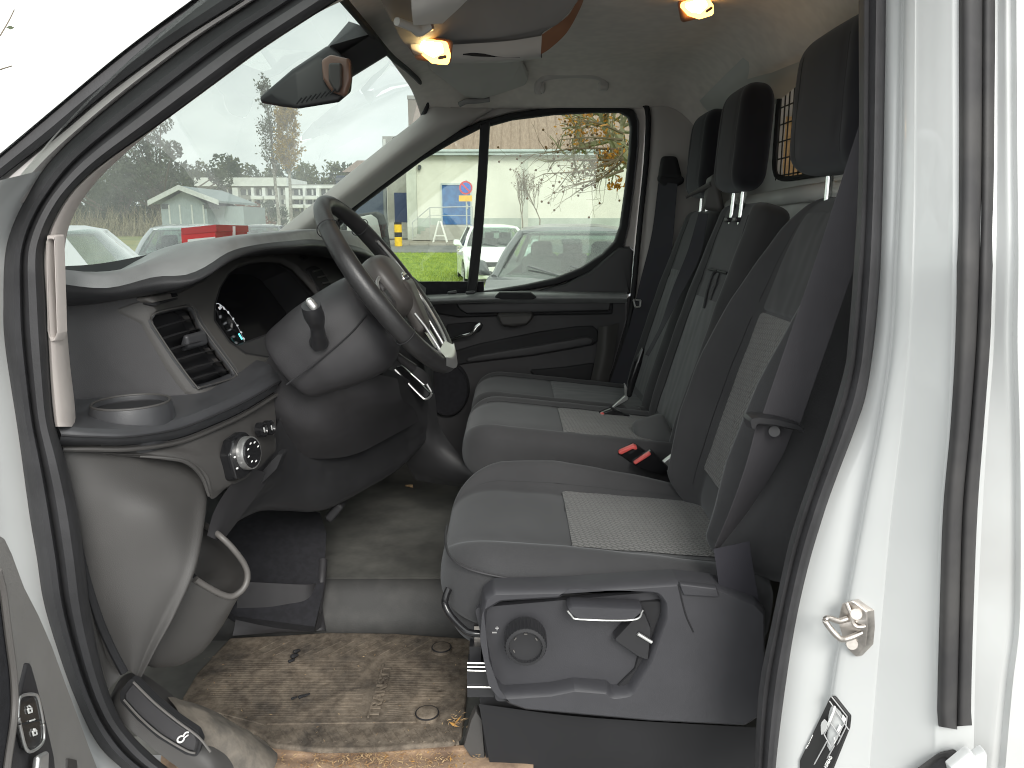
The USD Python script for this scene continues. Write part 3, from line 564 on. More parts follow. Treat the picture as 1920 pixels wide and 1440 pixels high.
# oval service cap and white stop bracket low on the body side
part(van, 'service_cap', pbplate([(1700, 1442), (1750, 1406), (1770, 1402), (1780, 1412), (1780, 1440), (1770, 1470), (1700, 1480)], .016, .012, 8, 3, holes=[[(1716, 1444), (1752, 1418), (1766, 1413), (1771, 1420), (1770, 1440), (1760, 1462), (1716, 1466)]]), 'dusty_rubber')
part(van, 'service_cap_lid', pbplate([(1712, 1444), (1750, 1416), (1768, 1410), (1774, 1420), (1774, 1440), (1764, 1466), (1712, 1470)], .010, .006, 8, 2), 'dash_charcoal')
part(van, 'stop_bracket', join(plate([(1782, 1440), (1815, 1412), (1826, 1412), (1828, 1420), (1848, 1408), (1853, 1416), (1851, 1450), (1790, 1470)], -.150, .012, 2, 2)), 'white_paint')
# inside of the pillar and the dark trim beside the seat
s1 = cr(S1, 60)
part(van, 'inner_pillar_trim', lines([np.array([P(x + 2, y, yb(y) + .03) for x, y in s1]), np.array([P(x, y, yb(y) + .03) + [.05, .06, 0] for x, y in s1]), np.array([P(x, y, yb(y) + .03) + [.22, .08, 0] for x, y in s1]), np.array([P(x, y, yb(y) + .03) + [.34, .16, 0] for x, y in s1])], 60, 3), 'satin_black')

# ---- floor, sill, front bulkhead
FZ = .55
part(van, 'cab_floor', box((-.10, 1.015, FZ - .02), (1.75, 1.45, .04)), 'floor_vinyl')
cz = float(P(720, 1100, .70)[2])
part(van, 'raised_floor', lines([[(-.80, yy, zz), (-.25, yy + dd, zz), (.3, yy, zz)] for yy, zz, dd in ((.752, cz - .006, 0), (.80, cz, 0), (1.2, cz + .002, 0), (1.74, cz + .002, 0))], 40, 4), 'floor_vinyl')
part(van, 'floor_step', lines([[(-.80, yy, zz), (-.25, yy + dd, zz), (.3, yy, zz)] for yy, zz, dd in ((.630, FZ + .001, 0), (.655, FZ + .004, .004), (.678, FZ + .02, .006), (.700, (FZ + cz) / 2, .006), (.722, cz - .022, .004), (.748, cz - .0065, 0), (.77, cz - .006, 0))], 40, 4), 'floor_shaded')
part(van, 'front_bulkhead', box((-1.02, .86, .95), (.04, 1.9, .90)), 'carpet_dark')
part(van, 'scuttle', box((-.99, .86, 1.36), (.30, 1.8, .03)), 'matte_black')
part(van, 'far_kick_side', box((-.55, 1.745, .9), (.9, .03, .8)), 'carpet_dark')
# dark carpeted footrest block to the left of the pedals
fr = [P(442, 1155, .60), P(590, 1175, .60), P(606, 1110, .66), P(612, 1000, .80), P(600, 962, .86), P(480, 950, .86), P(425, 1010, .72)]
part(van, 'foot_rest', hullp(fr + [p + np.array([-.16, .12, 0]) for p in fr] + [P(590, 1185, .62), P(445, 1170, .62)]), 'carpet_dark')
part(van, 'footwell_mat_upstand', lines([L((436, 1192, .60), (520, 1186, .63), (600, 1182, .65), (612, 1184, .66)), L((442, 1160, .61), (520, 1172, .62), (590, 1176, .64), (606, 1150, .68)), L((447, 1090, .615), (520, 1094, .63), (578, 1096, .65), (602, 1090, .70))], 30, 4), 'dash_charcoal')
part(van, 'footwell_edge', tube(L((583, 1172, .645), (596, 1140, .66), (603, 1090, .69), (606, 1050, .73)), .010, 8), 'dash_charcoal')
# sill: dirty step edge with debris, worn corner
part(van, 'door_sill', lines([[PZ(x, y, .555) for x, y in ((310, 1330), (500, 1398), (700, 1402), (905, 1396), (1000, 1390))], [PZ(x, y, .535) for x, y in ((310, 1350), (500, 1412), (700, 1414), (905, 1408), (1000, 1402))], [PZ(x, y, .53) for x, y in ((300, 1440), (500, 1446), (700, 1450), (905, 1448), (1000, 1444))], [PZ(x, y, .46) for x, y in ((300, 1500), (500, 1500), (700, 1500), (905, 1500), (1000, 1500))]], 40, 4), 'sill_soil', 'muddy door sill strewn with chaff')
part(van, 'sill_step', box((-.05, -.02, .40), (1.15, .20, .1)), 'white_paint_dusty')
wc = lines([L((318, 1305, .10), (370, 1318, .13), (425, 1345, .15), (480, 1378, .17), (512, 1402, .18)), L((330, 1322, .07), (378, 1334, .09), (430, 1358, .10), (485, 1392, .12), (522, 1420, .14)), L((352, 1350, .05), (398, 1370, .065), (440, 1400, .075), (478, 1430, .085), (510, 1450, .10)), L((385, 1395, .05), (408, 1420, .06), (432, 1445, .065), (455, 1470, .07), (480, 1490, .09))], 40, 6)
v_, f_ = wc; v_ = v_ + np.stack([np.zeros(len(v_)), -.010 * meshkit.fbm(v_ * 40, 3, 3), .006 * meshkit.fbm(v_ * 60, 3, 9)], 1)
part(van, 'worn_sill_pad', (v_, f_), 'sill_dirty', 'dirt-covered worn sill pad beside the bonnet release')
st_ = part(van, 'sill_trim', lines([L((200, 1318, .06), (228, 1270, .09), (262, 1262, .12), (300, 1285, .13), (350, 1325, .12), (400, 1365, .10), (440, 1410, .08), (450, 1450, .07)), L((205, 1330, .035), (232, 1300, .04), (270, 1300, .05), (310, 1335, .05), (345, 1372, .045), (380, 1405, .04), (400, 1430, .035), (410, 1460, .03)), L((215, 1340, .03), (240, 1365, .02), (270, 1390, .02), (305, 1418, .02), (335, 1440, .02), (365, 1462, .02), (385, 1480, .02), (400, 1495, .02))], 60, 5), 'dash_grey', 'curved sill trim with the bonnet release')
bl_ = [(232, 1300), (247, 1280), (252, 1282), (290, 1320), (330, 1352), (366, 1376), (372, 1390), (366, 1412), (350, 1408), (300, 1378), (262, 1345), (232, 1312)]
rl = part(van, 'bonnet_release_lever', slab(shapely.segmentize(roundpoly(bl_, 3), 12), lambda x, y: P(x, y, .030 - .00022 * (y - 1280)), (0, .02, -.01), 4), 'dash_charcoal', 'black bonnet release lever with a white symbol')
part(rl, 'lever_gap', slab(shapely.segmentize(roundpoly(bl_, 3).buffer(7), 12), lambda x, y: P(x, y, .036 - .00022 * (y - 1280)), (0, .01, 0), 0), 'matte_black')
part(rl, 'lever_edge', tube([P(x, y, .026 - .00022 * (y - 1280)) for x, y in ((232, 1312), (262, 1345), (300, 1378), (350, 1408), (366, 1412))], .0016, 6), 'dash_grey_smooth')
part(rl, 'lever_edge', tube([P(x, y, .026 - .00022 * (y - 1280)) for x, y in ((250, 1279), (290, 1318), (332, 1352), (372, 1382), (395, 1410))], .0018, 6), 'dash_grey_smooth')
lp = lambda x, y: P(x, y, .0265 - .00022 * (y - 1280))
part(rl, 'printed_symbol', join(tube([lp(339 + 6 * math.cos(t) + 1.5 * math.sin(t), 1386 + 5 * math.sin(t) - 3 * math.cos(t)) for t in np.linspace(0, 5.4, 18)], .0013, 5), tube([lp(343, 1381), lp(348, 1374), lp(354, 1373)], .0013, 5), tube([lp(346, 1383), lp(353, 1378)], .0011, 5)), 'white_print')
part(van, 'lever_recess', blob((*P(380, 1395, .06), .012), (*P(396, 1420, .06), .012), (*P(398, 1450, .05), .012)), 'gloss_black')

# ================================================================== seats
def frame_map(o, al, ay, at): o, al, ay, at = map(lambda q: np.asarray(q, float), (o, al, ay, at)); return lambda l, y, t: o + al * l + ay * y + at * t
def patch(face, l0, l1, q0, q1, off=.004, nl=54, nq=54, skew=0.0):
    g = [[face(l, q, off) for q in np.linspace(q0, q1, nq)] for l in np.linspace(l0, l1, nl)]
    b = [[face(l, q, -.002) for q in np.linspace(q0, q1, nq)] for l in np.linspace(l0, l1, nl)]
    g, b = np.array(g), np.array(b)
    g[[0, -1]] = g[[0, -1]] * .82 + b[[0, -1]] * .18; g[:, [0, -1]] = g[:, [0, -1]] * .82 + b[:, [0, -1]] * .18
    return grid(g)
def seam(face, ls, qs, r=.0016, off=.001): return tube([face(l, q, off) for l, q in zip(ls, qs)], r, 6, 3 * len(ls))
REC = math.radians(15.0); UP = np.array([math.sin(REC), 0, math.cos(REC)]); FW = np.array([-math.cos(REC), 0, math.sin(REC)])
def headrest(t, c, hw, hh, th, label=None, posts=(-.05, .05), tilt=.25):
    up = np.array([math.sin(REC * tilt), 0, math.cos(REC * tilt)]); fw = np.array([-math.cos(REC * tilt), 0, math.sin(REC * tilt)])
    M = frame_map(np.asarray(c) - up * hh, up, (0, 1, 0), fw)
    m, face = soft(2 * hh, lambda l: hw * (1 - .07 * (l / (2 * hh)) ** 4), lambda l: th * (1 - .25 * (l / (2 * hh) - .4) ** 2), M, .006, .055, .06, 4.6, .7, 0, 44, 60, .006)
    h = part(t, 'headrest', m, 'fabric_head')
    [part(h, 'stitch', seam(face, np.linspace(.03, 2 * hh - .04, 14), [s * .64] * 14, .0009, .0), 'matte_black') for s in (-1, 1)]
    for p in posts:
        b = np.asarray(c) - up * (hh - .02) + np.array([.004, p, 0])
        part(t, 'headrest_post', cyl(b, b - up * .10, .0072, 14), 'chrome')
        part(t, 'post_sleeve', rbox(b - up * .088, (.034, .030, .012), .004), 'satin_black')
    return h
# ---- driver seat
ds = thing('driver_seat', 'dark grey cloth driver seat nearest the open doorway, with height knob and lever', 'seat', (.15, .45, FZ))
th_ = math.radians(4.6); AL = np.array([math.cos(th_), 0, -math.sin(th_)]); AT = np.array([math.sin(th_), 0, math.cos(th_)])
cm, cf = soft(.60, lambda l: .242 - .022 * max(0, 1 - l / .22) ** 2, lambda l: .135, frame_map((-.132, .443, .877), AL, (0, 1, 0), AT), lambda l: float(np.interp(l, [0, .1, .22, .40, .6], [.034, .068, .080, .056, .018])), .11, .06, 5.2, .70, .004, 60, 90, .006, near=.42, cross=((.232, .003),))
cu = part(ds, 'seat_cushion', cm, 'fabric_dark')
part(cu, 'cushion_insert', patch(cf, .236, .545, -.60, .60), 'fabric_insert', 'lighter patterned cloth insert')
[part(cu, 'stitch', seam(cf, np.linspace(.05, .55, 24), [s * .66] * 24, .0010, -.0005), 'matte_black') for s in (-1, 1)]; part(cu, 'stitch', seam(cf, [.234] * 20, np.linspace(-.6, .6, 20), .0010, 0), 'matte_black')
def cpipe(off_y, z):  # piping round the front and near side of the cushion
    pts = []
    for l, q in [(.56, -.992), (.45, -.992), (.34, -.992), (.22, -.992), (.13, -.99), (.07, -.985), (.03, -.96), (.012, -.90), (.006, -.7), (.004, -.3), (.004, .2), (.005, .7), (.012, .95)]:
        pts.append(cf(l, q, 0.0))
    return pts
pp = []
for k in range(46):
    a = math.pi * (.03 + .62 * k / 45)
    x0, y0 = .30 - .43, .443
    pp.append(k)
pl = [P(1345, 1096, .196), P(1200, 1098, .196), P(1080, 1096, .197), P(1000, 1090, .199), P(930, 1080, .204), P(880, 1067, .214), P(850, 1050, .238), P(838, 1030, .275), P(835, 1005, .34), P(838, 985, .40)]
part(cu, 'piping', tube(np.array(pl), .0022, 8, 90), 'dash_charcoal')
lb, _ = soft(.52, lambda l: .222 - .02 * max(0, 1 - l / .2) ** 2, lambda l: .12, frame_map((-.118, .443, .815), AL, (0, 1, 0), AT), 0, .09, .05, 4.5)
part(cu, 'cushion_valance', lb, 'fabric_dark')
def bolprof(l): return .092 * np.interp(l, [0, .06, .2, .34, .46, .58, .66], [.55, .95, 1.15, 1.1, .85, .45, .2])
bm, bf = soft(.70, lambda l: np.interp(l, [0, .12, .3, .45, .55, .62, .70], [.215, .238, .243, .238, .222, .200, .165]), lambda l: np.interp(l, [0, .3, .7], [.125, .115, .085]), frame_map((.450, .443, .872), UP, (0, 1, 0), FW), bolprof, .07, .10, 4.6, .66, .004, 64, 90, .004, cross=((.455, .003),))
bk_ = part(ds, 'backrest', bm, 'fabric_dark')
part(bk_, 'backrest_insert', patch(bf, .10, .452, -.56, .56), 'fabric_insert_back', 'lighter patterned cloth insert')
part(bk_, 'backrest_insert', patch(bf, .458, .66, -.56, .56, .003), 'fabric_dark')
[part(bk_, 'stitch', seam(bf, np.linspace(.06, .64, 26), [s * .61] * 26, .0011, -.0005), 'matte_black') for s in (-1, 1)]
headrest(ds, (.606, .452, 1.719), .166, .129, .108, posts=(-.07, .07), tilt=.05)
# plastic side cover with recess, knob, lever
CY = .150
rec = [(913, 1150), (940, 1134), (1050, 1127), (1070, 1113), (1232, 1119), (1243, 1134), (1243, 1160), (1213, 1243), (1180, 1298), (1147, 1303), (1142, 1293), (1077, 1288), (1033, 1297), (942, 1303), (925, 1282), (909, 1200)]
cov = [(898, 1150), (905, 1122), (925, 1107), (1060, 1104), (1270, 1090), (1345, 1098), (1420, 1128), (1440, 1150), (1441, 1340), (1400, 1367), (1220, 1358), (985, 1337), (950, 1325), (928, 1296), (908, 1240)]
sc_ = part(ds, 'side_cover', plate(cov, CY, .045, 12, 9, holes=[rec]), 'seat_cover', 'dark plastic side cover with a scooped recess')
part(sc_, 'recess_floor', plate([(890, 1140), (1250, 1108), (1265, 1160), (1180, 1315), (930, 1315)], CY + .028, .012, 8, 0), 'seat_cover')
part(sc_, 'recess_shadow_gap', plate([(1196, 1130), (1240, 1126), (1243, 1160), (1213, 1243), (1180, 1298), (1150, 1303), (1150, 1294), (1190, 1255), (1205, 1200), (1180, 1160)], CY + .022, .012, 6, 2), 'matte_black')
part(sc_, 'cover_seam', tube(L((1272, 1096, CY - .001), (1285, 1150, CY - .001), (1300, 1185, CY - .001)), .0012, 6), 'matte_black')
part(sc_, 'cover_cap', plate([(1272, 1094), (1345, 1102), (1350, 1122), (1282, 1118)], CY - .006, .012, 4, 3), 'seat_cover')
kc = P(985, 1192, CY + .012)
ks = [kc + np.array([(.0335 + .0012 * (i % 2)) * math.cos(2 * math.pi * i / 72), 0, (.0335 + .0012 * (i % 2)) * math.sin(2 * math.pi * i / 72)]) for i in range(72)]
ks = np.array(ks); kn = [ks, ks + [0, -.030, 0], kc + (ks - kc) * .95 + [0, -.036, 0], kc + (ks - kc) * .80 + [0, -.037, 0], kc + (ks - kc) * .78 + [0, -.030, 0], kc + (ks - kc) * .2 + [0, -.029, 0]]
kb = part(ds, 'height_knob', loft(kn), 'satin_black', 'round knurled adjuster knob')
part(kb, 'knob_mark', join(*[box(kc + [.021 * math.cos(a), -.031, .021 * math.sin(a)], (.005, .003, .0016), rot((0, 1, 0), -math.degrees(a) + 90)) for a in (.6, 1.57, 2.5, 3.6)]), 'dash_grey_smooth')
part(sc_, 'printed_mark', join(box(P(927, 1186, CY + .027), (.008, .002, .0014)), box(P(932, 1178, CY + .027), (.006, .002, .0014)), box(P(932, 1178, CY + .0268), (.0014, .002, .006))), 'grey_print')
lv = part(ds, 'recline_lever', plate([(1062, 1141), (1072, 1136), (1209, 1141), (1204, 1150), (1188, 1164), (1084, 1163), (1068, 1152)], CY - .012, .030, 4, 3), 'seat_cover', 'flat seat lever in the recess')
part(lv, 'lever_edge', tube(L((1064, 1145, CY - .013), (1072, 1154, CY - .013), (1086, 1161, CY - .013), (1187, 1162, CY - .013), (1206, 1144, CY - .013)), .0016, 8), 'satin_silver')
part(lv, 'lever_arm', plate([(1185, 1162), (1208, 1146), (1222, 1180), (1216, 1240), (1196, 1232), (1150, 1200)], CY + .004, .02, 4, 2), 'satin_black')
part(lv, 'lever_pin', cyl(P(1196, 1188, CY), P(1222, 1204, CY), .003, 8), 'satin_silver')
wb = part(ds, 'adjust_bar', tube(L((842, 1103, .24), (836, 1118, .235), (835, 1136, .23), (848, 1158, .22), (870, 1180, .205), (884, 1187, .20), (912, 1189, .20)), .0062, 10), 'gloss_black', 'black wire loop under the front edge')
rl_ = part(ds, 'seat_rail', join(box(P(902, 1266, .215), (.046, .05, .052)), box(P(892, 1228, .23), (.02, .03, .05))), 'satin_black')
for y in (1243, 1250, 1257, 1288): part(rl_, 'rail_edge', cyl(P(876, y, .188), P(926, y + 1, .188), .0018, 6), 'satin_silver')
part(rl_, 'rail_foot', box(P(896, 1205, .235), (.012, .012, .07)), 'steel')
part(ds, 'pedestal', lines([[P(898, 1320, .23), P(1100, 1345, .21), P(1430, 1365, .20)], [P(912, 1400, .235), P(1100, 1410, .222), P(1430, 1400, .215)], [P(925, 1470, .24), P(1100, 1480, .235), P(1430, 1480, .23)], [P(930, 1560, .24), P(1100, 1560, .235), P(1430, 1560, .23)]], 30, 4), 'matte_black')
part(ds, 'pedestal_front', hullp([P(898, 1300, .25), P(898, 1300, .60) + [0, 0, .0], P(920, 1500, .25), (-.06, .62, .5), (.4, .62, .5), (.4, .62, .85), (-.04, .62, .85), P(1300, 1340, .25)]), 'matte_black')
part(ds, 'floor_bracket', plate([(882, 1350), (892, 1330), (905, 1350), (910, 1425), (896, 1440), (868, 1400)], .25, .02, 3, 2), 'dash_grey')
# ---- the two passenger seats
def pass_seat(name, label, yc, hw, z0, ins, strap=False):
    t = thing(name, label, 'seat', (.15, yc, FZ))
    a = math.radians(6.0); al = np.array([math.cos(a), 0, -math.sin(a)]); at = np.array([math.sin(a), 0, math.cos(a)])
    m, f = soft(.60, lambda l: hw - .02 * max(0, 1 - l / .16) ** 2, lambda l: .14, frame_map((-.128, yc, z0 - .055), al, (0, 1, 0), at), .024, .10, .06, 5.2, .74, .003, 50, 76, .004, cross=((.25, .003),))
    c = part(t, 'seat_cushion', m, 'fabric_dark')
    part(c, 'cushion_insert', patch(f, .252, .55, -.64, .64), ins)
    [part(c, 'stitch', seam(f, np.linspace(.05, .55, 20), [s * .69] * 20, .0011, 0), 'matte_black') for s in (-1, 1)]
    m, f = soft(.66, lambda l: hw * np.interp(l, [0, .3, .55, .66], [.96, 1.0, .93, .85]), lambda l: np.interp(l, [0, .66], [.115, .085]), frame_map((.454, yc, z0 - .085), UP, (0, 1, 0), FW), lambda l: .030 * np.interp(l, [0, .1, .4, .66], [.6, 1, .9, .35]), .05, .035, 5.0, .68, .004, 50, 76, .003, cross=((.44, .003),))
    b = part(t, 'backrest', m, 'fabric_dark')
    part(b, 'backrest_insert', patch(f, .06, .40 if strap else .46, -.58, .58), 'fabric_grey')
    [part(b, 'stitch', seam(f, np.linspace(.05, .62, 24), [s * .62] * 24, .0013, 0), 'matte_black') for s in (-1, 1)]
    if strap:
        part(b, 'table_edge', seam(f, [.475] * 12, np.linspace(-.52, .40, 12), .004, .002), 'matte_black')
        part(b, 'pull_strap', tube([f(.475, -.10, .004), f(.46, -.10, .012), f(.42, -.11, .012), f(.375, -.12, .006)], .004, 6), 'satin_black')
        part(b, 'strap_tab', patch(f, .40, .47, -.24, .06, .006, 8, 8), 'fabric_dark')
    part(t, 'seat_base', box((.16, yc, .72), (.50, 2 * hw - .03, .33)), 'carpet_dark')
    return t, f
ms, _ = pass_seat('passenger_seat', 'middle seat with a pull strap on its backrest, beside the driver seat', 1.005, .203, .995, 'fabric_insert', True)
os_, _ = pass_seat('passenger_seat', 'outer passenger seat against the far door, without a pull strap', 1.435, .203, .985, 'fabric_grey')
headrest(ms, (.580, 1.005, 1.705), .115, .127, .082, posts=(-.04, .04))
headrest(os_, (.600, 1.435, 1.705), .115, .127, .082, posts=(-.04, .04))
# the wedge of cushion between the middle and driver backrests
part(ms, 'side_wedge', blob((*P(1200, 800, .93), .02), (*P(1235, 790, .93), .02), (*P(1262, 850, .86), .022), (*P(1222, 865, .86), .02), (*P(1245, 900, .86), .02)), 'fabric_grey')
part(os_, 'side_wedge', blob((*P(1172, 765, 1.27), .012), (*P(1195, 770, 1.25), .012), (*P(1200, 800, 1.22), .012), (*P(1165, 790, 1.25), .008)), 'fabric_grey')
# ---- buckles
def buckle(t, pts, Y, red, label):
    b = part(t, 'belt_buckle', plate(pts, Y, .022, 4, 3), 'gloss_black', label)
    part(b, 'release_button', plate(red, Y - .006, .012, 3, 2), 'red_plastic', 'red release button')
    return b
buckle(ms, [(1156, 850), (1190, 834), (1210, 846), (1240, 872), (1262, 886), (1225, 884), (1180, 868)], .80, [(1160, 848), (1163, 845), (1188, 834), (1194, 836), (1196, 843), (1190, 846), (1188, 842), (1167, 853), (1160, 853)], 'black belt buckle of the middle seat')
buckle(ds, [(1184, 870), (1222, 845), (1258, 880), (1240, 892), (1200, 880)], .755, [(1188, 868), (1218, 848), (1223, 853), (1193, 872), (1188, 872)], 'black belt buckle of the driver seat')
part(ds, 'buckle_stalk', plate([(1238, 870), (1262, 852), (1282, 880), (1280, 892), (1252, 886)], .765, .012, 3, 2), 'satin_silver')
buckle(os_, [(1122, 776), (1146, 766), (1180, 780), (1205, 800), (1165, 796), (1130, 786)], 1.10, [(1124, 777), (1145, 767), (1149, 770), (1130, 781), (1124, 781)], 'black belt buckle of the outer seat')
part(os_, 'buckle_stalk', plate([(1170, 717), (1174, 722), (1180, 735), (1178, 750), (1150, 766), (1148, 763), (1172, 742)], 1.24, .01, 1, 1), 'satin_silver')

# ================================================================== seat belts
def webbing(A, B, th=.0022, n=70):
    """flat strap between two traced edges (pixel x, pixel y, depth)"""
    a, b = cr(L(*A), n), cr(L(*B), n); t = np.gradient(a, axis=0); w = b - a
    nn = np.cross(t, w); nn /= np.linalg.norm(nn, axis=1, keepdims=True); ws = w / np.linalg.norm(w, axis=1, keepdims=True) * .001
    return loft(np.stack([a + nn * th * .3, a - ws, a - nn * th * .3, b - nn * th * .3, b + ws, b + nn * th * .3], 1))
db = thing('seat_belt', 'grey belt webbing hanging in front of the driver seat backrest', 'seat belt', tuple(P(1450, 795, .17)), 'three-point seat belts')
part(db, 'webbing', webbing([(1640, 150, .13), (1608, 248, .13), (1533, 480, .14), (1487, 613, .15), (1450, 720, .16), (1426, 790, .168)], [(1720, 150, .11), (1685, 260, .11), (1605, 490, .13), (1553, 640, .145), (1525, 720, .155), (1499, 795, .165)]), 'belt_webbing')
part(db, 'webbing', webbing([(1420, 795, .172), (1400, 870, .172), (1372, 950, .172), (1340, 1026, .172)], [(1486, 805, .168), (1462, 862, .185), (1408, 950, .20), (1346, 1030, .19)]), 'belt_webbing')
part(db, 'webbing', webbing([(1339, 1029, .166), (1346, 1075, .162), (1352, 1130, .162)], [(1404, 1015, .170), (1412, 1070, .170), (1424, 1135, .172)]), 'belt_webbing_dark')
gb = part(db, 'belt_guide', plate([(1404, 790), (1409, 783), (1424, 780), (1462, 785), (1500, 796), (1511, 805), (1509, 814), (1496, 809), (1452, 799), (1422, 797), (1417, 808), (1408, 806)], .142, .030, 3, 3), 'satin_black', 'curved black belt guide')
bt_ = part(gb, 'guide_button', cyl(P(1452, 809, .172), P(1452, 809, .155), .0085, 18), 'satin_black'); 
fb = thing('seat_belt', 'dark belt webbing running down the far door pillar behind the outer seat', 'seat belt', tuple(P(1150, 735, 1.66)), 'three-point seat belts')
part(fb, 'webbing', webbing([(1235, 340, 1.66), (1222, 440, 1.655), (1200, 530, 1.65), (1178, 620, 1.65), (1150, 700, 1.65), (1135, 745, 1.65)], [(1270, 345, 1.60), (1262, 440, 1.60), (1250, 530, 1.60), (1215, 640, 1.60), (1185, 700, 1.60), (1170, 745, 1.60)]), 'belt_webbing_dark')
part(fb, 'belt_anchor', join(blob((*P(1247, 302, 1.66), .016), (*P(1262, 302, 1.66), .016), (*P(1244, 330, 1.65), .018), (*P(1268, 330, 1.65), .018)), blob((*P(1240, 335, 1.645), .014), (*P(1275, 338, 1.645), .014), (*P(1256, 348, 1.645), .014))), 'matte_black')
part(fb, 'belt_tongue', join(*[cyl(P(a[0], a[1], 1.62), P(b[0], b[1], 1.62), .0035, 6) for a, b in (((1188, 562), (1191, 576)), ((1191, 576), (1200, 575)), ((1200, 575), (1201, 563)), ((1188, 562), (1201, 563)))]), 'satin_silver')
mb = thing('seat_belt', 'narrow belt strap between the two passenger backrests', 'seat belt', tuple(P(1200, 700, 1.22)), 'three-point seat belts')
part(mb, 'webbing', webbing([(1310, 400, 1.24), (1290, 470, 1.24), (1262, 540, 1.23), (1238, 610, 1.22), (1210, 665, 1.22)], [(1328, 400, 1.20), (1312, 480, 1.20), (1278, 550, 1.19), (1244, 615, 1.19), (1216, 668, 1.19)]), 'belt_webbing_dark')
part(mb, 'belt_outlet', join(blob((*P(1332, 340, 1.22), .012), (*P(1340, 335, 1.20), .012), (*P(1328, 385, 1.22), .014), (*P(1348, 388, 1.20), .014)), tube(L((1286, 370, 1.26), (1305, 360, 1.24), (1335, 345, 1.20)), [.004, .007, .010], 8)), 'dash_grey')
part(mb, 'belt_tongue', blob((*P(1205, 655, 1.22), .006), (*P(1196, 680, 1.22), .012), (*P(1184, 715, 1.22), .010), (*P(1180, 740, 1.22), .008)), 'gloss_black')

# ================================================================== dashboard
def mx(a, b, t, n=80): return cr(a, n) * (1 - t) + cr(b, n) * t
dash = thing('dashboard', 'dark grey dashboard with air vent, cup holder and instrument cluster', 'dashboard', (-.6, .85, .7))
def fasc(y, z):
    """front face of the dashboard: turned towards the door at its near end, sloping and sweeping back towards the middle"""
    k = 1 / (1 + math.exp(-(y - .315) / .012)); lean = -.15 * (1 - k) - .6 * k
    near = -.555 + 2.0 * (y - .315); far = -.548 + .32 * (min(y, .85) - .315) + .05 * max(0, y - .85)
    return near * (1 - k) + far * k + lean * (z - 1.22)
def DF(*pts, off=0.0): return np.array([PS(x, y, fasc) + np.array([.85, -.2, .45]) * off for x, y in pts])
top = L((100, 508, .17), (165, 514, .20), (240, 503, .25), (300, 474, .31), (340, 456, .36), (420, 446, .43), (500, 439, .56), (590, 433, .76), (672, 440, 1.0), (735, 488, 1.5), (795, 542, 1.66))
lip = L((96, 530, .165), (200, 540, .20), (290, 519, .265), (345, 516, .295), (385, 500, .325), (430, 472, .375), (480, 459, .45), (540, 452, .57), (600, 450, .74), (690, 470, 1.0), (742, 512, 1.5), (798, 554, 1.66))
lipb = L((90, 572, .19), (200, 565, .235), (280, 552, .275), (340, 540, .30), (378, 524, .325), (420, 496, .37), (470, 478, .45), (540, 470, .57), (600, 470, .74), (690, 490, 1.0), (745, 530, 1.5), (800, 566, 1.66))
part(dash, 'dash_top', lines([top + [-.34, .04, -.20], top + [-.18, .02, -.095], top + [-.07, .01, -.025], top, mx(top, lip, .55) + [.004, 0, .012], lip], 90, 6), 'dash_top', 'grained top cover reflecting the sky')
part(dash, 'dash_lip', lines([lip, mx(lip, lipb, .45) + [.012, -.004, -.002], lipb, lipb + [-.05, .04, -.01]], 90, 5), 'dash_black')
part(dash, 'demister_slot', lines([L((100, 500, .26), (170, 496, .28), (230, 487, .31), (296, 473, .35)), L((100, 516, .22), (165, 519, .24), (220, 510, .27), (296, 478, .33))], 30, 2), 'matte_black')  # black strip for the lip at the base of the windscreen
# sloping front face: charcoal outer panel, grey surround with the vent and cluster cut out
vent = [(285, 595), (294, 586), (354, 572), (364, 577), (379, 608), (442, 694), (444, 703), (437, 709), (378, 727), (369, 725), (328, 671), (289, 610)]
clus = [(404, 600), (405, 570), (414, 540), (432, 512), (450, 498), (476, 489), (505, 486), (532, 488), (556, 500), (584, 530), (606, 556), (606, 590), (560, 640), (505, 668), (462, 661), (432, 640)]
part(dash, 'front_panel', drape([(90, 558), (200, 556), (290, 545), (350, 530), (400, 500), (470, 470), (640, 470), (660, 600), (560, 700), (500, 715), (440, 730), (390, 745), (300, 752), (200, 758), (90, 768)], lambda y, z: fasc(y, z) - .003, (-.03, .01, -.01), 3, 0, holes=[[(x + (x - 362) * .03, y + (y - 650) * .03) for x, y in vent], [(x + (x - 505) * .03, y + (y - 580) * .03) for x, y in clus]]), 'dash_charcoal')
part(dash, 'panel_surround', drape([(212, 580), (250, 566), (338, 545), (384, 522), (412, 492), (452, 474), (520, 464), (590, 462), (650, 480), (668, 560), (640, 620), (560, 690), (505, 688), (497, 668), (499, 700), (450, 715), (392, 742), (372, 744), (350, 736), (318, 690), (268, 606), (232, 590)], fasc, (-.014, 0, -.008), 6, 5, holes=[vent, clus]), 'dash_grey', 'grey surround of vent and instruments')
part(dash, 'pull_slot', drape([(266, 562), (274, 557), (330, 548), (336, 552), (333, 558), (286, 569)], lambda y, z: fasc(y, z) + .012, (-.012, 0, 0), 3, 2), 'dash_grey_smooth')
part(dash, 'slot_shadow', drape([(270, 566), (284, 568), (333, 557), (336, 561), (290, 574), (276, 571)], lambda y, z: fasc(y, z) + .008, (-.006, 0, 0), 2, 1), 'matte_black')
part(dash, 'pull_slot_end', drape([(324, 550), (333, 549), (335, 556), (326, 558)], lambda y, z: fasc(y, z) + .016, (-.01, 0, 0), 2, 1), 'gloss_black')
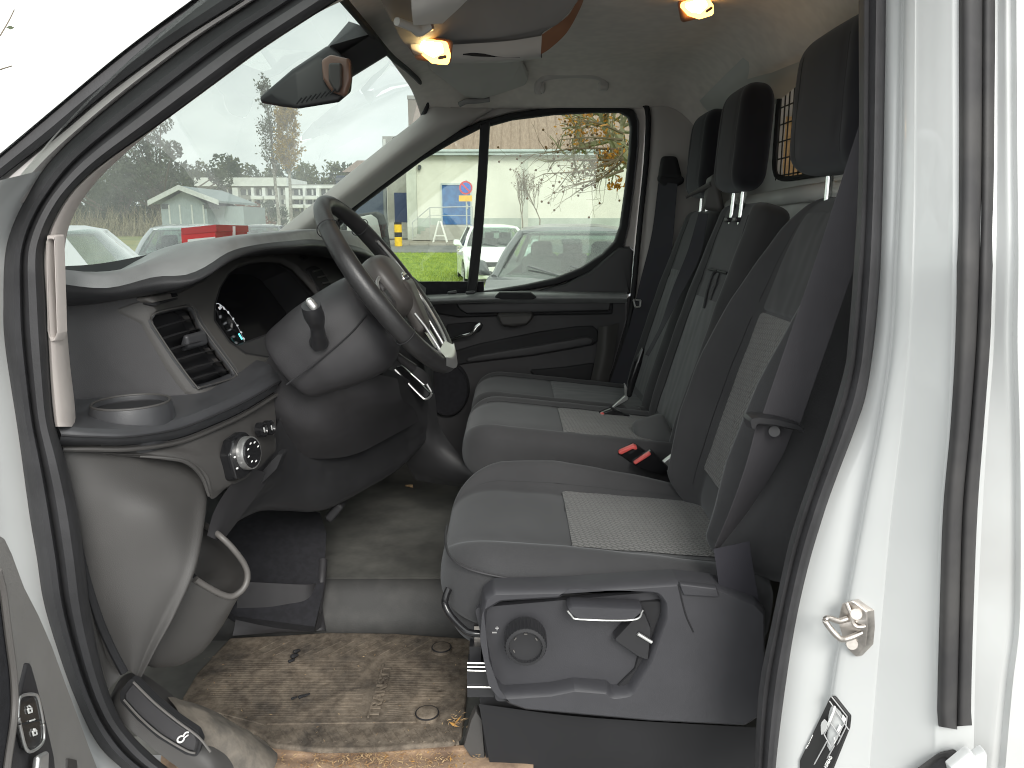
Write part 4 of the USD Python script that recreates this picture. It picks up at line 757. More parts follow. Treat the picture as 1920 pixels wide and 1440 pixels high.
vn = part(dash, 'air_vent', drape([(281, 600), (292, 584), (354, 571), (366, 578), (380, 610), (444, 696), (444, 706), (436, 712), (378, 729), (366, 726), (326, 672), (286, 612)], lambda y, z: fasc(y, z) + .004, (-.008, 0, -.004), 5, 3, holes=[[(x + (360 - x) * .03, y + (650 - y) * .03) for x, y in vent]]), 'shelf_plastic', 'air vent with six slats')
vo_ = cr([PS(x, y, lambda y_, z_: fasc(y_, z_) + .006) for x, y in [(284, 601), (293, 587), (353, 574), (364, 581), (378, 611), (441, 697), (441, 704), (434, 710), (378, 726), (368, 724), (328, 671), (289, 612)]], 120, True)
part(vn, 'vent_rim', tube(np.vstack([vo_, vo_[:2]]), .0016, 6, None, False), 'dash_grey')
vf = lambda d: (lambda y, z: fasc(y, z) - d)
part(vn, 'vent_duct', drape([(278, 590), (360, 562), (450, 704), (372, 736)], vf(.045), (-.004, 0, 0), 2, 0), 'matte_black')
part(vn, 'duct_wall', drape([(281, 600), (292, 582), (354, 570), (366, 578), (446, 700), (440, 712), (376, 730), (366, 728)], vf(.006), (-.045, 0, -.02), 4, 0, holes=[[(x, y) for x, y in vent]]), 'matte_black')
for (a, b) in (((291, 618), (374, 596)), ((306, 636), (386, 614)), ((322, 656), (398, 635)), ((334, 676), (411, 655)), ((350, 695), (424, 676)), ((362, 712), (432, 694))):
    p0, p1 = PS(*a, vf(.006)), PS(*b, vf(.008)); mid = (p0 + p1) / 2 + np.array([.008, 0, .004])
    w = np.array([-.024, .006, -.004])
    c = cr([p0, mid, p1], 14); part(vn, 'slat', loft(np.stack([c, c + w * .5 + [0, 0, .0010], c + w, c + w * .5 - [0, 0, .0010]], 1)), 'dash_black')
for (a, b) in (((352, 592), (362, 604)), ((366, 616), (376, 628)), ((392, 652), (402, 664)), ((408, 672), (420, 686))):
    p0, p1 = PS(*a, vf(.022)), PS(*b, vf(.022)); part(vn, 'cross_vane', loft([p + np.array([[-.012, 0, 0], [0, .002, 0], [.012, 0, 0], [0, -.002, 0]]) for p in (p0, p1)]), 'dash_grey')
part(vn, 'vent_tab', blob((*PS(350, 634, vf(-.002)), .006), (*PS(380, 626, vf(-.002)), .006), (*PS(352, 646, vf(.006)), .007), (*PS(382, 640, vf(.006)), .007), (*PS(345, 652, vf(.02)), .006)), 'shelf_plastic')
# instrument cluster: dark hood, gauge ring with ticks and a lit needle
ch = part(dash, 'instrument_cluster', drape([(398, 604), (400, 566), (408, 536), (428, 506), (450, 490), (505, 480), (540, 483), (566, 498), (614, 552), (612, 600), (560, 650), (500, 676), (456, 668), (424, 642)], vf(.016), (-.12, 0, -.05), 4, 0, holes=[clus]), 'matte_black', 'black instrument hood with a lit gauge')
part(ch, 'cluster_floor', drape([(430, 655), (470, 640), (530, 618), (600, 580), (612, 600), (560, 655), (500, 676)], vf(.03), (-.01, 0, 0), 3, 0), 'dash_charcoal')
part(ch, 'cluster_face', drape([(380, 560), (430, 470), (560, 470), (640, 560), (600, 620), (480, 690), (420, 670)], vf(.115), (-.004, 0, 0), 3, 0), 'gloss_black')
gc, ga, gb_ = PS(432, 613, vf(.060)), None, None
e1 = PS(459, 640, vf(.060)) - gc; e2 = PS(420, 577, vf(.060)) - gc
gc = gc; ax1 = np.array([-.01, .052, .004]); ax2 = np.array([-.026, 0, .047])
gp_ = lambda a, k=1.0: gc + (ax1 * math.cos(a) + ax2 * math.sin(a)) * k
part(ch, 'gauge_dial', loft([[gp_(a, k) + np.array([-d, 0, 0]) for a in np.linspace(0, 2 * math.pi, 48, endpoint=False)] for k, d in ((1.0, .03), (1.0, 0), (.97, -.001), (.95, .006), (.02, .007))]), 'gloss_black')
part(ch, 'gauge_ring', tube([gp_(a) for a in np.linspace(-1.35, 2.1, 40)], .0010, 6), 'gauge_white')
tk = [-1.2, -.85, -.5, -.15, .2, .6, 1.0, 1.4, 1.75]
for k, a in enumerate(tk):
    part(ch, 'gauge_mark', tube([gp_(a, .80) + [.004, 0, 0], gp_(a, .91) + [.004, 0, 0]], .0017, 6, None, False), 'gauge_white')
part(ch, 'gauge_needle', tube([gp_(-1.0, .42) + [.005, 0, 0], gp_(-1.25, .62) + [.005, 0, 0]], .0016, 6, None, False), 'gauge_light')
# second vent and slot at the centre
for poly, m in ([(576, 505), (592, 498), (602, 503), (632, 548), (618, 556), (600, 545)], 'matte_black'), ([(560, 484), (572, 478), (582, 482), (574, 488)], 'matte_black'), ([(682, 488), (704, 486), (724, 516), (700, 520)], 'matte_black'):
    part(dash, 'centre_vent' if poly[0][0] != 560 else 'trim_slot', drape(poly, lambda y, z: fasc(y, z) + .003, (-.02, 0, 0), 3, 1), m)
for k in range(4):
    a, b = DF((582 + k * 9, 512 + k * 11), (600 + k * 8, 507 + k * 12), off=.008); part(dash, 'centre_vent_slat', cyl(a, b, .002, 6), 'dash_grey')
part(dash, 'centre_stack', lines([DF((640, 470), (690, 486), (745, 528), (800, 566)), DF((640, 600), (700, 600), (760, 600), (800, 610)), DF((640, 720), (700, 720), (770, 720), (806, 720))], 30, 5), 'dash_charcoal')
part(dash, 'radio_screen', drape([(666, 470), (700, 466), (730, 520), (690, 528)], lambda y, z: fasc(y, z) + .006, (-.01, 0, 0), 3, 2), 'dash_grey_smooth')
# shelf with cup holder
sj = L((118, 748, .235), (180, 742, .262), (250, 735, .292), (330, 736, .315), (400, 728, .34), (460, 705, .41), (505, 682, .47))
se = L((108, 800, .03), (165, 806, .05), (240, 806, .09), (330, 790, .165), (400, 764, .245), (460, 737, .335), (522, 703, .45))
sm = L((112, 826, .028), (165, 826, .048), (240, 826, .088), (330, 812, .162), (400, 786, .242), (460, 758, .332), (522, 722, .45))
su = L((114, 834, .045), (165, 834, .066), (240, 834, .106), (330, 822, .18), (400, 796, .26), (460, 768, .35), (522, 730, .465))
shf = part(dash, 'shelf', lines([sj + [-.03, .02, .004], sj, sj * .5 + se * .5, sj * .08 + se * .92 + [0, 0, .002], se, se * .5 + sm * .5 + [.005, -.003, 0], sm, su], 90, 5), 'shelf_plastic', 'curved shelf with a round cup holder')
part(shf, 'shelf_groove', tube(se * .42 + sm * .58 + [.006, -.004, 0], .0016, 6, 80), 'matte_black')
part(shf, 'trim_seam', tube(su + [.004, -.003, -.006], .0035, 8, 80), 'dash_grey')
cc_ = P(246, 755, .165); A1, A2 = np.array([.0585, .002, 0]), np.array([-.002, .0585, 0]); zz = np.array([0, 0, 1.0])
def cring(k, h, n=64): return np.array([cc_ + (A1 * math.cos(t) + A2 * math.sin(t)) * k + zz * h for t in np.linspace(0, 2 * math.pi, n, endpoint=False)])
part(shf, 'cup_holder', loft([cring(1.06, -.030), cring(1.05, -.016), cring(1.0, -.003), cring(.985, .0), cring(.90, .0), cring(.885, -.004), cring(.80, -.07), cring(.02, -.07)], caps=False), 'shelf_plastic', 'round cup holder ring')
cr_ = cring(.945, .001); part(shf, 'cup_rim', tube(np.vstack([cr_, cr_[:2]]), .0022, 8, None, False), 'dash_grey')
part(shf, 'cup_well', loft([cring(.885, -.006), cring(.87, -.008), cring(.02, -.008)], caps=False), 'matte_black')  # flat black disc over the holder, its inner shade painted as colour
# switch panel under the shelf
swf = lines([su + [.0, .004, -.002], L((116, 842, .062), (180, 842, .085), (250, 842, .12), (320, 838, .17), (380, 835, .22), (450, 810, .32), (516, 762, .455)), L((118, 850, .064), (200, 850, .09), (270, 850, .13), (340, 855, .17), (395, 868, .215), (470, 848, .32), (518, 800, .445)), L((240, 856, .115), (300, 856, .14), (350, 862, .17), (385, 885, .195), (400, 915, .21), (470, 886, .31), (517, 840, .43)), L((300, 860, .14), (350, 868, .17), (380, 895, .195), (396, 935, .205), (425, 915, .25), (472, 890, .32), (517, 846, .435))], 80, 5)
sw = part(dash, 'switch_panel', swf, 'dash_grey')
part(sw, 'panel_edge', tube(L((262, 856, .118), (310, 859, .138), (350, 867, .163), (378, 893, .187), (392, 930, .198)), [.0015, .003, .0035, .0035, .0025], 8, 50), 'dash_grey')
kx, ky, kY = 450, 852, .272
kn_ = np.array([.95, -.22, .12]); kn_ /= np.linalg.norm(kn_); ku = np.array([-.16, 0, 1.0]); ku -= kn_ * (ku @ kn_); ku /= np.linalg.norm(ku); kr = np.cross(ku, kn_); kc_ = P(kx, ky, kY)
sp = lambda r, u, d: kc_ + kr * r + ku * u + kn_ * d
part(sw, 'switch_plate', slab(roundpoly([(-.036, -.036), (-.010, -.040), (.030, -.034), (.034, .02), (.02, .036), (-.02, .032), (-.038, .012)], .010), lambda a, b: sp(a, b, .008), -kn_ * .02, .003), 'gloss_black')
hk = part(sw, 'headlight_knob', loft([[sp(.006 + k * .029 * math.cos(t), k * .029 * math.sin(t), d) for t in np.linspace(0, 2 * math.pi, 40, endpoint=False)] for k, d in ((1.0, .006), (1.0, .016), (.97, .020), (.90, .020))], caps=False), 'satin_silver', 'round headlight switch with a silver ring')
part(hk, 'knob_face', loft([[sp(.006 + k * .0265 * math.cos(t), k * .0265 * math.sin(t), d) for t in np.linspace(0, 2 * math.pi, 40, endpoint=False)] for k, d in ((1.0, .010), (1.0, .0195), (.9, .022), (.02, .022))]), 'gloss_black')
for k in range(7):
    t = .3 + k * .75; part(hk, 'printed_symbol', blob((*sp(.006 + .017 * math.cos(t), .017 * math.sin(t), .022), .0013), (*sp(.006 + .017 * math.cos(t) + .003, .017 * math.sin(t) + .001, .022), .0013), seg=8), 'white_print')
for u in (.004, -.016): part(sw, 'printed_symbol', blob((*sp(-.029, u, .0085), .0018), (*sp(-.027, u, .0085), .0018), seg=8), 'white_print')
for px, py in ((488, 806), (502, 802)):
    b = P(px, py, .350 if px < 495 else .375); o = np.array([.03, -.012, .004])
    a = part(sw, 'round_button', loft([[b + kr * r * math.cos(t) + ku * r * 1.15 * math.sin(t) + kn_ * d for t in np.linspace(0, 2 * math.pi, 24, endpoint=False)] for r, d in ((.012, -.004), (.012, .008), (.009, .010), (.007, .007), (.0005, .007))]), 'gloss_black')
    part(a, 'button_glint', blob((*(b + ku * .003 + kn_ * .008), .002), (*(b - ku * .004 + kn_ * .008), .002), seg=8), 'satin_silver')
# big side panel sweeping down to the sill
f0 = L((118, 840, .055), (128, 900, .05), (142, 960, .045), (163, 1060, .045), (190, 1150, .045), (215, 1210, .048), (240, 1258, .05))
f1 = L((180, 846, .085), (195, 900, .075), (212, 960, .068), (228, 1060, .06), (238, 1150, .052), (244, 1210, .050), (248, 1262, .050))
f2 = L((270, 852, .145), (290, 900, .135), (300, 960, .10), (300, 1060, .085), (280, 1150, .065), (264, 1210, .056), (252, 1264, .052))
f3 = L((350, 862, .205), (362, 900, .195), (362, 960, .155), (346, 1060, .105), (308, 1150, .078), (280, 1210, .065), (256, 1268, .055))
f4 = L((384, 880, .235), (388, 920, .225), (384, 970, .18), (368, 1060, .125), (328, 1150, .088), (294, 1210, .07), (262, 1270, .06))
f5 = f4 + np.array([-.075, .10, 0])
lp_ = part(dash, 'side_panel', lines([f0 + [-.03, .0, 0], f0, f1, f2, f3, f4, f5], 60, 6), 'dash_grey', 'grey outer panel curving down to the sill')
part(lp_, 'panel_seam', tube(f3 * .6 + f4 * .4 + [.002, -.002, 0], .0011, 6, 60), 'matte_black')
part(lp_, 'panel_gap', tube(f0 + [-.004, -.004, 0], .006, 8, 60), 'matte_black')
part(dash, 'pillar_foot_trim', lines([L((143, 935, .055), (158, 1040, .055), (180, 1150, .05), (203, 1235, .05), (232, 1262, .052)), L((138, 935, .03), (155, 1050, .03), (166, 1137, .03), (182, 1215, .03), (203, 1292, .03))], 40, 4), 'dash_grey')
# storage bin with pale rim
brim = L((385, 985, .25), (410, 1003, .215), (436, 1028, .215), (458, 1058, .225), (464, 1082, .225), (456, 1104, .215), (436, 1118, .20), (415, 1114, .185), (388, 1100, .165), (366, 1086, .15))
b0 = L((465, 1078, .226), (457, 1104, .216), (437, 1119, .20), (415, 1115, .185), (388, 1101, .165), (360, 1082, .15))
b1 = L((446, 1120, .22), (430, 1148, .205), (405, 1168, .185), (375, 1170, .165), (345, 1160, .145), (318, 1140, .125))
b2 = L((412, 1180, .21), (380, 1222, .185), (348, 1242, .16), (318, 1247, .135), (295, 1247, .115), (276, 1240, .10))
bn = part(dash, 'storage_bin', lines([b0, b1, b2, b2 + [-.03, .03, -.01]], 60, 8), 'dash_grey', 'open storage bin with a pale rim')
part(dash, 'lower_arm', lines([L((462, 880, .30), (428, 915, .245), (402, 958, .215), (388, 1004, .20)), L((492, 884, .345), (452, 928, .29), (424, 972, .245), (406, 1012, .215)), L((506, 900, .40), (470, 945, .34), (440, 985, .29), (418, 1014, .25))], 30, 4), 'dash_charcoal')
part(bn, 'bin_rim', tube(brim, .0052, 10, 80), 'dash_grey_smooth')
part(bn, 'bin_hollow', lines([brim + [-.003, .004, 0], brim + [-.05, .05, -.03], brim * .3 + brim.mean(0) * .7 + [-.09, .08, -.06]], 60, 4), 'dash_grey')
# knee panels under the column
k0 = L((430, 905, .25), (470, 886, .31), (506, 852, .40), (522, 790, .45), (560, 740, .52), (640, 700, .66), (720, 690, .82), (796, 730, 1.0))
k1 = L((420, 935, .26), (470, 920, .33), (510, 890, .42), (560, 830, .52), (620, 800, .62), (690, 780, .75), (760, 770, .90), (806, 770, 1.02))
k2 = L((415, 965, .27), (455, 945, .34), (500, 920, .43), (560, 890, .53), (620, 880, .62), (690, 860, .75), (750, 840, .88), (800, 805, 1.0))
k3 = L((412, 1000, .28), (445, 975, .36), (490, 958, .46), (550, 957, .56), (612, 955, .64), (690, 915, .78), (745, 880, .90), (792, 830, 1.02))
part(dash, 'knee_panel', lines([k0, k1, k2, k3, k3 + [-.12, .05, .02], k3 + [-.25, .10, .10]], 70, 6), 'dash_black', 'dark knee panel below the steering column')
part(dash, 'column_cover', lines([L((486, 700, .47), (512, 660, .47), (560, 632, .43), (620, 650, .40), (690, 695, .44), (745, 710, .56)), L((494, 725, .462), (530, 712, .445), (585, 712, .415), (645, 735, .43), (705, 755, .50), (755, 750, .62)), L((506, 765, .458), (545, 790, .45), (600, 806, .47), (660, 806, .54), (720, 790, .66), (775, 765, .80)), L((500, 800, .50), (545, 850, .53), (610, 860, .58), (670, 850, .66), (730, 820, .76), (785, 790, .90))], 50, 6), 'dash_charcoal')
part(dash, 'fuse_recess', plate([(482, 892), (520, 850), (532, 852), (520, 880), (488, 912)], .36, .03, 4, 2), 'matte_black')
# centre console, gear lever gate, far side lower panel
part(dash, 'console_side', lines([L((770, 680, 1.0), (800, 700, 1.02), (815, 740, 1.05)), L((770, 790, .98), (800, 800, 1.0), (830, 810, 1.05)), L((760, 860, 1.05), (840, 890, 1.02), (905, 905, 1.0)), L((780, 900, 1.1), (840, 910, 1.08), (905, 915, 1.05))], 24, 5), 'dash_black')
gt = part(dash, 'gear_gate', plate([(738, 690), (755, 686), (808, 738), (800, 748), (788, 744)], .93, .02, 3, 2), 'gloss_black', 'glossy gear lever gate with silver edges')
part(gt, 'gate_trim', join(tube(L((740, 693, .925), (788, 742, .925), (799, 748, .925), (809, 738, .925), (800, 720, .925)), .0032, 8, 30), tube(L((770, 700, .925), (795, 722, .925)), .002, 8, 10)), 'satin_silver')
part(dash, 'glovebox_front', lines([L((800, 560, 1.55), (812, 640, 1.5), (812, 740, 1.45), (806, 790, 1.40)), L((776, 560, 1.1), (790, 640, 1.1), (800, 740, 1.05), (800, 790, 1.05))], 24, 3), 'dash_black')

# ================================================================== steering column and wheel
wt = np.array([.59, 0, -.807]); wt /= np.linalg.norm(wt); ws = np.array([.012, .9999, 0]); ws -= wt * (ws @ wt); ws /= np.linalg.norm(ws); wn = np.cross(ws, wt); wn = wn if wn[0] > 0 else -wn
WC = np.array([-.231, .450, 1.388]); WR = .1845
wp = lambda s, t, n=0.0: WC + ws * s + wt * t + wn * n
col = thing('steering_column', 'grey steering column shroud with a black stalk tipped in silver', 'steering column', tuple(wp(0, 0, -.3)))
def colring(n, s, t, dt): return [wp(s * math.copysign(abs(math.cos(a)) ** .75, math.cos(a)), dt + t * math.copysign(abs(math.sin(a)) ** .75, math.sin(a)), n) for a in np.linspace(0, 2 * math.pi, 44, endpoint=False)]
sh_ = part(col, 'column_shroud', loft(cr2(np.array([colring(*q) for q in ((-.045, .055, .055, .015), (-.055, .075, .078, .02), (-.09, .088, .095, .03), (-.16, .094, .092, .022), (-.20, .090, .084, .016), (-.235, .084, .076, .012), (-.245, .07, .06, .012))]).reshape(7, -1), 5).reshape(-1, 44, 3)), 'dash_charcoal', 'shroud around the steering column')
part(sh_, 'shroud_seam', tube([np.array(colring(n, s + .001, t + .001, d))[22] for n, s, t, d in ((-.05, .075, .078, .02), (-.09, .088, .095, .03), (-.16, .096, .105, .035), (-.24, .100, .10, .035))], .0018, 6), 'matte_black')
stk = part(col, 'indicator_stalk', tube(L((598, 642, .35), (596, 622, .315), (592, 600, .29), (586, 584, .27), (583, 572, .262)), [.017, .013, .012, .017, .016], 14, 40), 'satin_black', 'black stalk with a silver end cap')
part(stk, 'stalk_cap', blob((*P(581, 566, .255), .007), (*P(588, 575, .255), .007)), 'satin_silver')
part(stk, 'stalk_socket', plate([(576, 640), (596, 612), (616, 640), (590, 664)], .352, .02, 6, 3), 'dash_charcoal')
part(col, 'stalk', tube(L((725, 648, .55), (745, 668, .57), (775, 690, .6)), [.007, .008, .010], 10), 'dash_charcoal')
part(col, 'stalk_mark', box(P(736, 653, .535), (.014, .004, .006), rot((0, 1, 0), 30)), 'red_plastic')
part(col, 'key_fob', join(blob((*P(700, 690, .62), .02), (*P(706, 730, .62), .016), (*P(700, 760, .63), .012))), 'matte_black')
sw_ = thing('steering_wheel', 'black leather steering wheel with silver lower spoke', 'steering wheel', tuple(WC))
def rimr(a): return WR
nr_ = 120; ang = np.linspace(0, 2 * math.pi, nr_, endpoint=False)
thk = .0162 + .0014 * np.cos(2 * ang)
part(sw_, 'rim', ring(WC, ws * WR, wt * WR, thk, nr_, 18), 'leather', 'stitched black leather rim')
for a in (-2.36, -.78, .5, 2.64):
    c = wp(WR * math.cos(a), WR * math.sin(a)); e = ws * math.cos(a) + wt * math.sin(a)
    part(sw_, 'rim_seam', ring(c, e * .0192, wn * .0192, .0009, 28, 6), 'matte_black')
part(sw_, 'rim_bezel', tube(torus_path(wp(0, 0, .010), ws * (WR - .0165), wt * (WR - .0165), 90, -.55, 3.69), .0032, 8, None, False), 'satin_silver')
hub = part(sw_, 'hub', loft(cr2(np.array([[wp(a * math.copysign(abs(math.cos(t)) ** .7, math.cos(t)), b * math.copysign(abs(math.sin(t)) ** .8, math.sin(t)) + dt, n) for t in np.linspace(0, 2 * math.pi, 48, endpoint=False)] for n, a, b, dt in ((-.05, .045, .055, .008), (-.02, .066, .062, .004), (.005, .074, .064, .004), (.020, .070, .058, .004), (.030, .052, .042, .004), (.034, .02, .02, .004))]).reshape(6, -1), 4).reshape(-1, 48, 3)), 'wheel_hub', 'padded hub with an oval badge')
bd = part(hub, 'badge', loft([[wp(k * .026 * math.cos(t), k * .0125 * math.sin(t) + .008, n) for t in np.linspace(0, 2 * math.pi, 40, endpoint=False)] for k, n in ((1.0, .026), (1.0, .0345), (.93, .0360), (.86, .0357), (.02, .0357))]), 'chrome')
part(hub, 'hub_tongue', blob((*wp(-.03, .02, .02), .018), (*wp(.03, .02, .02), .018), (*wp(-.022, .095, .004), .014), (*wp(.022, .095, .004), .014), (*wp(0, .108, -.002), .012)), 'wheel_hub')
part(bd, 'badge_script', join(*[tube([wp(x0 + .004 * math.cos(t) * m, .008 + .0045 * math.sin(t), .0363) for t in np.linspace(.4, 5.9, 14)], .0009, 5) for x0, m in ((-.013, 1), (-.004, .8), (.005, .8), (.014, 1))]), 'dash_black')
for s in (-1, 1):
    sp_ = part(sw_, 'side_spoke', blob((*wp(s * .07, -.005, -.008), .014), (*wp(s * .075, .03, -.008), .014), (*wp(s * .165, .02, .0), .011), (*wp(s * .165, .045, .0), .010)), 'gloss_black')
    part(sp_, 'spoke_button', blob((*wp(s * .10, .008, .004), .007), (*wp(s * .125, .01, .002), .006), (*wp(s * .10, .03, .002), .006)), 'satin_black')
    part(sp_, 'spoke_trim', tube([wp(s * .085, -.018, .010), wp(s * .12, -.012, .009), wp(s * .158, .0, .010)], .003, 8), 'satin_silver')
for s in (-1, 1):
    ls_ = part(sw_, 'lower_spoke', loft([[wp(s * (x + w_ * cx), t, n + h * cy) for cx, cy in circ(14, 1)] for x, w_, t, n, h in ((.040, .0022, .07, .014, .0022), (.036, .0022, .10, .014, .0022), (.033, .0026, .14, .010, .003), (.034, .004, .172, .005, .005))]), 'satin_silver', 'silver trim of the lower spoke')
part(ls_, 'spoke_web', lines([[wp(s, .06, .006) for s in (-.036, 0, .036)], [wp(s, .11, .006) for s in (-.032, 0, .032)], [wp(s, .17, .0) for s in (-.03, 0, .03)]], 16, 4), 'gloss_black')
part(ls_, 'spoke_foot', lines([[wp(s, .150 - .0 * abs(s), .012) for s in (-.055, -.03, 0, .03, .055)], [wp(s, .166, .0165) for s in (-.075, -.035, 0, .035, .075)], [wp(s, .182 - 2.2 * s * s, .019) for s in (-.085, -.04, 0, .04, .085)], [wp(s, .199 - 2.9 * s * s, .010) for s in (-.085, -.04, 0, .04, .085)]], 30, 4), 'satin_silver')

# ================================================================== mirror and sensor pod on the windscreen
mir = thing('rear_view_mirror', 'dark rear view mirror pod hanging from the windscreen top', 'mirror', tuple(P(700, 90, .80)))
part(mir, 'mirror_stem', hullp([P(654, 40, .72), P(672, 46, .68), P(700, 62, .66), P(728, 103, .78), P(657, 147, .82), P(600, 135, .74), P(560, 150, .70), P(620, 85, .66), P(640, 60, .86), P(720, 95, .95), P(640, 140, .98)]), 'dash_charcoal')
part(mir, 'stem_cover', hullp([P(640, 103, .66), P(698, 64, .655), P(729, 100, .72), P(657, 143, .74), P(650, 120, .70)]), 'shelf_plastic')
mpod = [(496, 186, .62, .012), (512, 176, .62, .016), (556, 142, .63, .02), (600, 116, .65, .022), (618, 100, .67, .02), (648, 128, .66, .022), (646, 165, .65, .020), (632, 184, .64, .012), (560, 197, .62, .010), (530, 192, .62, .012)]
md = part(mir, 'mirror_housing', blob(*[(*P(x, y, Y), r * .7) for x, y, Y, r in mpod], *[(*P(x, y, Y + .14), r * .7) for x, y, Y, r in mpod[3:8]]), 'satin_black', 'dark tapered mirror housing', smooth=70)
part(md, 'vent_slit', join(*[cyl(P(556 + 9 * k, 193 - 2.4 * k + 2, .600), P(566 + 9 * k, 183 - 2.4 * k, .600), .0016, 6) for k in range(8)]), 'matte_black')
part(mir, 'mirror_end', blob(*[(*P(x, y, .622), .009) for x, y in ((612, 118), (622, 112), (650, 118), (651, 150), (644, 172), (626, 165), (614, 146))]), 'bronze_reflect', 'bronze-tinted end of the mirror pod')
part(mir, 'mirror_end_inset', blob(*[(*P(x, y, .606), .006) for x, y in ((622, 124), (636, 124), (636, 160), (632, 168), (622, 150))]), 'wheel_hub')

# ================================================================== red box on the dashboard
rb = thing('red_box', 'red cardboard box lying on the dashboard under the windscreen', 'box', tuple(P(400, 455, .62)))
bx0 = np.array([P(343, 452, .72), P(404, 446, .62), P(463, 438, .86)])
def prism(a, b, c, h0, h1):
    d = a + c - b; q = np.array([a, b, c, d]); up = np.array([0, 0, 1.0]); return hullp(np.vstack([q - up * h0, q + up * h1]))
hz_ = .033
part(rb, 'box_body', prism(P(341, 455, .74), P(405, 452, .64), P(464, 445, .84), .03, .020), 'red_box')
part(rb, 'box_lid', prism(P(339.5, 430, .738), P(405, 423.5, .634), P(465.5, 425, .844), .012, .0025), 'red_box_dark')
part(rb, 'printed_band', plate([(436, 424), (441, 424), (441, 444), (436, 445)], .735, .002, 0, 0), 'white_print')
part(rb, 'printed_panel', plate([(352, 449), (403, 444), (403, 452), (352, 458)], .632, .002, 0, 0), 'white_print')

# ================================================================== floor mat
fm = thing('floor_mat', 'muddy brown ribbed rubber mat in the driver footwell', 'floor mat', tuple(PZ(650, 1300, .556)))
mo = [(432, 1194), (520, 1190), (620, 1184), (740, 1186), (884, 1196), (880, 1260), (872, 1330), (866, 1378), (850, 1392), (700, 1404), (600, 1405), (510, 1396), (492, 1380), (420, 1345), (338, 1314), (370, 1260)]
def mz(px, py, h=0.0): return PZ(px, py, .556 + h)
part(fm, 'mat_sheet', slab(shapely.segmentize(roundpoly(mo, 8), 20), lambda x, y: mz(x, y, .006), (0, 0, -.008), 4), 'dirty_mat')
ribs = []; rng = random.Random(5)
def rib(x0, y0, x1, y1, w=.0035, h=.012):
    a, b = mz(x0, y0, h - .004), mz(x1, y1, h - .004); d = b - a; d /= np.linalg.norm(d); s = np.cross(d, [0, 0, 1.0]); z = np.array([0, 0, -.008])
    ribs.append(loft([[p - s * w + z, p - s * w * .6, p + s * w * .6, p + s * w + z] for p in (a, b)]))
for k in range(27):
    y = 1236 + k * 4.1; kk = k / 1.85; xl = 418 - kk * 5.2 if kk < 9 else 372 + (kk - 9) * 18; xr = 850 - (k * 7 % 5) * 5
    for seg in ((xl + 20, 676), (722, xr - (70 if k > 21 else 0))): rib(seg[0] + rng.uniform(-14, 10), y, seg[1] + rng.uniform(-12, 4), y + rng.uniform(-1, 4), .0016, .0105)
for k in range(17):
    x = 470 + k * 24; rib(x, 1226 + rng.uniform(-3, 3), x + 50, 1199 + rng.uniform(-2, 3), .0022, .011)
for k in range(17):
    x = 505 + k * 21; rib(x, 1364, x + 17 if k % 2 == 0 else x + 17, 1390, .0035)
rib(500, 1356, 780, 1352, .003); rib(400, 1332, 500, 1358, .003)
part(fm, 'mat_ribs', join(*ribs), 'dirty_mat', kind='stuff')
for px, py, r in ((828, 1219, .0205), (801, 1343, .0215)):
    c = mz(px, py, .006); b = part(fm, 'mat_clip', loft([c + np.stack([circ(32, k)[:, 0] * r, circ(32, k)[:, 1] * r, np.full(32, h)], 1) for k, h in ((1.12, .0), (1.1, .006), (1.0, .0045), (.97, .009), (.8, .011), (.02, .012))]), 'dirty_mat')
    part(b, 'clip_groove', ring(c + np.array([0, 0, .0075]), np.array([r * 1.03, 0, 0]), np.array([0, r * 1.03, 0]), .0014, 32, 6), 'matte_black')
tm = meshkit.text_mesh('TRANSIT', .020, .003, True); v, f = np.array(tm.vertices), np.array(tm.faces); o = mz(708, 1348, .010)
part(fm, 'raised_lettering', (o + np.stack([-v[:, 1] * 1.0, v[:, 0] * 1.5, v[:, 2]], 1), f), 'dirty_mat', smooth=False)
part(fm, 'mud_blot', join(*[blob((*mz(px, py, .013), r), (*mz(px + 8, py - 3, .012), r * .6), seg=8) for px, py, r in ((549, 1231, .006), (553, 1222, .005), (543, 1240, .004), (562, 1307, .004), (572, 1304, .003), (548, 1310, .003))]), 'matte_black')
# pedals
pd_ = thing('pedal', 'dark foot pedal under the dashboard', 'pedal', tuple(P(640, 960, .75)))
part(pd_, 'pedal_pad', rbox(P(632, 952, .72), (.05, .07, .02), .006, rot((0, 1, 0), -50)), 'matte_black'); part(pd_, 'pedal_arm', tube([P(632, 948, .73), P(610, 900, .76), P(600, 840, .80)], .008, 8), 'matte_black')
# debris
rng = random.Random(11); dl = []
def shard(c, r, rr, tilt=.4):
    a = rng.uniform(0, 6.28); l = rr; w = rr * rng.uniform(.08, .35); u = np.array([math.cos(a), math.sin(a), rng.uniform(-tilt, tilt)]); s = np.array([-math.sin(a), math.cos(a), rng.uniform(-tilt, tilt)])
    q = np.array([c - u * l, c + s * w, c + u * l, c - s * w, c + [0, 0, w * .5]]); return q, np.array([[0, 1, 4], [1, 2, 4], [2, 3, 4], [3, 0, 4], [0, 3, 2], [0, 2, 1]])
for k in range(1100):
    x = rng.gauss(700, 110); y = rng.uniform(1404, 1446)
    if not 512 < x < 900: continue
    z = .556 if y < 1404 else .5385
    dl.append(shard(PZ(x, y, z + rng.uniform(0, .006)), 0, rng.uniform(.001, .0055)))
for k in range(90): dl.append(shard(PZ(rng.uniform(360, 880), rng.uniform(1200, 1390), .572), 0, rng.uniform(.001, .004)))
for k in range(40): dl.append(shard(PZ(rng.gauss(855, 12), rng.gauss(1352, 9), .575), 0, rng.uniform(.002, .006)))
solo('straw_debris', join(*dl), 'straw', 'bits of straw and chaff along the dirty door sill', 'debris', kind='stuff')
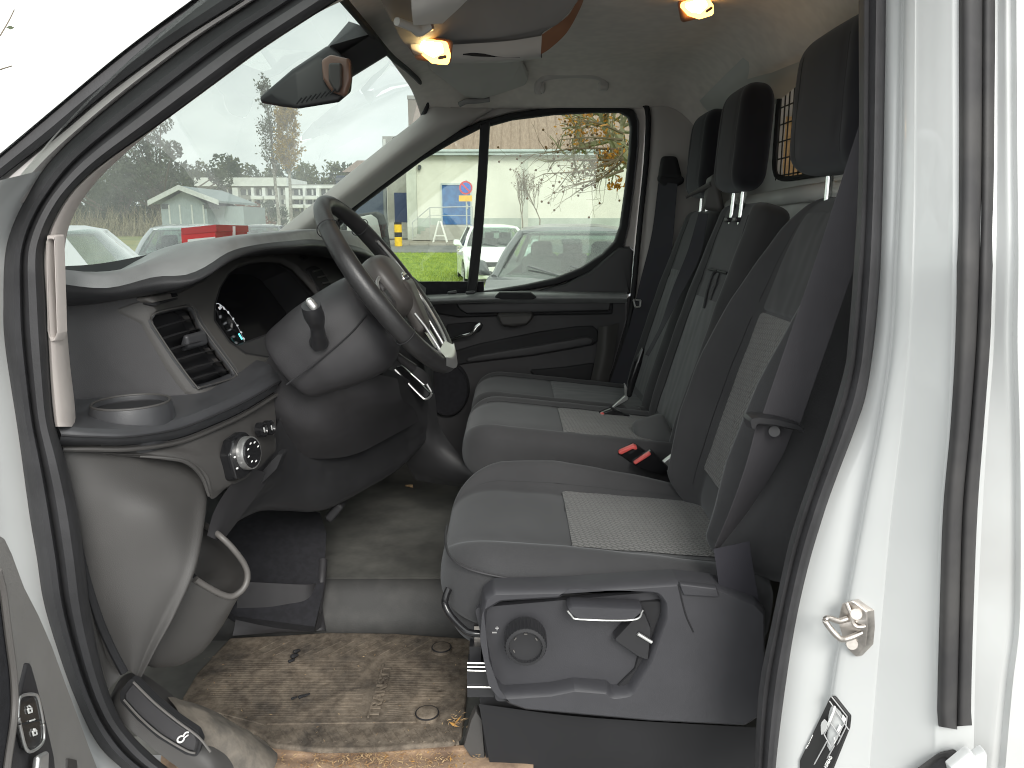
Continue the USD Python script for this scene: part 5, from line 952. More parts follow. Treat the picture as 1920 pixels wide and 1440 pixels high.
l2 = [shard(PZ(rng.gauss(800, 60), rng.uniform(1402, 1440), .545), 0, rng.uniform(.002, .006)) for k in range(26)] + [shard(PZ(858, 1350, .576), 0, .012), shard(PZ(850, 1358, .576), 0, .010)]
solo('leaf_litter', join(*l2), 'dry_leaf', 'brown leaf crumbs scattered on the sill and mat edge', 'leaves', kind='stuff')
cm_ = [shard(P(rng.uniform(680, 850), rng.uniform(935, 1000), 1.0) + [0, .0, .0], 0, .002) for k in range(2)]
solo('leaf', hullp(np.vstack([shard(PZ(767, 912, cz + .008), 0, .014)[0], shard(PZ(767, 910, cz + .012), 0, .012)[0]])), 'straw', 'single pale dry leaf on the floor below the middle seat', 'leaf')

# ================================================================== the two doors
dd = thing('driver_door', 'open driver door, its grey trim with lock switches at lower left', 'door', tuple(P(130, 1400, -.04)))
DN = np.array([.966, .26, 0]); D0 = np.array([-.585, -.045, 0])
def dfun(o=0.0):
    def g(x, y): v = ray(x, y); return CAM + v * (((D0 - CAM) @ DN + o) / (v @ DN))
    return g
def dpl(pts, o, th, r=5, bev=3, holes=()):
    p = roundpoly(pts, r)
    for h in holes: p = p.difference(roundpoly(h, r))
    return slab(shapely.segmentize(p.simplify(.2), 16), dfun(o), -DN * th, bev)
dpn = part(dd, 'door_trim', dpl([(-60, 990), (-8, 992), (14, 1006), (28, 1035), (52, 1100), (78, 1150), (104, 1210), (130, 1282), (150, 1335), (172, 1395), (205, 1480), (-60, 1500)], 0, .05, 10, 7), 'door_grey', 'grey door trim')
part(dd, 'door_pocket', dpl([(-60, 1080), (0, 1085), (8, 1120), (16, 1200), (25, 1280), (25, 1340), (14, 1420), (8, 1500), (-60, 1500)], .006, .02, 6, 4), 'carpet_dark')
part(dd, 'pocket_edge', tube([dfun(.010)(x, y) for x, y in ((-4, 1070), (6, 1110), (16, 1190), (26, 1270), (27, 1340), (16, 1420), (8, 1480))], .0035, 8), 'dash_grey_smooth')
isl = part(dd, 'switch_island', dpl([(54, 1234), (62, 1250), (84, 1330), (104, 1420), (112, 1500), (14, 1500), (24, 1400), (36, 1310)], .004, .012, 4, 3), 'dash_charcoal', 'dark switch island with lock buttons')
lk = [(38, 1308), (62, 1302), (72, 1312), (82, 1366), (80, 1392), (62, 1408), (48, 1402), (36, 1352), (34, 1340)]
part(isl, 'lock_switch', dpl(lk, .010, .012, 4, 2), 'gloss_black')
part(isl, 'switch_bezel', tube(np.vstack([cr([dfun(.0105)(x, y) for x, y in lk], 80, True), [dfun(.0105)(*lk[0])]]), .0017, 8, None, False), 'satin_silver')
dt_ = dfun(.0112)
part(isl, 'switch_gap', tube([dt_(36, 1358), dt_(50, 1356), dt_(76, 1350)], .0009, 6), 'matte_black')
def icon(x, y, open_):
    body = [(x - 4, y), (x + 3, y - 2), (x + 4, y + 5), (x - 2, y + 7), (x - 4, y)]
    sh = [(x - 3, y - 1), (x - 5, y - 5), (x - 2, y - 7), (x + 1, y - 5)] if open_ else [(x - 2, y - 1), (x - 2, y - 5), (x + 1, y - 5), (x + 2, y - 2)]
    return join(tube([dt_(*p) for p in body], .0010, 5, None, False), tube([dt_(*p) for p in sh], .0009, 5, None, False))
part(isl, 'printed_lock', icon(56, 1330, True), 'white_print'); part(isl, 'printed_lock', icon(65, 1372, False), 'white_print')
part(isl, 'printed_bar', tube([dt_(56, 1352), dt_(65, 1349)], .0009, 5, None, False), 'white_print')
part(isl, 'window_switch', blob(*[(*dfun(.014)(x, y), .004) for x, y in ((70, 1424), (84, 1416), (82, 1460), (66, 1460))]), 'satin_silver')
part(dd, 'trim_clip', dpl([(128, 1420), (146, 1424), (150, 1470), (126, 1470)], .003, .01, 3, 2), 'wheel_hub')

pdr = thing('passenger_door', 'far passenger door with its window, seen across the cab', 'door', tuple(P(980, 800, 1.76)))
win = [(630, 428), (672, 388), (720, 352), (790, 300), (850, 265), (898, 241), (960, 224), (1040, 214), (1120, 210), (1164, 210), (1178, 218), (1183, 236), (1180, 290), (1172, 360), (1163, 425), (1153, 452), (1130, 476), (1090, 502), (1040, 522), (985, 534), (930, 543), (860, 552), (700, 561), (620, 568)]
out = [(590, 470), (650, 388), (700, 345), (780, 290), (845, 250), (900, 226), (960, 210), (1040, 199), (1120, 196), (1172, 197), (1190, 206), (1198, 226), (1198, 270), (1190, 350), (1180, 425), (1172, 460), (1150, 486), (1100, 516), (1045, 535), (985, 546), (930, 551), (860, 557), (700, 567), (590, 578)]
part(pdr, 'window_seal', plate(out, 1.715, .03, 4, 4, holes=[win]), 'matte_black', 'black rubber frame of the far window')
part(pdr, 'door_frame', plate([(560, 480), (640, 370), (770, 250), (880, 180), (1040, 150), (1190, 150), (1212, 196), (1214, 230), (1205, 340), (1190, 480), (1180, 560), (560, 640)], 1.735, .04, 6, 4, holes=[[(x + (930 - x) * .012, y + (390 - y) * .012) for x, y in out]]), 'pillar_trim_far', 'pale painted window frame')
part(pdr, 'window_glass', plate([(x + (x - 930) * .01, y + (y - 390) * .01) for x, y in win], 1.735, .004, 4, 0), 'side_glass', 'clear window glass')
part(pdr, 'window_divider', plate([(900, 232), (919, 228), (913, 330), (905, 440), (893, 552), (874, 553), (886, 440), (895, 330)], 1.705, .025, 1, 2), 'matte_black', 'upright black bar dividing the window')
part(pdr, 'frame_seal', tube(L((1180, 184, 1.70), (1205, 192, 1.70), (1215, 216, 1.70), (1212, 300, 1.70), (1202, 400, 1.70), (1194, 480, 1.70), (1186, 560, 1.70), (1172, 640, 1.70), (1150, 730, 1.70)), .0095, 10), 'matte_black')
# inner trim
dpan = part(pdr, 'door_trim', plate([(640, 560), (800, 552), (1000, 545), (1176, 548), (1176, 600), (1150, 690), (1120, 770), (1100, 840), (700, 960), (640, 800)], 1.715, .04, 4, 4), 'dash_charcoal', 'dark inner trim')
part(pdr, 'outer_skin', plate([(590, 566), (1000, 556), (1216, 556), (1216, 1000), (590, 1000)], 1.775, .02, 4, 0), 'matte_black')
part(pdr, 'corner_trim', plate([(965, 552), (1010, 545), (1060, 532), (1108, 508), (1148, 474), (1160, 464), (1182, 462), (1190, 470), (1184, 552)], 1.700, .03, 3, 5), 'dash_black', 'black corner trim below the window')
part(pdr, 'top_rail', lines([L((690, 556, 1.715), (800, 553, 1.71), (900, 548, 1.71), (1000, 545, 1.71), (1176, 547, 1.71)), L((690, 562, 1.68), (800, 558, 1.675), (900, 553, 1.675), (1000, 550, 1.675), (1176, 552, 1.68)), L((690, 572, 1.67), (800, 566, 1.662), (900, 562, 1.66), (1000, 560, 1.66), (1176, 560, 1.67)), L((690, 585, 1.69), (800, 572, 1.69), (900, 568, 1.69), (1000, 568, 1.69), (1176, 568, 1.69))], 40, 5), 'dash_top')
part(pdr, 'rail_recess', plate([(926, 558), (936, 548), (995, 548), (1008, 558), (1000, 562), (940, 562)], 1.655, .02, 2, 2), 'matte_black')
for x in (846, 880): part(pdr, 'quarter_clip', blob((*P(x - 4, 549, 1.67), .006), (*P(x + 8, 548, 1.67), .006)), 'shelf_plastic')
part(pdr, 'trim_channel', plate([(800, 570), (850, 566), (1150, 563), (1150, 590), (1000, 592), (860, 596), (822, 590)], 1.700, .02, 5, 4), 'matte_black')
part(pdr, 'trim_insert', plate([(852, 568), (930, 566), (1148, 564), (1144, 584), (1000, 588), (876, 590), (862, 582)], 1.690, .02, 4, 4), 'dash_black')
part(pdr, 'door_pull', plate([(930, 588), (1002, 586), (999, 600), (988, 611), (960, 616), (940, 612), (934, 602)], 1.66, .05, 6, 6), 'dash_grey')
part(pdr, 'handle_recess', plate([(836, 608), (880, 604), (908, 606), (900, 622), (860, 636), (840, 644)], 1.708, .01, 5, 3), 'matte_black')
hd_ = part(pdr, 'door_handle', tube(L((846, 636, 1.68), (866, 630, 1.665), (884, 625, 1.66), (893, 614, 1.66), (901, 607, 1.66)), [.0045, .006, .007, .010, .008], 12, 40), 'chrome', 'chrome inner door handle')
part(pdr, 'armrest_recess', plate([(800, 690), (846, 660), (900, 644), (1010, 622), (1080, 612), (1112, 611), (1122, 620), (1123, 640), (1112, 648), (1000, 668), (880, 682), (810, 694)], 1.706, .012, 8, 5), 'matte_black')
part(pdr, 'recess_floor', plate([(820, 686), (900, 664), (1010, 646), (1100, 630), (1118, 636), (1110, 648), (1000, 668), (880, 682)], 1.700, .02, 6, 5), 'dash_charcoal')
part(pdr, 'lower_pocket', plate([(990, 694), (1060, 688), (1116, 680), (1108, 720), (1090, 730), (1000, 705)], 1.704, .02, 4, 4), 'matte_black')
part(pdr, 'pull_column', lines([L((1122, 612, 1.70), (1118, 660, 1.70), (1108, 710, 1.70), (1096, 760, 1.70)), L((1136, 612, 1.675), (1132, 660, 1.675), (1122, 710, 1.675), (1112, 760, 1.675)), L((1160, 606, 1.69), (1152, 660, 1.69), (1142, 710, 1.69), (1132, 760, 1.69))], 24, 5), 'dash_grey')
spk = part(pdr, 'speaker_grille', loft([P(838, 730, 1.69) + np.stack([circ(40, .075 * k)[:, 0], np.full(40, d), circ(40, .095 * k)[:, 1]], 1) for k, d in ((1.08, .02), (1.05, .0), (1.0, -.004), (.97, .004), (.02, .002))]), 'carpet_dark')
wm = part(pdr, 'side_mirror', plate([(640, 405), (700, 396), (712, 402), (718, 420), (726, 470), (722, 485), (640, 500)], 2.0, .10, 8, 6), 'matte_black', 'wing mirror outside the far window')
part(wm, 'mirror_glass', plate([(650, 412), (696, 402), (707, 410), (712, 430), (719, 468), (712, 478), (650, 488)], 1.996, .01, 6, 1), 'white_print')  # plain white colour stands in for the sky reflected in this glass
# painted pillar and trim behind the far door
part(van, 'far_door_pillar', lines([L((1206, 196, 1.72), (1216, 230, 1.72), (1210, 340, 1.72), (1198, 480, 1.72), (1184, 600, 1.72), (1150, 740, 1.72), (1110, 850, 1.72)), L((1232, 190, 1.695), (1236, 230, 1.695), (1228, 340, 1.695), (1218, 480, 1.695), (1204, 600, 1.695), (1172, 740, 1.695), (1140, 850, 1.695)), L((1300, 180, 1.70), (1300, 230, 1.70), (1300, 340, 1.70), (1300, 480, 1.70), (1290, 600, 1.70), (1260, 740, 1.70), (1220, 850, 1.70)), L((1420, 150, 1.71), (1420, 230, 1.71), (1420, 340, 1.71), (1420, 480, 1.71), (1400, 600, 1.71), (1380, 740, 1.71), (1360, 850, 1.71))], 50, 5), 'pillar_trim_far')

# ================================================================== outside: ground, cars, buildings, trees
mat('asphalt', (.15, .15, .146), .55, vscale=1.5, c2=(.11, .11, .108), bump=.3, bscale=60, bdist=.004, detail=6, rvar=.12)
mat('road_asphalt', (.16, .16, .155), .6, vscale=2, c2=(.12, .12, .118), detail=6)
mat('pavement', (.26, .235, .20), .8, vscale=3, c2=(.20, .17, .13), detail=5)
mat('kerb_stone', (.30, .28, .25), .8, vscale=8)
mat('lawn', (.24, .33, .05), .9, vscale=3, c2=(.10, .17, .025), detail=6)
mat('lawn_blades', (.36, .43, .075), .8, vscale=3, c2=(.22, .30, .055))
mat('dry_field', (.34, .32, .11), .95, vscale=.4, c2=(.22, .25, .08), detail=6)
mat('dry_grass', (.46, .40, .26), .95, vscale=3, c2=(.22, .19, .11))
mat('render_cream', (.66, .648, .585), .85, vscale=.8, c2=(.61, .60, .54), detail=5)
mat('render_plinth', (.40, .44, .40), .85, vscale=1.2)
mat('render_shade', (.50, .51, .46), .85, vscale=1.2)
mat('roof_brown', (.30, .215, .17), .6, vscale=2, c2=(.23, .16, .125), stretch=(6, 1, 1))
mat('gutter_metal', (.42, .47, .48), .45)
mat('door_blue', (.045, .15, .36), .4, vscale=3, c2=(.03, .10, .27))
mat('door_navy', (.03, .05, .13), .45)
mat('truck_navy', (.035, .05, .09), .35)
mat('brick_brown', (.24, .19, .15), .85, vscale=2)
mat('concrete', (.38, .37, .34), .85, vscale=2)
mat('rail_metal', (.45, .46, .45), .5, metal=.3)
mat('bollard_yellow', (.80, .50, .02), .5)
mat('sign_blue', (.03, .13, .55), .4); mat('sign_red', (.60, .04, .05), .4); mat('sign_yellow', (.80, .45, .03), .5)
mat('shed_paint', (.40, .46, .47), .7, vscale=3, stretch=(8, 8, 1)); mat('shed_trim', (.72, .73, .70), .6); mat('shed_roof', (.33, .38, .37), .7)
mat('panel_white', (.80, .80, .77), .7, vscale=1); mat('window_far', (.10, .11, .11), .15)
mat('bark_grey', (.20, .17, .13), .9, vscale=6); mat('twig_brown', (.13, .095, .06), .9, vscale=6); mat('bark_pale', (.50, .48, .43), .85, vscale=5, c2=(.25, .23, .2)); mat('bark_green', (.20, .19, .11), .9, vscale=6)
def leafmat(name, a, b):
    MAT[name] = usdkit.material(stage, '/World/Looks/' + name, {'g': ('geometry', {}), 'r': ('rgb_ramp', {'ramp': [(0, a), (1, b)]}), 'd': ('diffuse_bsdf', {}), 't': ('translucent_bsdf', {}), 'm': ('mix_closure', {'fac': .3})}, [('g.random_per_island', 'r.fac'), ('r.color', 'd.color'), ('r.color', 't.color'), ('d.BSDF', 'm.closure1'), ('t.BSDF', 'm.closure2')], surface='m.closure')
leafmat('leaf_willow', (.15, .17, .115), (.30, .315, .22)); leafmat('leaf_wood', (.15, .17, .085), (.36, .34, .14)); leafmat('leaf_dark', (.10, .13, .09), (.20, .23, .13))
leafmat('leaf_gold', (.40, .27, .06), (.58, .42, .12)); leafmat('leaf_orange', (.42, .20, .04), (.62, .36, .10)); leafmat('leaf_red', (.22, .09, .06), (.34, .16, .10)); leafmat('leaf_brown', (.12, .07, .035), (.24, .13, .06))
mat('car_white', (.80, .81, .81), .22, var=.02, coat=.8); mat('car_silver', (.50, .52, .53), .25, var=.02, metal=.4, coat=.8); mat('car_grey', (.13, .138, .145), .35, var=.02, metal=.3, coat=.3); mat('car_dark', (.06, .065, .07), .25, var=.02, coat=.8)
glass('car_glass', (.55, .66, .61), 2.6)
mat('tyre', (.025, .025, .026), .8); mat('alloy', (.5, .5, .5), .35, metal=.8); mat('headlight_glass', (.62, .64, .66), .12, coat=.5); mat('tail_red', (.35, .02, .02), .2); mat('car_interior', (.055, .058, .058), .7)

def gz(x, y):
    return .5 * np.clip((y - 27) / 18, 0, 1) ** 1.2 + .5 * np.clip((y - 60) / 60, 0, 1)
def sheet(x0, x1, y0, y1, dz, nx=30, ny=30, jig=0.0, seed=1):
    X, Y = np.meshgrid(np.linspace(x0, x1, nx), np.linspace(y0, y1, ny), indexing='ij'); Z = gz(X, Y) + dz
    if jig: Z = Z + jig * meshkit.fbm(np.stack([X * .6, Y * .6, X * 0], -1), 4, seed)
    m = grid(np.stack([X, Y, Z], -1)); n = np.cross(m[0][m[1][0][1]] - m[0][m[1][0][0]], m[0][m[1][0][2]] - m[0][m[1][0][0]])
    return m if n[2] > 0 else flip(m)
gy = np.r_[-400, -100, -30, -8, 0, 8, 20, np.linspace(26, 46, 30), 60, 80, 100, 120, 200, 500, 900]; gx = np.r_[-900, -300, -120, -60, -30, -12, 0, 12, 30, 60, 120, 300, 900]
Xg, Yg = np.meshgrid(gx, gy, indexing='ij'); g_ = grid(np.stack([Xg, Yg, gz(Xg, Yg) - .004], -1))
solo('ground', flip(g_) if np.cross(g_[0][g_[1][0][1]] - g_[0][g_[1][0][0]], g_[0][g_[1][0][2]] - g_[0][g_[1][0][0]])[2] < 0 else g_, 'asphalt', kind='structure')
solo('road', sheet(-11, 60, 35.5, 41.0, .006, 60, 12), 'road_asphalt', kind='structure')
solo('pavement', join(sheet(-8.5, 40, 41.2, 45.2, .10, 40, 8), sheet(-8.5, 40, 41.0, 41.2, .10, 40, 2)), 'pavement', kind='structure')
kb_ = solo('kerb', join(*[rbox((-8 + k * 1.0, 41.05, float(gz(0, 41.05)) + .03), (.985, .16, .16), .02) for k in range(44)]), 'kerb_stone', kind='structure')
solo('lawn_earth', sheet(-9.5, 26, 15.5, 34.4, .02, 50, 40, .05, 3), 'lawn', kind='structure')
rng = np.random.default_rng(4)
def blades(n, fx, fy, h, w, seed, dz=0.0):
    r = np.random.default_rng(seed); x, y = fx(r, n), fy(r, n); z = gz(x, y) + dz; a = r.uniform(0, 6.28, n); hh = h * r.uniform(.5, 1.2, n); l = r.normal(0, .35, (n, 2)) * hh[:, None]
    p = np.stack([x, y, z], 1); d = np.stack([np.cos(a), np.sin(a), a * 0], 1) * w; t = p + np.stack([l[:, 0], l[:, 1], hh], 1)
    v = np.stack([p - d, p + d, t], 1).reshape(-1, 3); return v, np.arange(3 * n).reshape(-1, 3)
solo('grass', blades(42000, lambda r, n: r.uniform(-8.5, 2, n), lambda r, n: r.uniform(15.5, 34.3, n), .09, .012, 2, .03), 'lawn_blades', 'bright green lawn beside the parked white car', 'grass', kind='stuff')
solo('field', sheet(-120, -11.5, 17.5, 150, .02, 60, 70, .12, 8), 'dry_field', kind='structure')
solo('tall_dry_grass', blades(9000, lambda r, n: r.uniform(-62, -24, n), lambda r, n: r.uniform(56, 78, n), 2.3, .035, 6), 'dry_grass', 'tall dry reed grass at the edge of the field', 'grass', kind='stuff')

# ---- cars
def car(name, label, x, y, head, paint, group='cars parked around the van', hatch=True, L_=4.3, low=0.0):
    t = thing(name, label, 'car', (x, y, float(gz(x, y))), group=None)
    a = math.radians(head); R = np.array([[math.cos(a), -math.sin(a), 0], [math.sin(a), math.cos(a), 0], [0, 0, 1]]); o = np.array([x, y, float(gz(x, y))])
    T = lambda m: (tri(m)[0] @ R.T + o, tri(m)[1]); q = lambda p: np.asarray(p, float) @ R.T + o
    h = L_ / 2; rb_ = -h + (.18 if hatch else .75)
    prof = cr([(h - .02, .32), (h + .02, .5), (h - .05, .66), (h - .3, .76), (h - .75, .86), (h - 1.02, .955), (0, .96), (rb_ + .1, .98), (-h + .25, .97), (-h + .05, .88), (-h, .6), (-h + .05, .34), (-h + .3, .22), (h - .3, .20)], 90, True)
    cs = m3.CrossSection([prof]); b = m3.Manifold.extrude(cs, 1.9).translate((0, 0, -.95)).rotate((90, 0, 0))
    plan = cr([(h + .04, 0), (h - .02, .45), (h - .22, .76), (h - .8, .88), (0, .90), (-h + .5, .87), (-h + .08, .74), (-h - .02, .4), (-h - .02, -.4), (-h + .08, -.74), (-h + .5, -.87), (0, -.90), (h - .8, -.88), (h - .22, -.76), (h - .02, -.45)], 100, True)
    b = b ^ m3.Manifold.extrude(m3.CrossSection([plan]), 2.0)
    yz = roundpoly([(-.90, .2), (.90, .2), (.91, .6), (.86, .95), (.80, 1.1), (-.80, 1.1), (-.86, .95), (-.91, .6)], .05)
    b = b ^ m3.Manifold.extrude(m3.CrossSection([np.array(shapely.geometry.polygon.orient(yz).exterior.coords)[:-1]]), 6).translate((0, 0, -3)).rotate((90, 0, 90))
    for wx in (h - .85, -h + .80):
        b = b - m3.Manifold.cylinder(2.2, .35, .35, 32).translate((0, 0, -1.1)).rotate((90, 0, 0)).translate((wx, 0, .31)).__sub__(m3.Manifold.cube((1.0, 1.24, 1.2), True).translate((wx, 0, .3)))
    b = b - m3.Manifold.hull_points(np.array([(xx, yy, zz) for xx, s_ in ((h - 1.25, .70), (rb_ + .35, .70)) for yy in (-s_, s_) for zz in (.55, 1.2)]))
    part(t, 'body', T(b), paint)
    A, B_, C_, D_ = (h - 1.05, .80, .95), (h - 1.80, .58, 1.40), (rb_ + (.42 if hatch else .62), .57, 1.41), (rb_ + .03, .76, .98)
    m_ = ((B_[0] + C_[0]) / 2 - .0, .60, 1.44); mb = ((A[0] + D_[0]) / 2 + .05, .85, .965)
    rt = [(B_[0], s * (B_[1] - .0), B_[2]) for s in (-1, 1)] + [(C_[0], s * C_[1], C_[2]) for s in (-1, 1)] + [(m_[0], s * .60, 1.435) for s in (-1, 1)] + [(m_[0], s * .3, 1.475) for s in (-1, 1)] + [(B_[0] - .12, s * .3, 1.44) for s in (-1, 1)] + [(C_[0] + .12, s * .3, 1.455) for s in (-1, 1)]
    rt = np.array(rt); part(t, 'roof', T(blob(*[(*p, .028) for p in rt], seg=10)), paint)
    for s in (-1, 1):
        f = lambda p: np.array([p[0], p[1] * s, p[2]])
        part(t, 'pillar', T(tube([f(A), (f(A) + f(B_)) / 2 + [.02, .012 * s, .02], f(B_)], .038, 8)), paint)
        part(t, 'pillar', T(blob(*[(*f(p), .03) for p in (C_, D_, (C_[0] + .16, .585, 1.41), (D_[0] + .30, .80, .97))], seg=8)), paint)
        part(t, 'pillar', T(tube([f(mb), f(m_)], .032, 8)), 'car_dark')
        k = .012
        part(t, 'side_window', T((np.array([f(A), f(mb), f((m_[0], .60, 1.42)), f(B_)]) + [0, -k * s, 0], np.array([[0, 1, 2], [0, 2, 3]]))), 'car_glass')
        part(t, 'side_window', T((np.array([f(mb), f((D_[0] + .25, .80, .97)), f((C_[0] + .1, .585, 1.41)), f((m_[0], .60, 1.42))]) + [0, -k * s, 0], np.array([[0, 1, 2], [0, 2, 3]]))), 'car_glass')
        part(t, 'wing_mirror', T(blob(*[(h - 1.32 + dx, s * (.98 + dy), 1.01 + dz, .035) for dx, dy, dz in ((0, -.05, 0), (0, .07, .01), (.06, -.03, .0), (.05, .05, -.01), (0, -.03, .07), (0, .06, .075))], (h - 1.28, s * .88, .97, .02), seg=8)), paint)
        part(t, 'headlight', T(blob(*[(h - .10 - dx, s * (.62 + dy), .66 + dz, .035) for dx, dy, dz in ((-.02, -.14, .0), (.02, .0, .03), (.16, .14, .06), (.02, -.10, -.06), (.08, .08, -.05))], seg=8)), 'headlight_glass')
        part(t, 'tail_light', T(blob(*[(-h + .06 + dx, s * (.62 + dy), .80 + dz, .035) for dx, dy, dz in ((0, -.1, 0), (.03, .06, .05), (.16, .15, .05), (.02, .02, -.12))], seg=8)), 'tail_red')
        for wx in (h - .85, -h + .80):
            w = part(t, 'wheel', T(loft([np.stack([wx + circ(28, r)[:, 0], np.full(28, s * yy), .31 + circ(28, r)[:, 1]], 1) for r, yy in ((.2, .66), (.30, .66), (.315, .70), (.315, .82), (.295, .86), (.21, .865))])), 'tyre')
            part(w, 'wheel_rim', T(join(loft([np.stack([wx + circ(24, r)[:, 0], np.full(24, s * yy), .31 + circ(24, r)[:, 1]], 1) for r, yy in ((.215, .84), (.215, .868), (.19, .868), (.185, .83))], caps=False), *[blob((wx + .02 * math.cos(g), s * .855, .31 + .02 * math.sin(g), .03), (wx + .19 * math.cos(g), s * .85, .31 + .19 * math.sin(g), .016), seg=6) for g in np.arange(5) * 1.2566])), 'alloy')
        part(t, 'door_handle', T(rbox((mb[0] - .08, s * .893, .83), (.16, .03, .028), .01)), paint)
    wsn = np.array([[np.array([A[0] + (B_[0] - A[0]) * v + .10 * (1 - u * u) * (1 - v) + .05 * (1 - u * u) * v, u * (A[1] + (B_[1] - A[1]) * v) * .985, A[2] + (B_[2] - A[2]) * v + .035 * (1 - u * u) * v]) for u in np.linspace(-1, 1, 11)] for v in np.linspace(0, 1, 6)])
    part(t, 'windscreen', T(grid(wsn)), 'car_glass', smooth=True)
    rwn = np.array([[np.array([D_[0] + (C_[0] - D_[0]) * v - .08 * (1 - u * u), u * (D_[1] + (C_[1] - D_[1]) * v) * .97, D_[2] + (C_[2] - D_[2]) * v + .03 * (1 - u * u) * v]) for u in np.linspace(-1, 1, 9)] for v in np.linspace(0, 1, 5)])
    part(t, 'rear_window', T(grid(rwn)), 'car_glass', smooth=True)
    part(t, 'dashboard', T(rbox((h - 1.42, 0, .90), (.4, 1.34, .12), .04)), 'car_interior')
    for sx, ys_ in ((.05, (-.36, .36)), (-.85, (-.40, 0, .40))):
        for yy in ys_:
            z0 = t if True else None
            part(t, 'seat', T(join(rbox((sx - .1, yy, .83), (.14, .46 if sx > 0 else .40, .60), .05, rot((0, 1, 0), -12)), rbox((sx - .19, yy, 1.19), (.09, .26, .18), .04, rot((0, 1, 0), -12)))), 'car_interior')
    part(t, 'steering_wheel', T(ring(np.array([h - 1.72, .36, .92]), np.array([0, .17, 0]), np.array([-.09, 0, .145]), .014, 28, 6)), 'car_dark')
    part(t, 'inner_mirror', T(rbox((h - 1.66, 0, 1.31), (.04, .22, .06), .015)), 'car_dark')
    part(t, 'grille', T(rbox((h + .0, 0, .56), (.05, .86, .13), .02)), 'car_dark')
    part(t, 'lower_intake', T(rbox((h + .0, 0, .36), (.05, 1.1, .11), .02)), 'car_dark')
    part(t, 'number_plate', T(box((h + .035, 0, .45), (.012, .50, .11))), 'panel_white')
    part(t, 'wiper', T(join(*[tube([wsn[0, 5 + k] + [.02, 0, .0], wsn[1, 2 + k] + [.02, 0, .02]], .010, 6, 4) for k in (0, 3)])), 'car_dark')
    return t
car('parked_car', 'dark grey hatchback close outside the far window, headrests visible through its windscreen', 1063 * .0 + (1078 - 960) / 1442 * 8.6, 8.2, -90 - 5, 'car_grey', L_=4.3)
car('parked_car', 'white hatchback beyond the lawn edge, behind the window divider', (921 - 960) / 1442 * 18.6, 19.6, -90 + 7, 'car_white')
car('parked_car', 'white saloon at the left edge of the windscreen, seen from its rear quarter', -6.72, 8.2, 183, 'car_white', L_=4.5)
car('parked_car', 'silver hatchback facing the van behind the red box', (292 - 960) / 1442 * 13.6, 14.2, -72, 'car_silver')
car('parked_car', 'dark car far behind the red box near the shed', (500 - 960) / 1442 * 27, 26, -80, 'car_dark')

# ---- cream building with blue door
K = lambda px, Y: (px - 960) / FPX * (Y + 1.0)
def zat(py, Y): return float(P(960, py, Y)[2])
BY = 45.4; bz = float(gz(0, BY)) + .1
cb_ = thing('cream_building', 'cream rendered building with brown roof and blue loading door', 'building', (K(990, BY), BY, bz))
x0, x1 = K(787, BY), 34.0; ze = zat(290, BY)
part(cb_, 'wall', box(((x0 + x1) / 2, BY + 6, (bz + ze) / 2), (x1 - x0, 12, ze - bz)), 'render_cream')
part(cb_, 'plinth', box(((x0 + x1) / 2, BY + 5.97, bz + .62), (x1 - x0 + .04, 12, 1.24)), 'render_plinth')
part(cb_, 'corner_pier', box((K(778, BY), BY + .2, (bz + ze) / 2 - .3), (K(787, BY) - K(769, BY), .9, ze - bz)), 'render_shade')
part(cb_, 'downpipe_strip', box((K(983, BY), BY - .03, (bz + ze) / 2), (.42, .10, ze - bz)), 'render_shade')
part(cb_, 'eave_gutter', join(box(((x0 + x1) / 2 - .2, BY - .28, ze + .05), (x1 - x0 + .9, .5, .22)), cyl((x0 - .5, BY - .52, ze + .16), (x1, BY - .52, ze + .16), .10, 10)), 'gutter_metal')
rf = part(cb_, 'roof', hullp([(x0 - .5, BY - .5, ze + .2), (x1, BY - .5, ze + .2), (x0 - .5, BY + 8, ze + 5.2), (x1, BY + 8, ze + 5.2), (x0 - .5, BY + 14, ze + .2), (x1, BY + 14, ze + .2)]), 'roof_brown', smooth=False)
part(rf, 'roof_seam', join(*[cyl((x0 + k * .55, BY - .48, ze + .23), (x0 + k * .55, BY + 7.9, ze + 5.16), .022, 5) for k in range(70)]), 'roof_brown', kind='stuff')
dx0, dx1, dzt, dzb = K(833, BY), K(884, BY), zat(347, BY), zat(421, BY)
dr = part(cb_, 'door', box(((dx0 + dx1) / 2, BY - .03, (dzt + dzb) / 2), (dx1 - dx0, .08, dzt - dzb)), 'door_blue', 'tall blue loading door')
part(dr, 'door_frame', join(box((dx0 - .04, BY - .05, (dzt + dzb) / 2), (.08, .14, dzt - dzb)), box((dx1 + .04, BY - .05, (dzt + dzb) / 2), (.08, .14, dzt - dzb)), box(((dx0 + dx1) / 2, BY - .05, dzt + .05), (dx1 - dx0 + .16, .14, .1))), 'gutter_metal')
part(dr, 'door_handle', box((dx1 - .15, BY - .12, (dzt + dzb) / 2 - .1), (.05, .08, .25)), 'rail_metal')
part(cb_, 'door_landing', box(((dx0 + dx1) / 2 - .2, BY - .8, (bz + dzb) / 2 - .02), (dx1 - dx0 + .8, 1.5, dzb - bz)), 'concrete')
for k in range(4): part(cb_, 'step', box((dx0 - .75 - k * .26, BY - .8, (bz + dzb - .18 * (k + 1)) / 2), (.26, 1.4, max(.05, dzb - .18 * (k + 1) - bz))), 'concrete')
rp = [(dx0 - 1.6, BY - 1.5, bz + 1.0), (dx0 - .6, BY - 1.5, dzb + .95), (dx1 + .2, BY - 1.5, dzb + 1.0)]
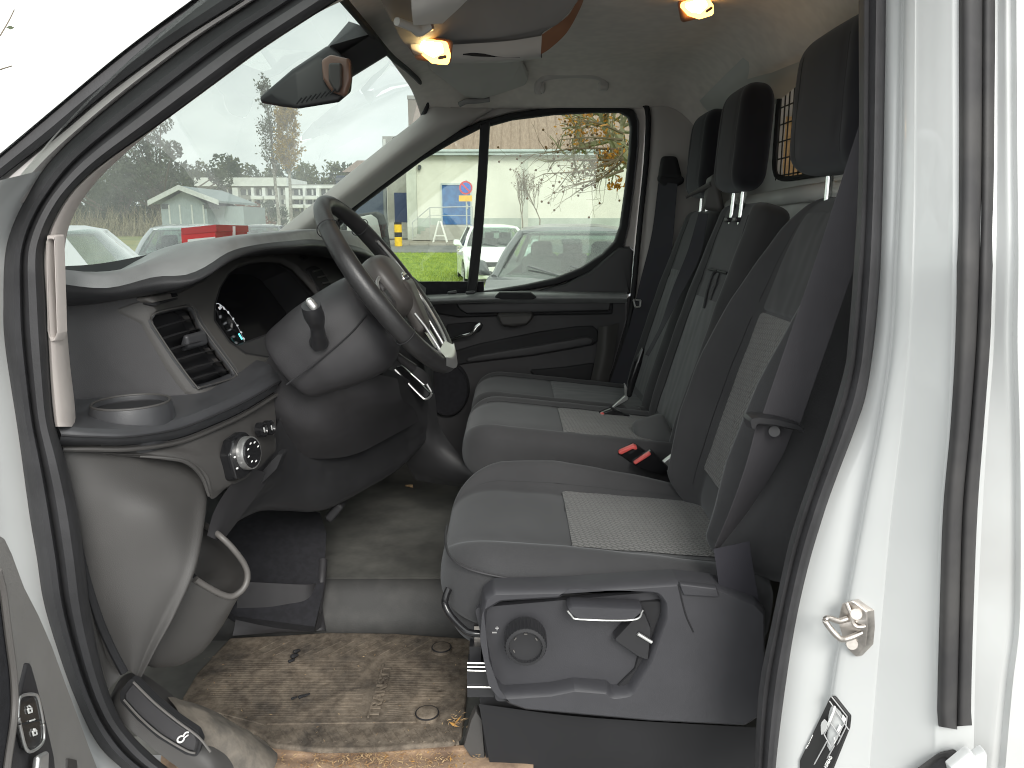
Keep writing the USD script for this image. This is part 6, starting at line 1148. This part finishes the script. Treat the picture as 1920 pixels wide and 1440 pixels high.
part(cb_, 'hand_rail', join(tube(rp, .03, 6, 8, False) if False else join(cyl(rp[0], rp[1], .03, 6), cyl(rp[1], rp[2], .03, 6)), cyl((rp[0][0], rp[0][1], bz), rp[0], .03, 6), cyl((rp[1][0], rp[1][1], bz), rp[1], .03, 6), cyl((rp[2][0], rp[2][1], bz), rp[2], .03, 6), cyl((rp[0][0], rp[0][1], bz + .55), (rp[1][0], rp[1][1], dzb + .5), .02, 6), cyl((rp[1][0], rp[1][1], dzb + .5), (rp[2][0], rp[2][1], dzb + .5), .02, 6)), 'rail_metal')
part(cb_, 'wall_lamp', blob((K(793, BY), BY - .1, zat(313, BY), .12), (K(793, BY), BY - .2, zat(313, BY) - .1, .10), seg=8), 'car_dark')
# recessed older wing to the left with a navy door and steps
ow = thing('older_wing', 'shaded grey wing with a navy door left of the cream building', 'building', (K(750, BY + 5), BY + 5, bz))
xa, xb = K(727, BY + 5), K(772, BY + 5)
part(ow, 'wall', box(((xa + xb) / 2, BY + 9, bz + 3.2), (xb - xa, 8, 6.4)), 'concrete')
part(ow, 'door', box((K(761, BY + 5), BY + 4.96, zat(391, BY + 5)), (1.1, .1, 2.0)), 'door_navy')
for k in range(5): part(ow, 'step', box((K(760, BY + 5), BY + 4.7 - k * .3, bz + (1.0 - .2 * k) / 2), (1.7, .3, 1.0 - .2 * k)), 'concrete')
part(ow, 'downpipe', cyl((xa + .15, BY + 4.9, bz), (xa + .15, BY + 4.9, bz + 6.2), .09, 8), 'panel_white')
tk_ = thing('box_truck', 'dark blue box truck parked left of the navy door', 'truck', (K(690, 50), 50, bz))
bxx = (K(640, 50), K(731, 50))
part(tk_, 'cargo_box', rbox(((bxx[0] + bxx[1]) / 2, 52, zat(380, 50)), (bxx[1] - bxx[0], 4, 3.4), .1), 'truck_navy')
part(tk_, 'box_frame', join(box((bxx[1] - .1, 49.95, zat(380, 50)), (.18, .1, 3.4)), box(((bxx[0] + bxx[1]) / 2, 49.95, zat(336, 50)), (bxx[1] - bxx[0], .1, .18))), 'car_grey')
for k in range(3): part(tk_, 'wheel', cyl((bxx[1] - .6 - k * 1.0, 49.9, bz + .45), (bxx[1] - .6 - k * 1.0, 50.4, bz + .45), .45, 18), 'tyre')
part(tk_, 'side_guard', box(((bxx[0] + bxx[1]) / 2, 50.0, bz + .75), (bxx[1] - bxx[0], .1, .35)), 'car_dark')
tw = thing('brick_tower', 'brown block rising behind the far windscreen pillar', 'building', (K(800, 70), 72, 0))
part(tw, 'wall', box((K(812, 70), 74, zat(179, 70) / 2), (K(852, 70) - K(772, 70), 6, zat(179, 70))), 'brick_brown')
part(tw, 'roof_edge', box((K(812, 70), 74, zat(179, 70)), (K(853, 70) - K(771, 70), 6.2, .3)), 'concrete')
b2 = thing('brick_house', 'brown roofed house beyond the road, low beside the windscreen pillar', 'building', (K(690, 90), 92, .8))
part(b2, 'wall', box((K(700, 90), 95, zat(330, 90) / 2 + .3), (K(745, 90) - K(655, 90), 8, zat(330, 90))), 'brick_brown')
part(b2, 'roof', hullp([(K(650, 90), 90.5, zat(322, 90)), (K(750, 90), 90.5, zat(322, 90)), (K(665, 90), 95, zat(294, 90)), (K(735, 90), 95, zat(294, 90)), (K(650, 90), 99.5, zat(322, 90)), (K(750, 90), 99.5, zat(322, 90))]), 'roof_brown', smooth=False)
# ---- bollard, sign, trestle
bY = 40.4; bb = float(gz(0, bY))
bo = thing('bollard', 'yellow and black bollard at the road edge', 'bollard', (K(750.5, bY), bY, bb))
for k, (z0, z1, m) in enumerate(((0, .48, 'bollard_yellow'), (.48, .72, 'tyre'), (.72, 1.12, 'bollard_yellow'), (1.12, 1.24, 'tyre'))): part(bo, 'band', cyl((K(750.5, bY), bY, bb + z0), (K(750.5, bY), bY, bb + z1), .20, 18), m)
sY = 36.0; sb = float(gz(0, sY)); sx = K(876, sY)
sg = thing('parking_sign', 'round blue and red no-parking sign with a yellow plate', 'sign', (sx, sY, sb))
zc = zat(352, sY); part(sg, 'pole', cyl((sx + .02, sY + .06, sb), (sx + .02, sY + .06, zc + .35), .035, 10), 'rail_metal')
def disc(z, r, y0, y1, n=36): return loft([np.stack([sx + circ(n, k)[:, 0], np.full(n, y), z + circ(n, k)[:, 1]], 1) for k, y in ((r, y1), (r, y0), (.01, y0))])
part(sg, 'sign_rim', disc(zc, .31, sY - .01, sY + .02), 'sign_red'); part(sg, 'sign_face', disc(zc, .235, sY - .016, sY), 'sign_blue')
part(sg, 'sign_slash', box((sx, sY - .020, zc), (.48, .006, .07), rot((0, 1, 0), 45)), 'sign_red')
part(sg, 'plate', box((sx - .02, sY, zat(372, sY)), (.62, .02, .27)), 'sign_yellow')
tY = 42.2; tb = float(gz(0, tY)) + .1; tx = K(827, tY)
ts = thing('trestle', 'pale A-frame trestle standing by the building steps', 'trestle', (tx, tY, tb))
for s in (-1, 1):
    for d in (0, .5): part(ts, 'leg', cyl((tx + s * .38, tY + d, tb), (tx + s * .05, tY + d * .6, tb + 1.15), .035, 6), 'panel_white')
part(ts, 'cross_bar', cyl((tx - .28, tY, tb + .35), (tx + .28, tY, tb + .35), .03, 6), 'panel_white')

# ---- shed and flats seen through the windscreen
sY = 44.0; sb = float(gz(0, sY)); xl, xr = K(318, sY), K(402, sY)
shd = thing('garden_shed', 'pale blue wooden shed with white gable trim', 'shed', ((xl + xr) / 2, sY, sb))
zw, zr = zat(383, sY), zat(353, sY); xm = K(362, sY)
part(shd, 'wall', hullp([(xl, sY, sb), (xr, sY, sb), (xl, sY, zw), (xr, sY, zw), (xm, sY, zr - .15)] + [(x + .0, sY + 5, z) for x, z in ((xl, sb), (xr, sb), (xl, zw), (xr, zw), (xm, zr - .15))]), 'shed_paint', smooth=False)
part(shd, 'side_wall', box(((xr + K(458, sY)) / 2, sY + 3.0, (sb + zat(386, sY)) / 2), (K(458, sY) - xr, 4, zat(386, sY) - sb)), 'shed_paint')
for sgn, xe in ((-1, K(304, sY)), (1, K(432, sY))):
    ze_ = zat(382 if sgn < 0 else 381, sY)
    part(shd, 'roof', hullp([(xm, sY - .6, zr), (xm, sY + 6, zr), (xe, sY - .6, ze_), (xe, sY + 6, ze_), (xm, sY - .6, zr + .12), (xm, sY + 6, zr + .12), (xe, sY - .6, ze_ + .12), (xe, sY + 6, ze_ + .12)]), 'shed_roof', smooth=False)
    part(shd, 'barge_board', hullp([(xm, sY - .66, zr - .12), (xm, sY - .61, zr + .16), (xe, sY - .66, ze_ - .12), (xe, sY - .61, ze_ + .16), (xm, sY - .66, zr + .16), (xm, sY - .61, zr - .12), (xe, sY - .66, ze_ + .16), (xe, sY - .61, ze_ - .12)]), 'shed_trim', smooth=False)
for a_, b_ in ((320, 333), (396, 402), (405, 412), (414, 424)): part(shd, 'window', box((K((a_ + b_) / 2, sY), sY - .02, zat(387, sY)), (K(b_, sY) - K(a_, sY), .06, .25)), 'window_far')
for px in (333.5, 353, 375, 396): part(shd, 'corner_board', box((K(px, sY), sY - .03, (sb + zat(384, sY)) / 2), (.08, .06, zat(384, sY) - sb)), 'shed_trim')
aY = 115.0; ab = float(gz(0, aY))
fl = thing('apartment_block', 'long low white apartment block with balconies before the wood', 'building', (K(490, aY), aY, ab))
xl, xr = K(384, aY), K(640, aY); k_ = (aY + 1) / FPX
part(fl, 'wall', box(((xl + xr) / 2, aY + 6, (ab + zat(345, aY)) / 2), (xr - xl, 10, zat(345, aY) - ab)), 'concrete')
part(fl, 'roof_band', join(box(((xl + K(552, aY)) / 2, aY + 5.4, zat(341, aY)), (K(552, aY) - xl, 11.5, 15 * k_)), box(((K(552, aY) + xr) / 2, aY + 6, zat(350, aY)), (xr - K(552, aY), 11, 5 * k_))), 'panel_white')
for a_, b_ in ((386, 400), (424, 452), (462, 486), (491, 506), (512, 530), (536, 548), (560, 580), (584, 604), (610, 630)):
    for yy, hh in ((360, 10), (378, 8), (392, 8)):
        if a_ < 420 and yy > 365: continue
        w_ = part(fl, 'window', box((K((a_ + b_) / 2, aY), aY + .98, zat(yy, aY)), (K(b_, aY) - K(a_, aY), .1, hh * k_)), 'window_far')
        part(w_, 'mullion', box((K((a_ + b_) / 2, aY), aY + .90, zat(yy, aY)), (.25, .1, hh * k_)), 'panel_white')
for a_, b_ in ((452, 462), (486, 491), (506, 512), (530, 536), (548, 556), (580, 584), (604, 610)): part(fl, 'pier', box((K((a_ + b_) / 2, aY), aY + .4, (zat(352, aY) + ab) / 2), (K(b_, aY) - K(a_, aY), 1.4, zat(352, aY) - ab)), 'panel_white')
for a_, b_ in ((488, 510), (512, 534), (556, 582), (586, 608)):
    for yy in (371, 387): part(fl, 'balcony', rbox((K((a_ + b_) / 2, aY), aY - .4, zat(yy, aY)), (K(b_, aY) - K(a_, aY), 1.6, 6.5 * k_), .08), 'panel_white')

# ---- trees
def branches(base, h, lean, spread, seed, r0, depth=5, up=.35, nb=(2, 3), first=.32, shrink=.72):
    r = np.random.default_rng(seed); segs, tips = [], []
    def go(p, d, l, rad, k):
        n = 4; pts = [p]
        for i in range(n):
            d = d + r.normal(0, .10, 3) + np.array([0, 0, up * .12]); d /= np.linalg.norm(d); pts.append(pts[-1] + d * l / n)
        segs.append(tube(np.array(pts), [rad, rad * .68], 5 if k < 3 else 4, 5, False))
        if k >= depth: tips.append((pts[-1], d)); tips.append((pts[2], d)); return
        for _ in range(r.integers(nb[0], nb[1] + 1)):
            v = r.normal(0, 1, 3); v -= d * (v @ d); v /= np.linalg.norm(v); dd = d * (1 - spread) + v * spread + np.array([0, 0, up * .3]); dd /= np.linalg.norm(dd)
            q = pts[r.integers(2, n + 1)] if k else pts[-1]
            go(q, dd, l * shrink * r.uniform(.75, 1.15), rad * .62, k + 1)
        if k and k < depth: go(pts[-1], d, l * shrink, rad * .66, k + 1)
    go(np.asarray(base, float), np.asarray(lean, float) / np.linalg.norm(lean), h * first, r0, 0)
    return segs, tips
def leaves(pts, per, spread, size, seed):
    r = np.random.default_rng(seed); p = np.repeat(np.asarray(pts), per, 0); p = p + r.normal(0, spread, p.shape); n = len(p)
    a = r.normal(0, 1, (n, 3)); a /= np.linalg.norm(a, axis=1, keepdims=True); b = np.cross(a, r.normal(0, 1, (n, 3))); b /= np.linalg.norm(b, axis=1, keepdims=True); s = (size * r.uniform(.5, 1.3, n))[:, None]
    v = np.stack([p - a * s, p + b * s * .5, p + a * s, p - b * s * .5], 1).reshape(-1, 3); i = np.arange(n)[:, None] * 4
    return v, np.vstack([i + [0, 1, 2], i + [0, 2, 3]])
def tree(name, label, px, Y, h, seed, r0, bark, leaf=None, per=0, size=.1, lspread=.3, cat='tree', group=None, **kw):
    x = K(px, Y); z = float(gz(x, Y)); t = thing(name, label, cat, (x, Y, z), group)
    lean = kw.pop('lean', (0, 0, 1)); segs, tips = branches((x, Y, z), h, lean, kw.pop('spread', .55), seed, r0, **kw)
    part(t, 'trunk', segs[0], bark); part(t, 'branches', join(*segs[1:]), bark, kind='stuff')
    if leaf: part(t, 'crown', leaves([p for p, _ in tips], per, lspread, size, seed + 1), leaf, kind='stuff')
    return t, tips
t1, tips = tree('plane_tree', 'nearly bare tree with orange leaves at the right of the far window', 1172, 24.0, 9.5, 21, .26, 'bark_green', None, depth=5, up=.30, spread=.62, nb=(2, 3), first=.30, shrink=.74)
rr = np.random.default_rng(3); tp = np.array([p for p, _ in tips]); part(t1, 'crown', leaves(tp[rr.choice(len(tp), int(len(tp) * .5), False)], 2, .18, .07, 5), 'leaf_orange', kind='stuff')
# low side limbs hanging over the building wall, with dark fruit
lx, lY = K(1166, 24), 24.0; limbs = []; fruit = []
rr = np.random.default_rng(9)
for (px0, py0, px1, py1, sag) in ((1168, 296, 1020, 326, 8), (1168, 300, 1040, 300, 0), (1166, 262, 1050, 262, -4), (1168, 250, 1075, 225, -6), (1170, 300, 1080, 360, 6), (1172, 280, 1120, 330, 10), (1168, 320, 1060, 350, 2), (1165, 280, 1000, 290, -6)):
    a, b = P(px0, py0, 24), P(px1, py1, 24 - rr.uniform(-1.5, 2.5)); m = (a + b) / 2 + np.array([0, 0, -.017 * sag]); c = cr([a, m, b], 14)
    limbs.append(tube(c, [.045, .012], 5, 14, False))
    for k in range(3, 14, 2):
        for _ in range(3):
            d = rr.normal(0, 1, 3) * [.6, .5, .5] + np.array([-.4, 0, -.15]); d /= np.linalg.norm(d); l = rr.uniform(.3, 1.0); e = c[k] + d * l; limbs.append(tube(np.array([c[k], c[k] + d * l * .5 + rr.normal(0, .04, 3), e]), [.011, .004], 4, 3, False))
            for _ in range(2):
                d2 = d + rr.normal(0, .5, 3); d2 /= np.linalg.norm(d2); e2 = e + d2 * rr.uniform(.15, .45); limbs.append(tube(np.array([e, e2]), [.005, .003], 4, 2, False))
                if rr.random() < .35: fruit.append(e2)
part(t1, 'limb', join(*limbs), 'twig_brown', kind='stuff')
part(t1, 'fruit', join(*[blob((*p, .038), seg=6) for p in fruit]), 'leaf_brown', kind='stuff')
part(t1, 'leaf_cluster', leaves(np.vstack([P(1140 + rr.normal(0, 10), 298 + rr.normal(0, 8), 23.9) for _ in range(46)] + [P(1110 + rr.normal(0, 26), 235 + rr.normal(0, 18), 24) for _ in range(60)] + [P(1155 + rr.normal(0, 5), 345 + rr.normal(0, 6), 23.9) for _ in range(20)]), 3, .06, .085, 8), 'leaf_orange', kind='stuff')
for k, (px, s, h) in enumerate(((982, 31, 4.7), (1010, 33, 3.9))):
    tree('bare_shrub', ('taller', 'shorter')[k] + ' bare shrub against the cream wall', px, 42.4, h, s, .05, 'bark_grey', 'leaf_brown', 1, .05, .05, 'shrub', spread=.42, up=.9, depth=4, nb=(2, 3), first=.34)
def birch(label, px, Y, h, seed, leaf, per, lean):
    x = K(px, Y); z = float(gz(x, Y)); t = thing('birch_tree', label, 'tree', (x, Y, z)); r = np.random.default_rng(seed)
    tr = cr([(x, Y, z), (x + lean * .3, Y, z + h * .35), (x + lean * .5, Y, z + h * .7), (x + lean, Y, z + h)], 40); part(t, 'trunk', tube(tr, [.17, .14, .10, .03], 8, 40, False), 'bark_pale')
    bs, tips = [], []
    for k in range(58):
        s = r.uniform(.38, .99); p = tr[int(s * 39)]; a = r.uniform(0, 6.28); l = h * (.05 + .17 * (1 - s)) * r.uniform(.7, 1.3); d = np.array([math.cos(a) * .45, math.sin(a) * .45, 1.0]); d /= np.linalg.norm(d)
        m = p + d * l * .5; e = p + d * l + np.array([math.cos(a), math.sin(a), -.2]) * l * .10; bs.append(tube([p, m, e], [.035 * (1.3 - s), .008], 5, 8))
        for q in (m, e, (m + e) / 2):
            for _ in range(4):
                d2 = d + r.normal(0, .5, 3); d2 /= np.linalg.norm(d2); e2 = q + d2 * l * r.uniform(.15, .4); bs.append(tube(np.array([q, e2]), [.011, .005], 4, 2, False)); tips += [e2, (q + e2) / 2]
    part(t, 'branches', join(*bs), 'bark_grey' if per < 2 else 'bark_pale', kind='stuff')
    part(t, 'crown', leaves(tips, per, .16, .15, seed), leaf, kind='stuff')
birch('tall bare birch with pale trunk behind the apartment block', 534, 72, 13.2, 41, 'leaf_willow', 1, -.7)
birch('tall birch with golden leaves in its crown', 555, 70, 12.4, 43, 'leaf_gold', 3, .25)
def cloudtree(name, label, px, Y, h, w, seed, leaf, n, size, bark='bark_grey', cat='tree', zb=.0):
    x = K(px, Y); z = float(gz(x, Y)); t = thing(name, label, cat, (x, Y, z)); r = np.random.default_rng(seed)
    cl = np.stack([r.normal(0, .40, 26) * w, r.normal(0, .35, 26) * w, r.uniform(.12, .92, 26) * h], 1); cl[:, :2] *= (1.12 - .75 * np.abs(cl[:, 2:] / h - .35)); cs = r.uniform(.10, .2, 26) * w
    k = r.integers(0, 26, n); d = r.normal(0, 1, (n, 3)); d /= np.linalg.norm(d, axis=1, keepdims=True); p = cl[k] + d * (cs[k] * r.uniform(.5, 1.1, n) ** .5)[:, None]; p[:, 2] = np.maximum(p[:, 2], .05)
    part(t, 'crown', leaves(p + [x, Y, z], 1, .02, size, seed), leaf, kind='stuff')
    segs = [tube([(x, Y, z), (x + .1, Y, z + h * .5)], [.04 * w, .02 * w], 7)] + [tube([(x, Y, z + h * .2), (x + c[0] * .5, Y + c[1] * .5, z + c[2] * .7), (x + c[0], Y + c[1], z + c[2])], [.018 * w, .008 * w], 5) for c in cl[:18]]
    part(t, 'trunk', segs[0], bark); part(t, 'branches', join(*segs[1:]), bark, kind='stuff'); return t
cloudtree('willow_tree', 'large grey-green willow left of the shed', 318, 62, 10.0, 6.0, 51, 'leaf_willow', 9000, .14)
cloudtree('willow_tree', 'lower grey willow nearest the near windscreen pillar', 245, 64, 6.6, 6.0, 52, 'leaf_willow', 7000, .14)
cloudtree('willow_tree', 'small grey bush between the reeds and the shed', 200, 70, 4.6, 5, 53, 'leaf_willow', 4000, .13)
cloudtree('red_bush', 'reddish bush at the right of the shed', 470, 60, 2.9, 2.2, 54, 'leaf_red', 2600, .09, cat='bush')
cloudtree('conifer', 'dark bush in front of the apartment balconies', 514, 100, 3.6, 3.0, 55, 'leaf_dark', 2500, .14, cat='bush')
r = np.random.default_rng(77); P_, Q_, S_ = [], [], []
for k in range(110):
    x = K(r.uniform(120, 780), 170); Y = 165 + r.uniform(0, 40); h = r.uniform(9, 15.5) * (1.0 if x < -60 else .93); w = r.uniform(2.4, 4.2); n = 420; u = r.uniform(.0, 1, n)
    rad = w * np.sqrt(np.clip(1 - ((u - .42) / .6) ** 2, .02, 1)) * r.uniform(.6, 1, n); a = r.uniform(0, 6.28, n)
    p = np.stack([x + rad * np.cos(a), Y + rad * np.sin(a), 1.0 + u * h], 1); (P_ if k % 3 else Q_).append(p)
    S_.append(tube([(x, Y, 1.0), (x + .2, Y, 1.0 + h * .8)], [.22, .06], 5, 3))
wd = thing('far_wood', 'autumn wood along the horizon behind the apartment block', 'wood', (-90, 175, 1), kind='stuff')
part(wd, 'green_foliage', leaves(np.vstack(P_), 1, .3, .55, 5), 'leaf_wood', kind='stuff'); part(wd, 'dark_foliage', leaves(np.vstack(Q_), 1, .3, .55, 6), 'leaf_dark', kind='stuff'); part(wd, 'trunks', join(*S_), 'bark_grey', kind='stuff')
# twigs of a tree at the far left edge of the sky, in front of the van
tree('bare_tree', 'bare twigs at the left edge of the sky in front of the van', -165, 16.0, 7.0, 61, .12, 'bark_grey', 'leaf_willow', 1, .06, .1, spread=.5, up=.6, depth=4, nb=(2, 3), first=.4)
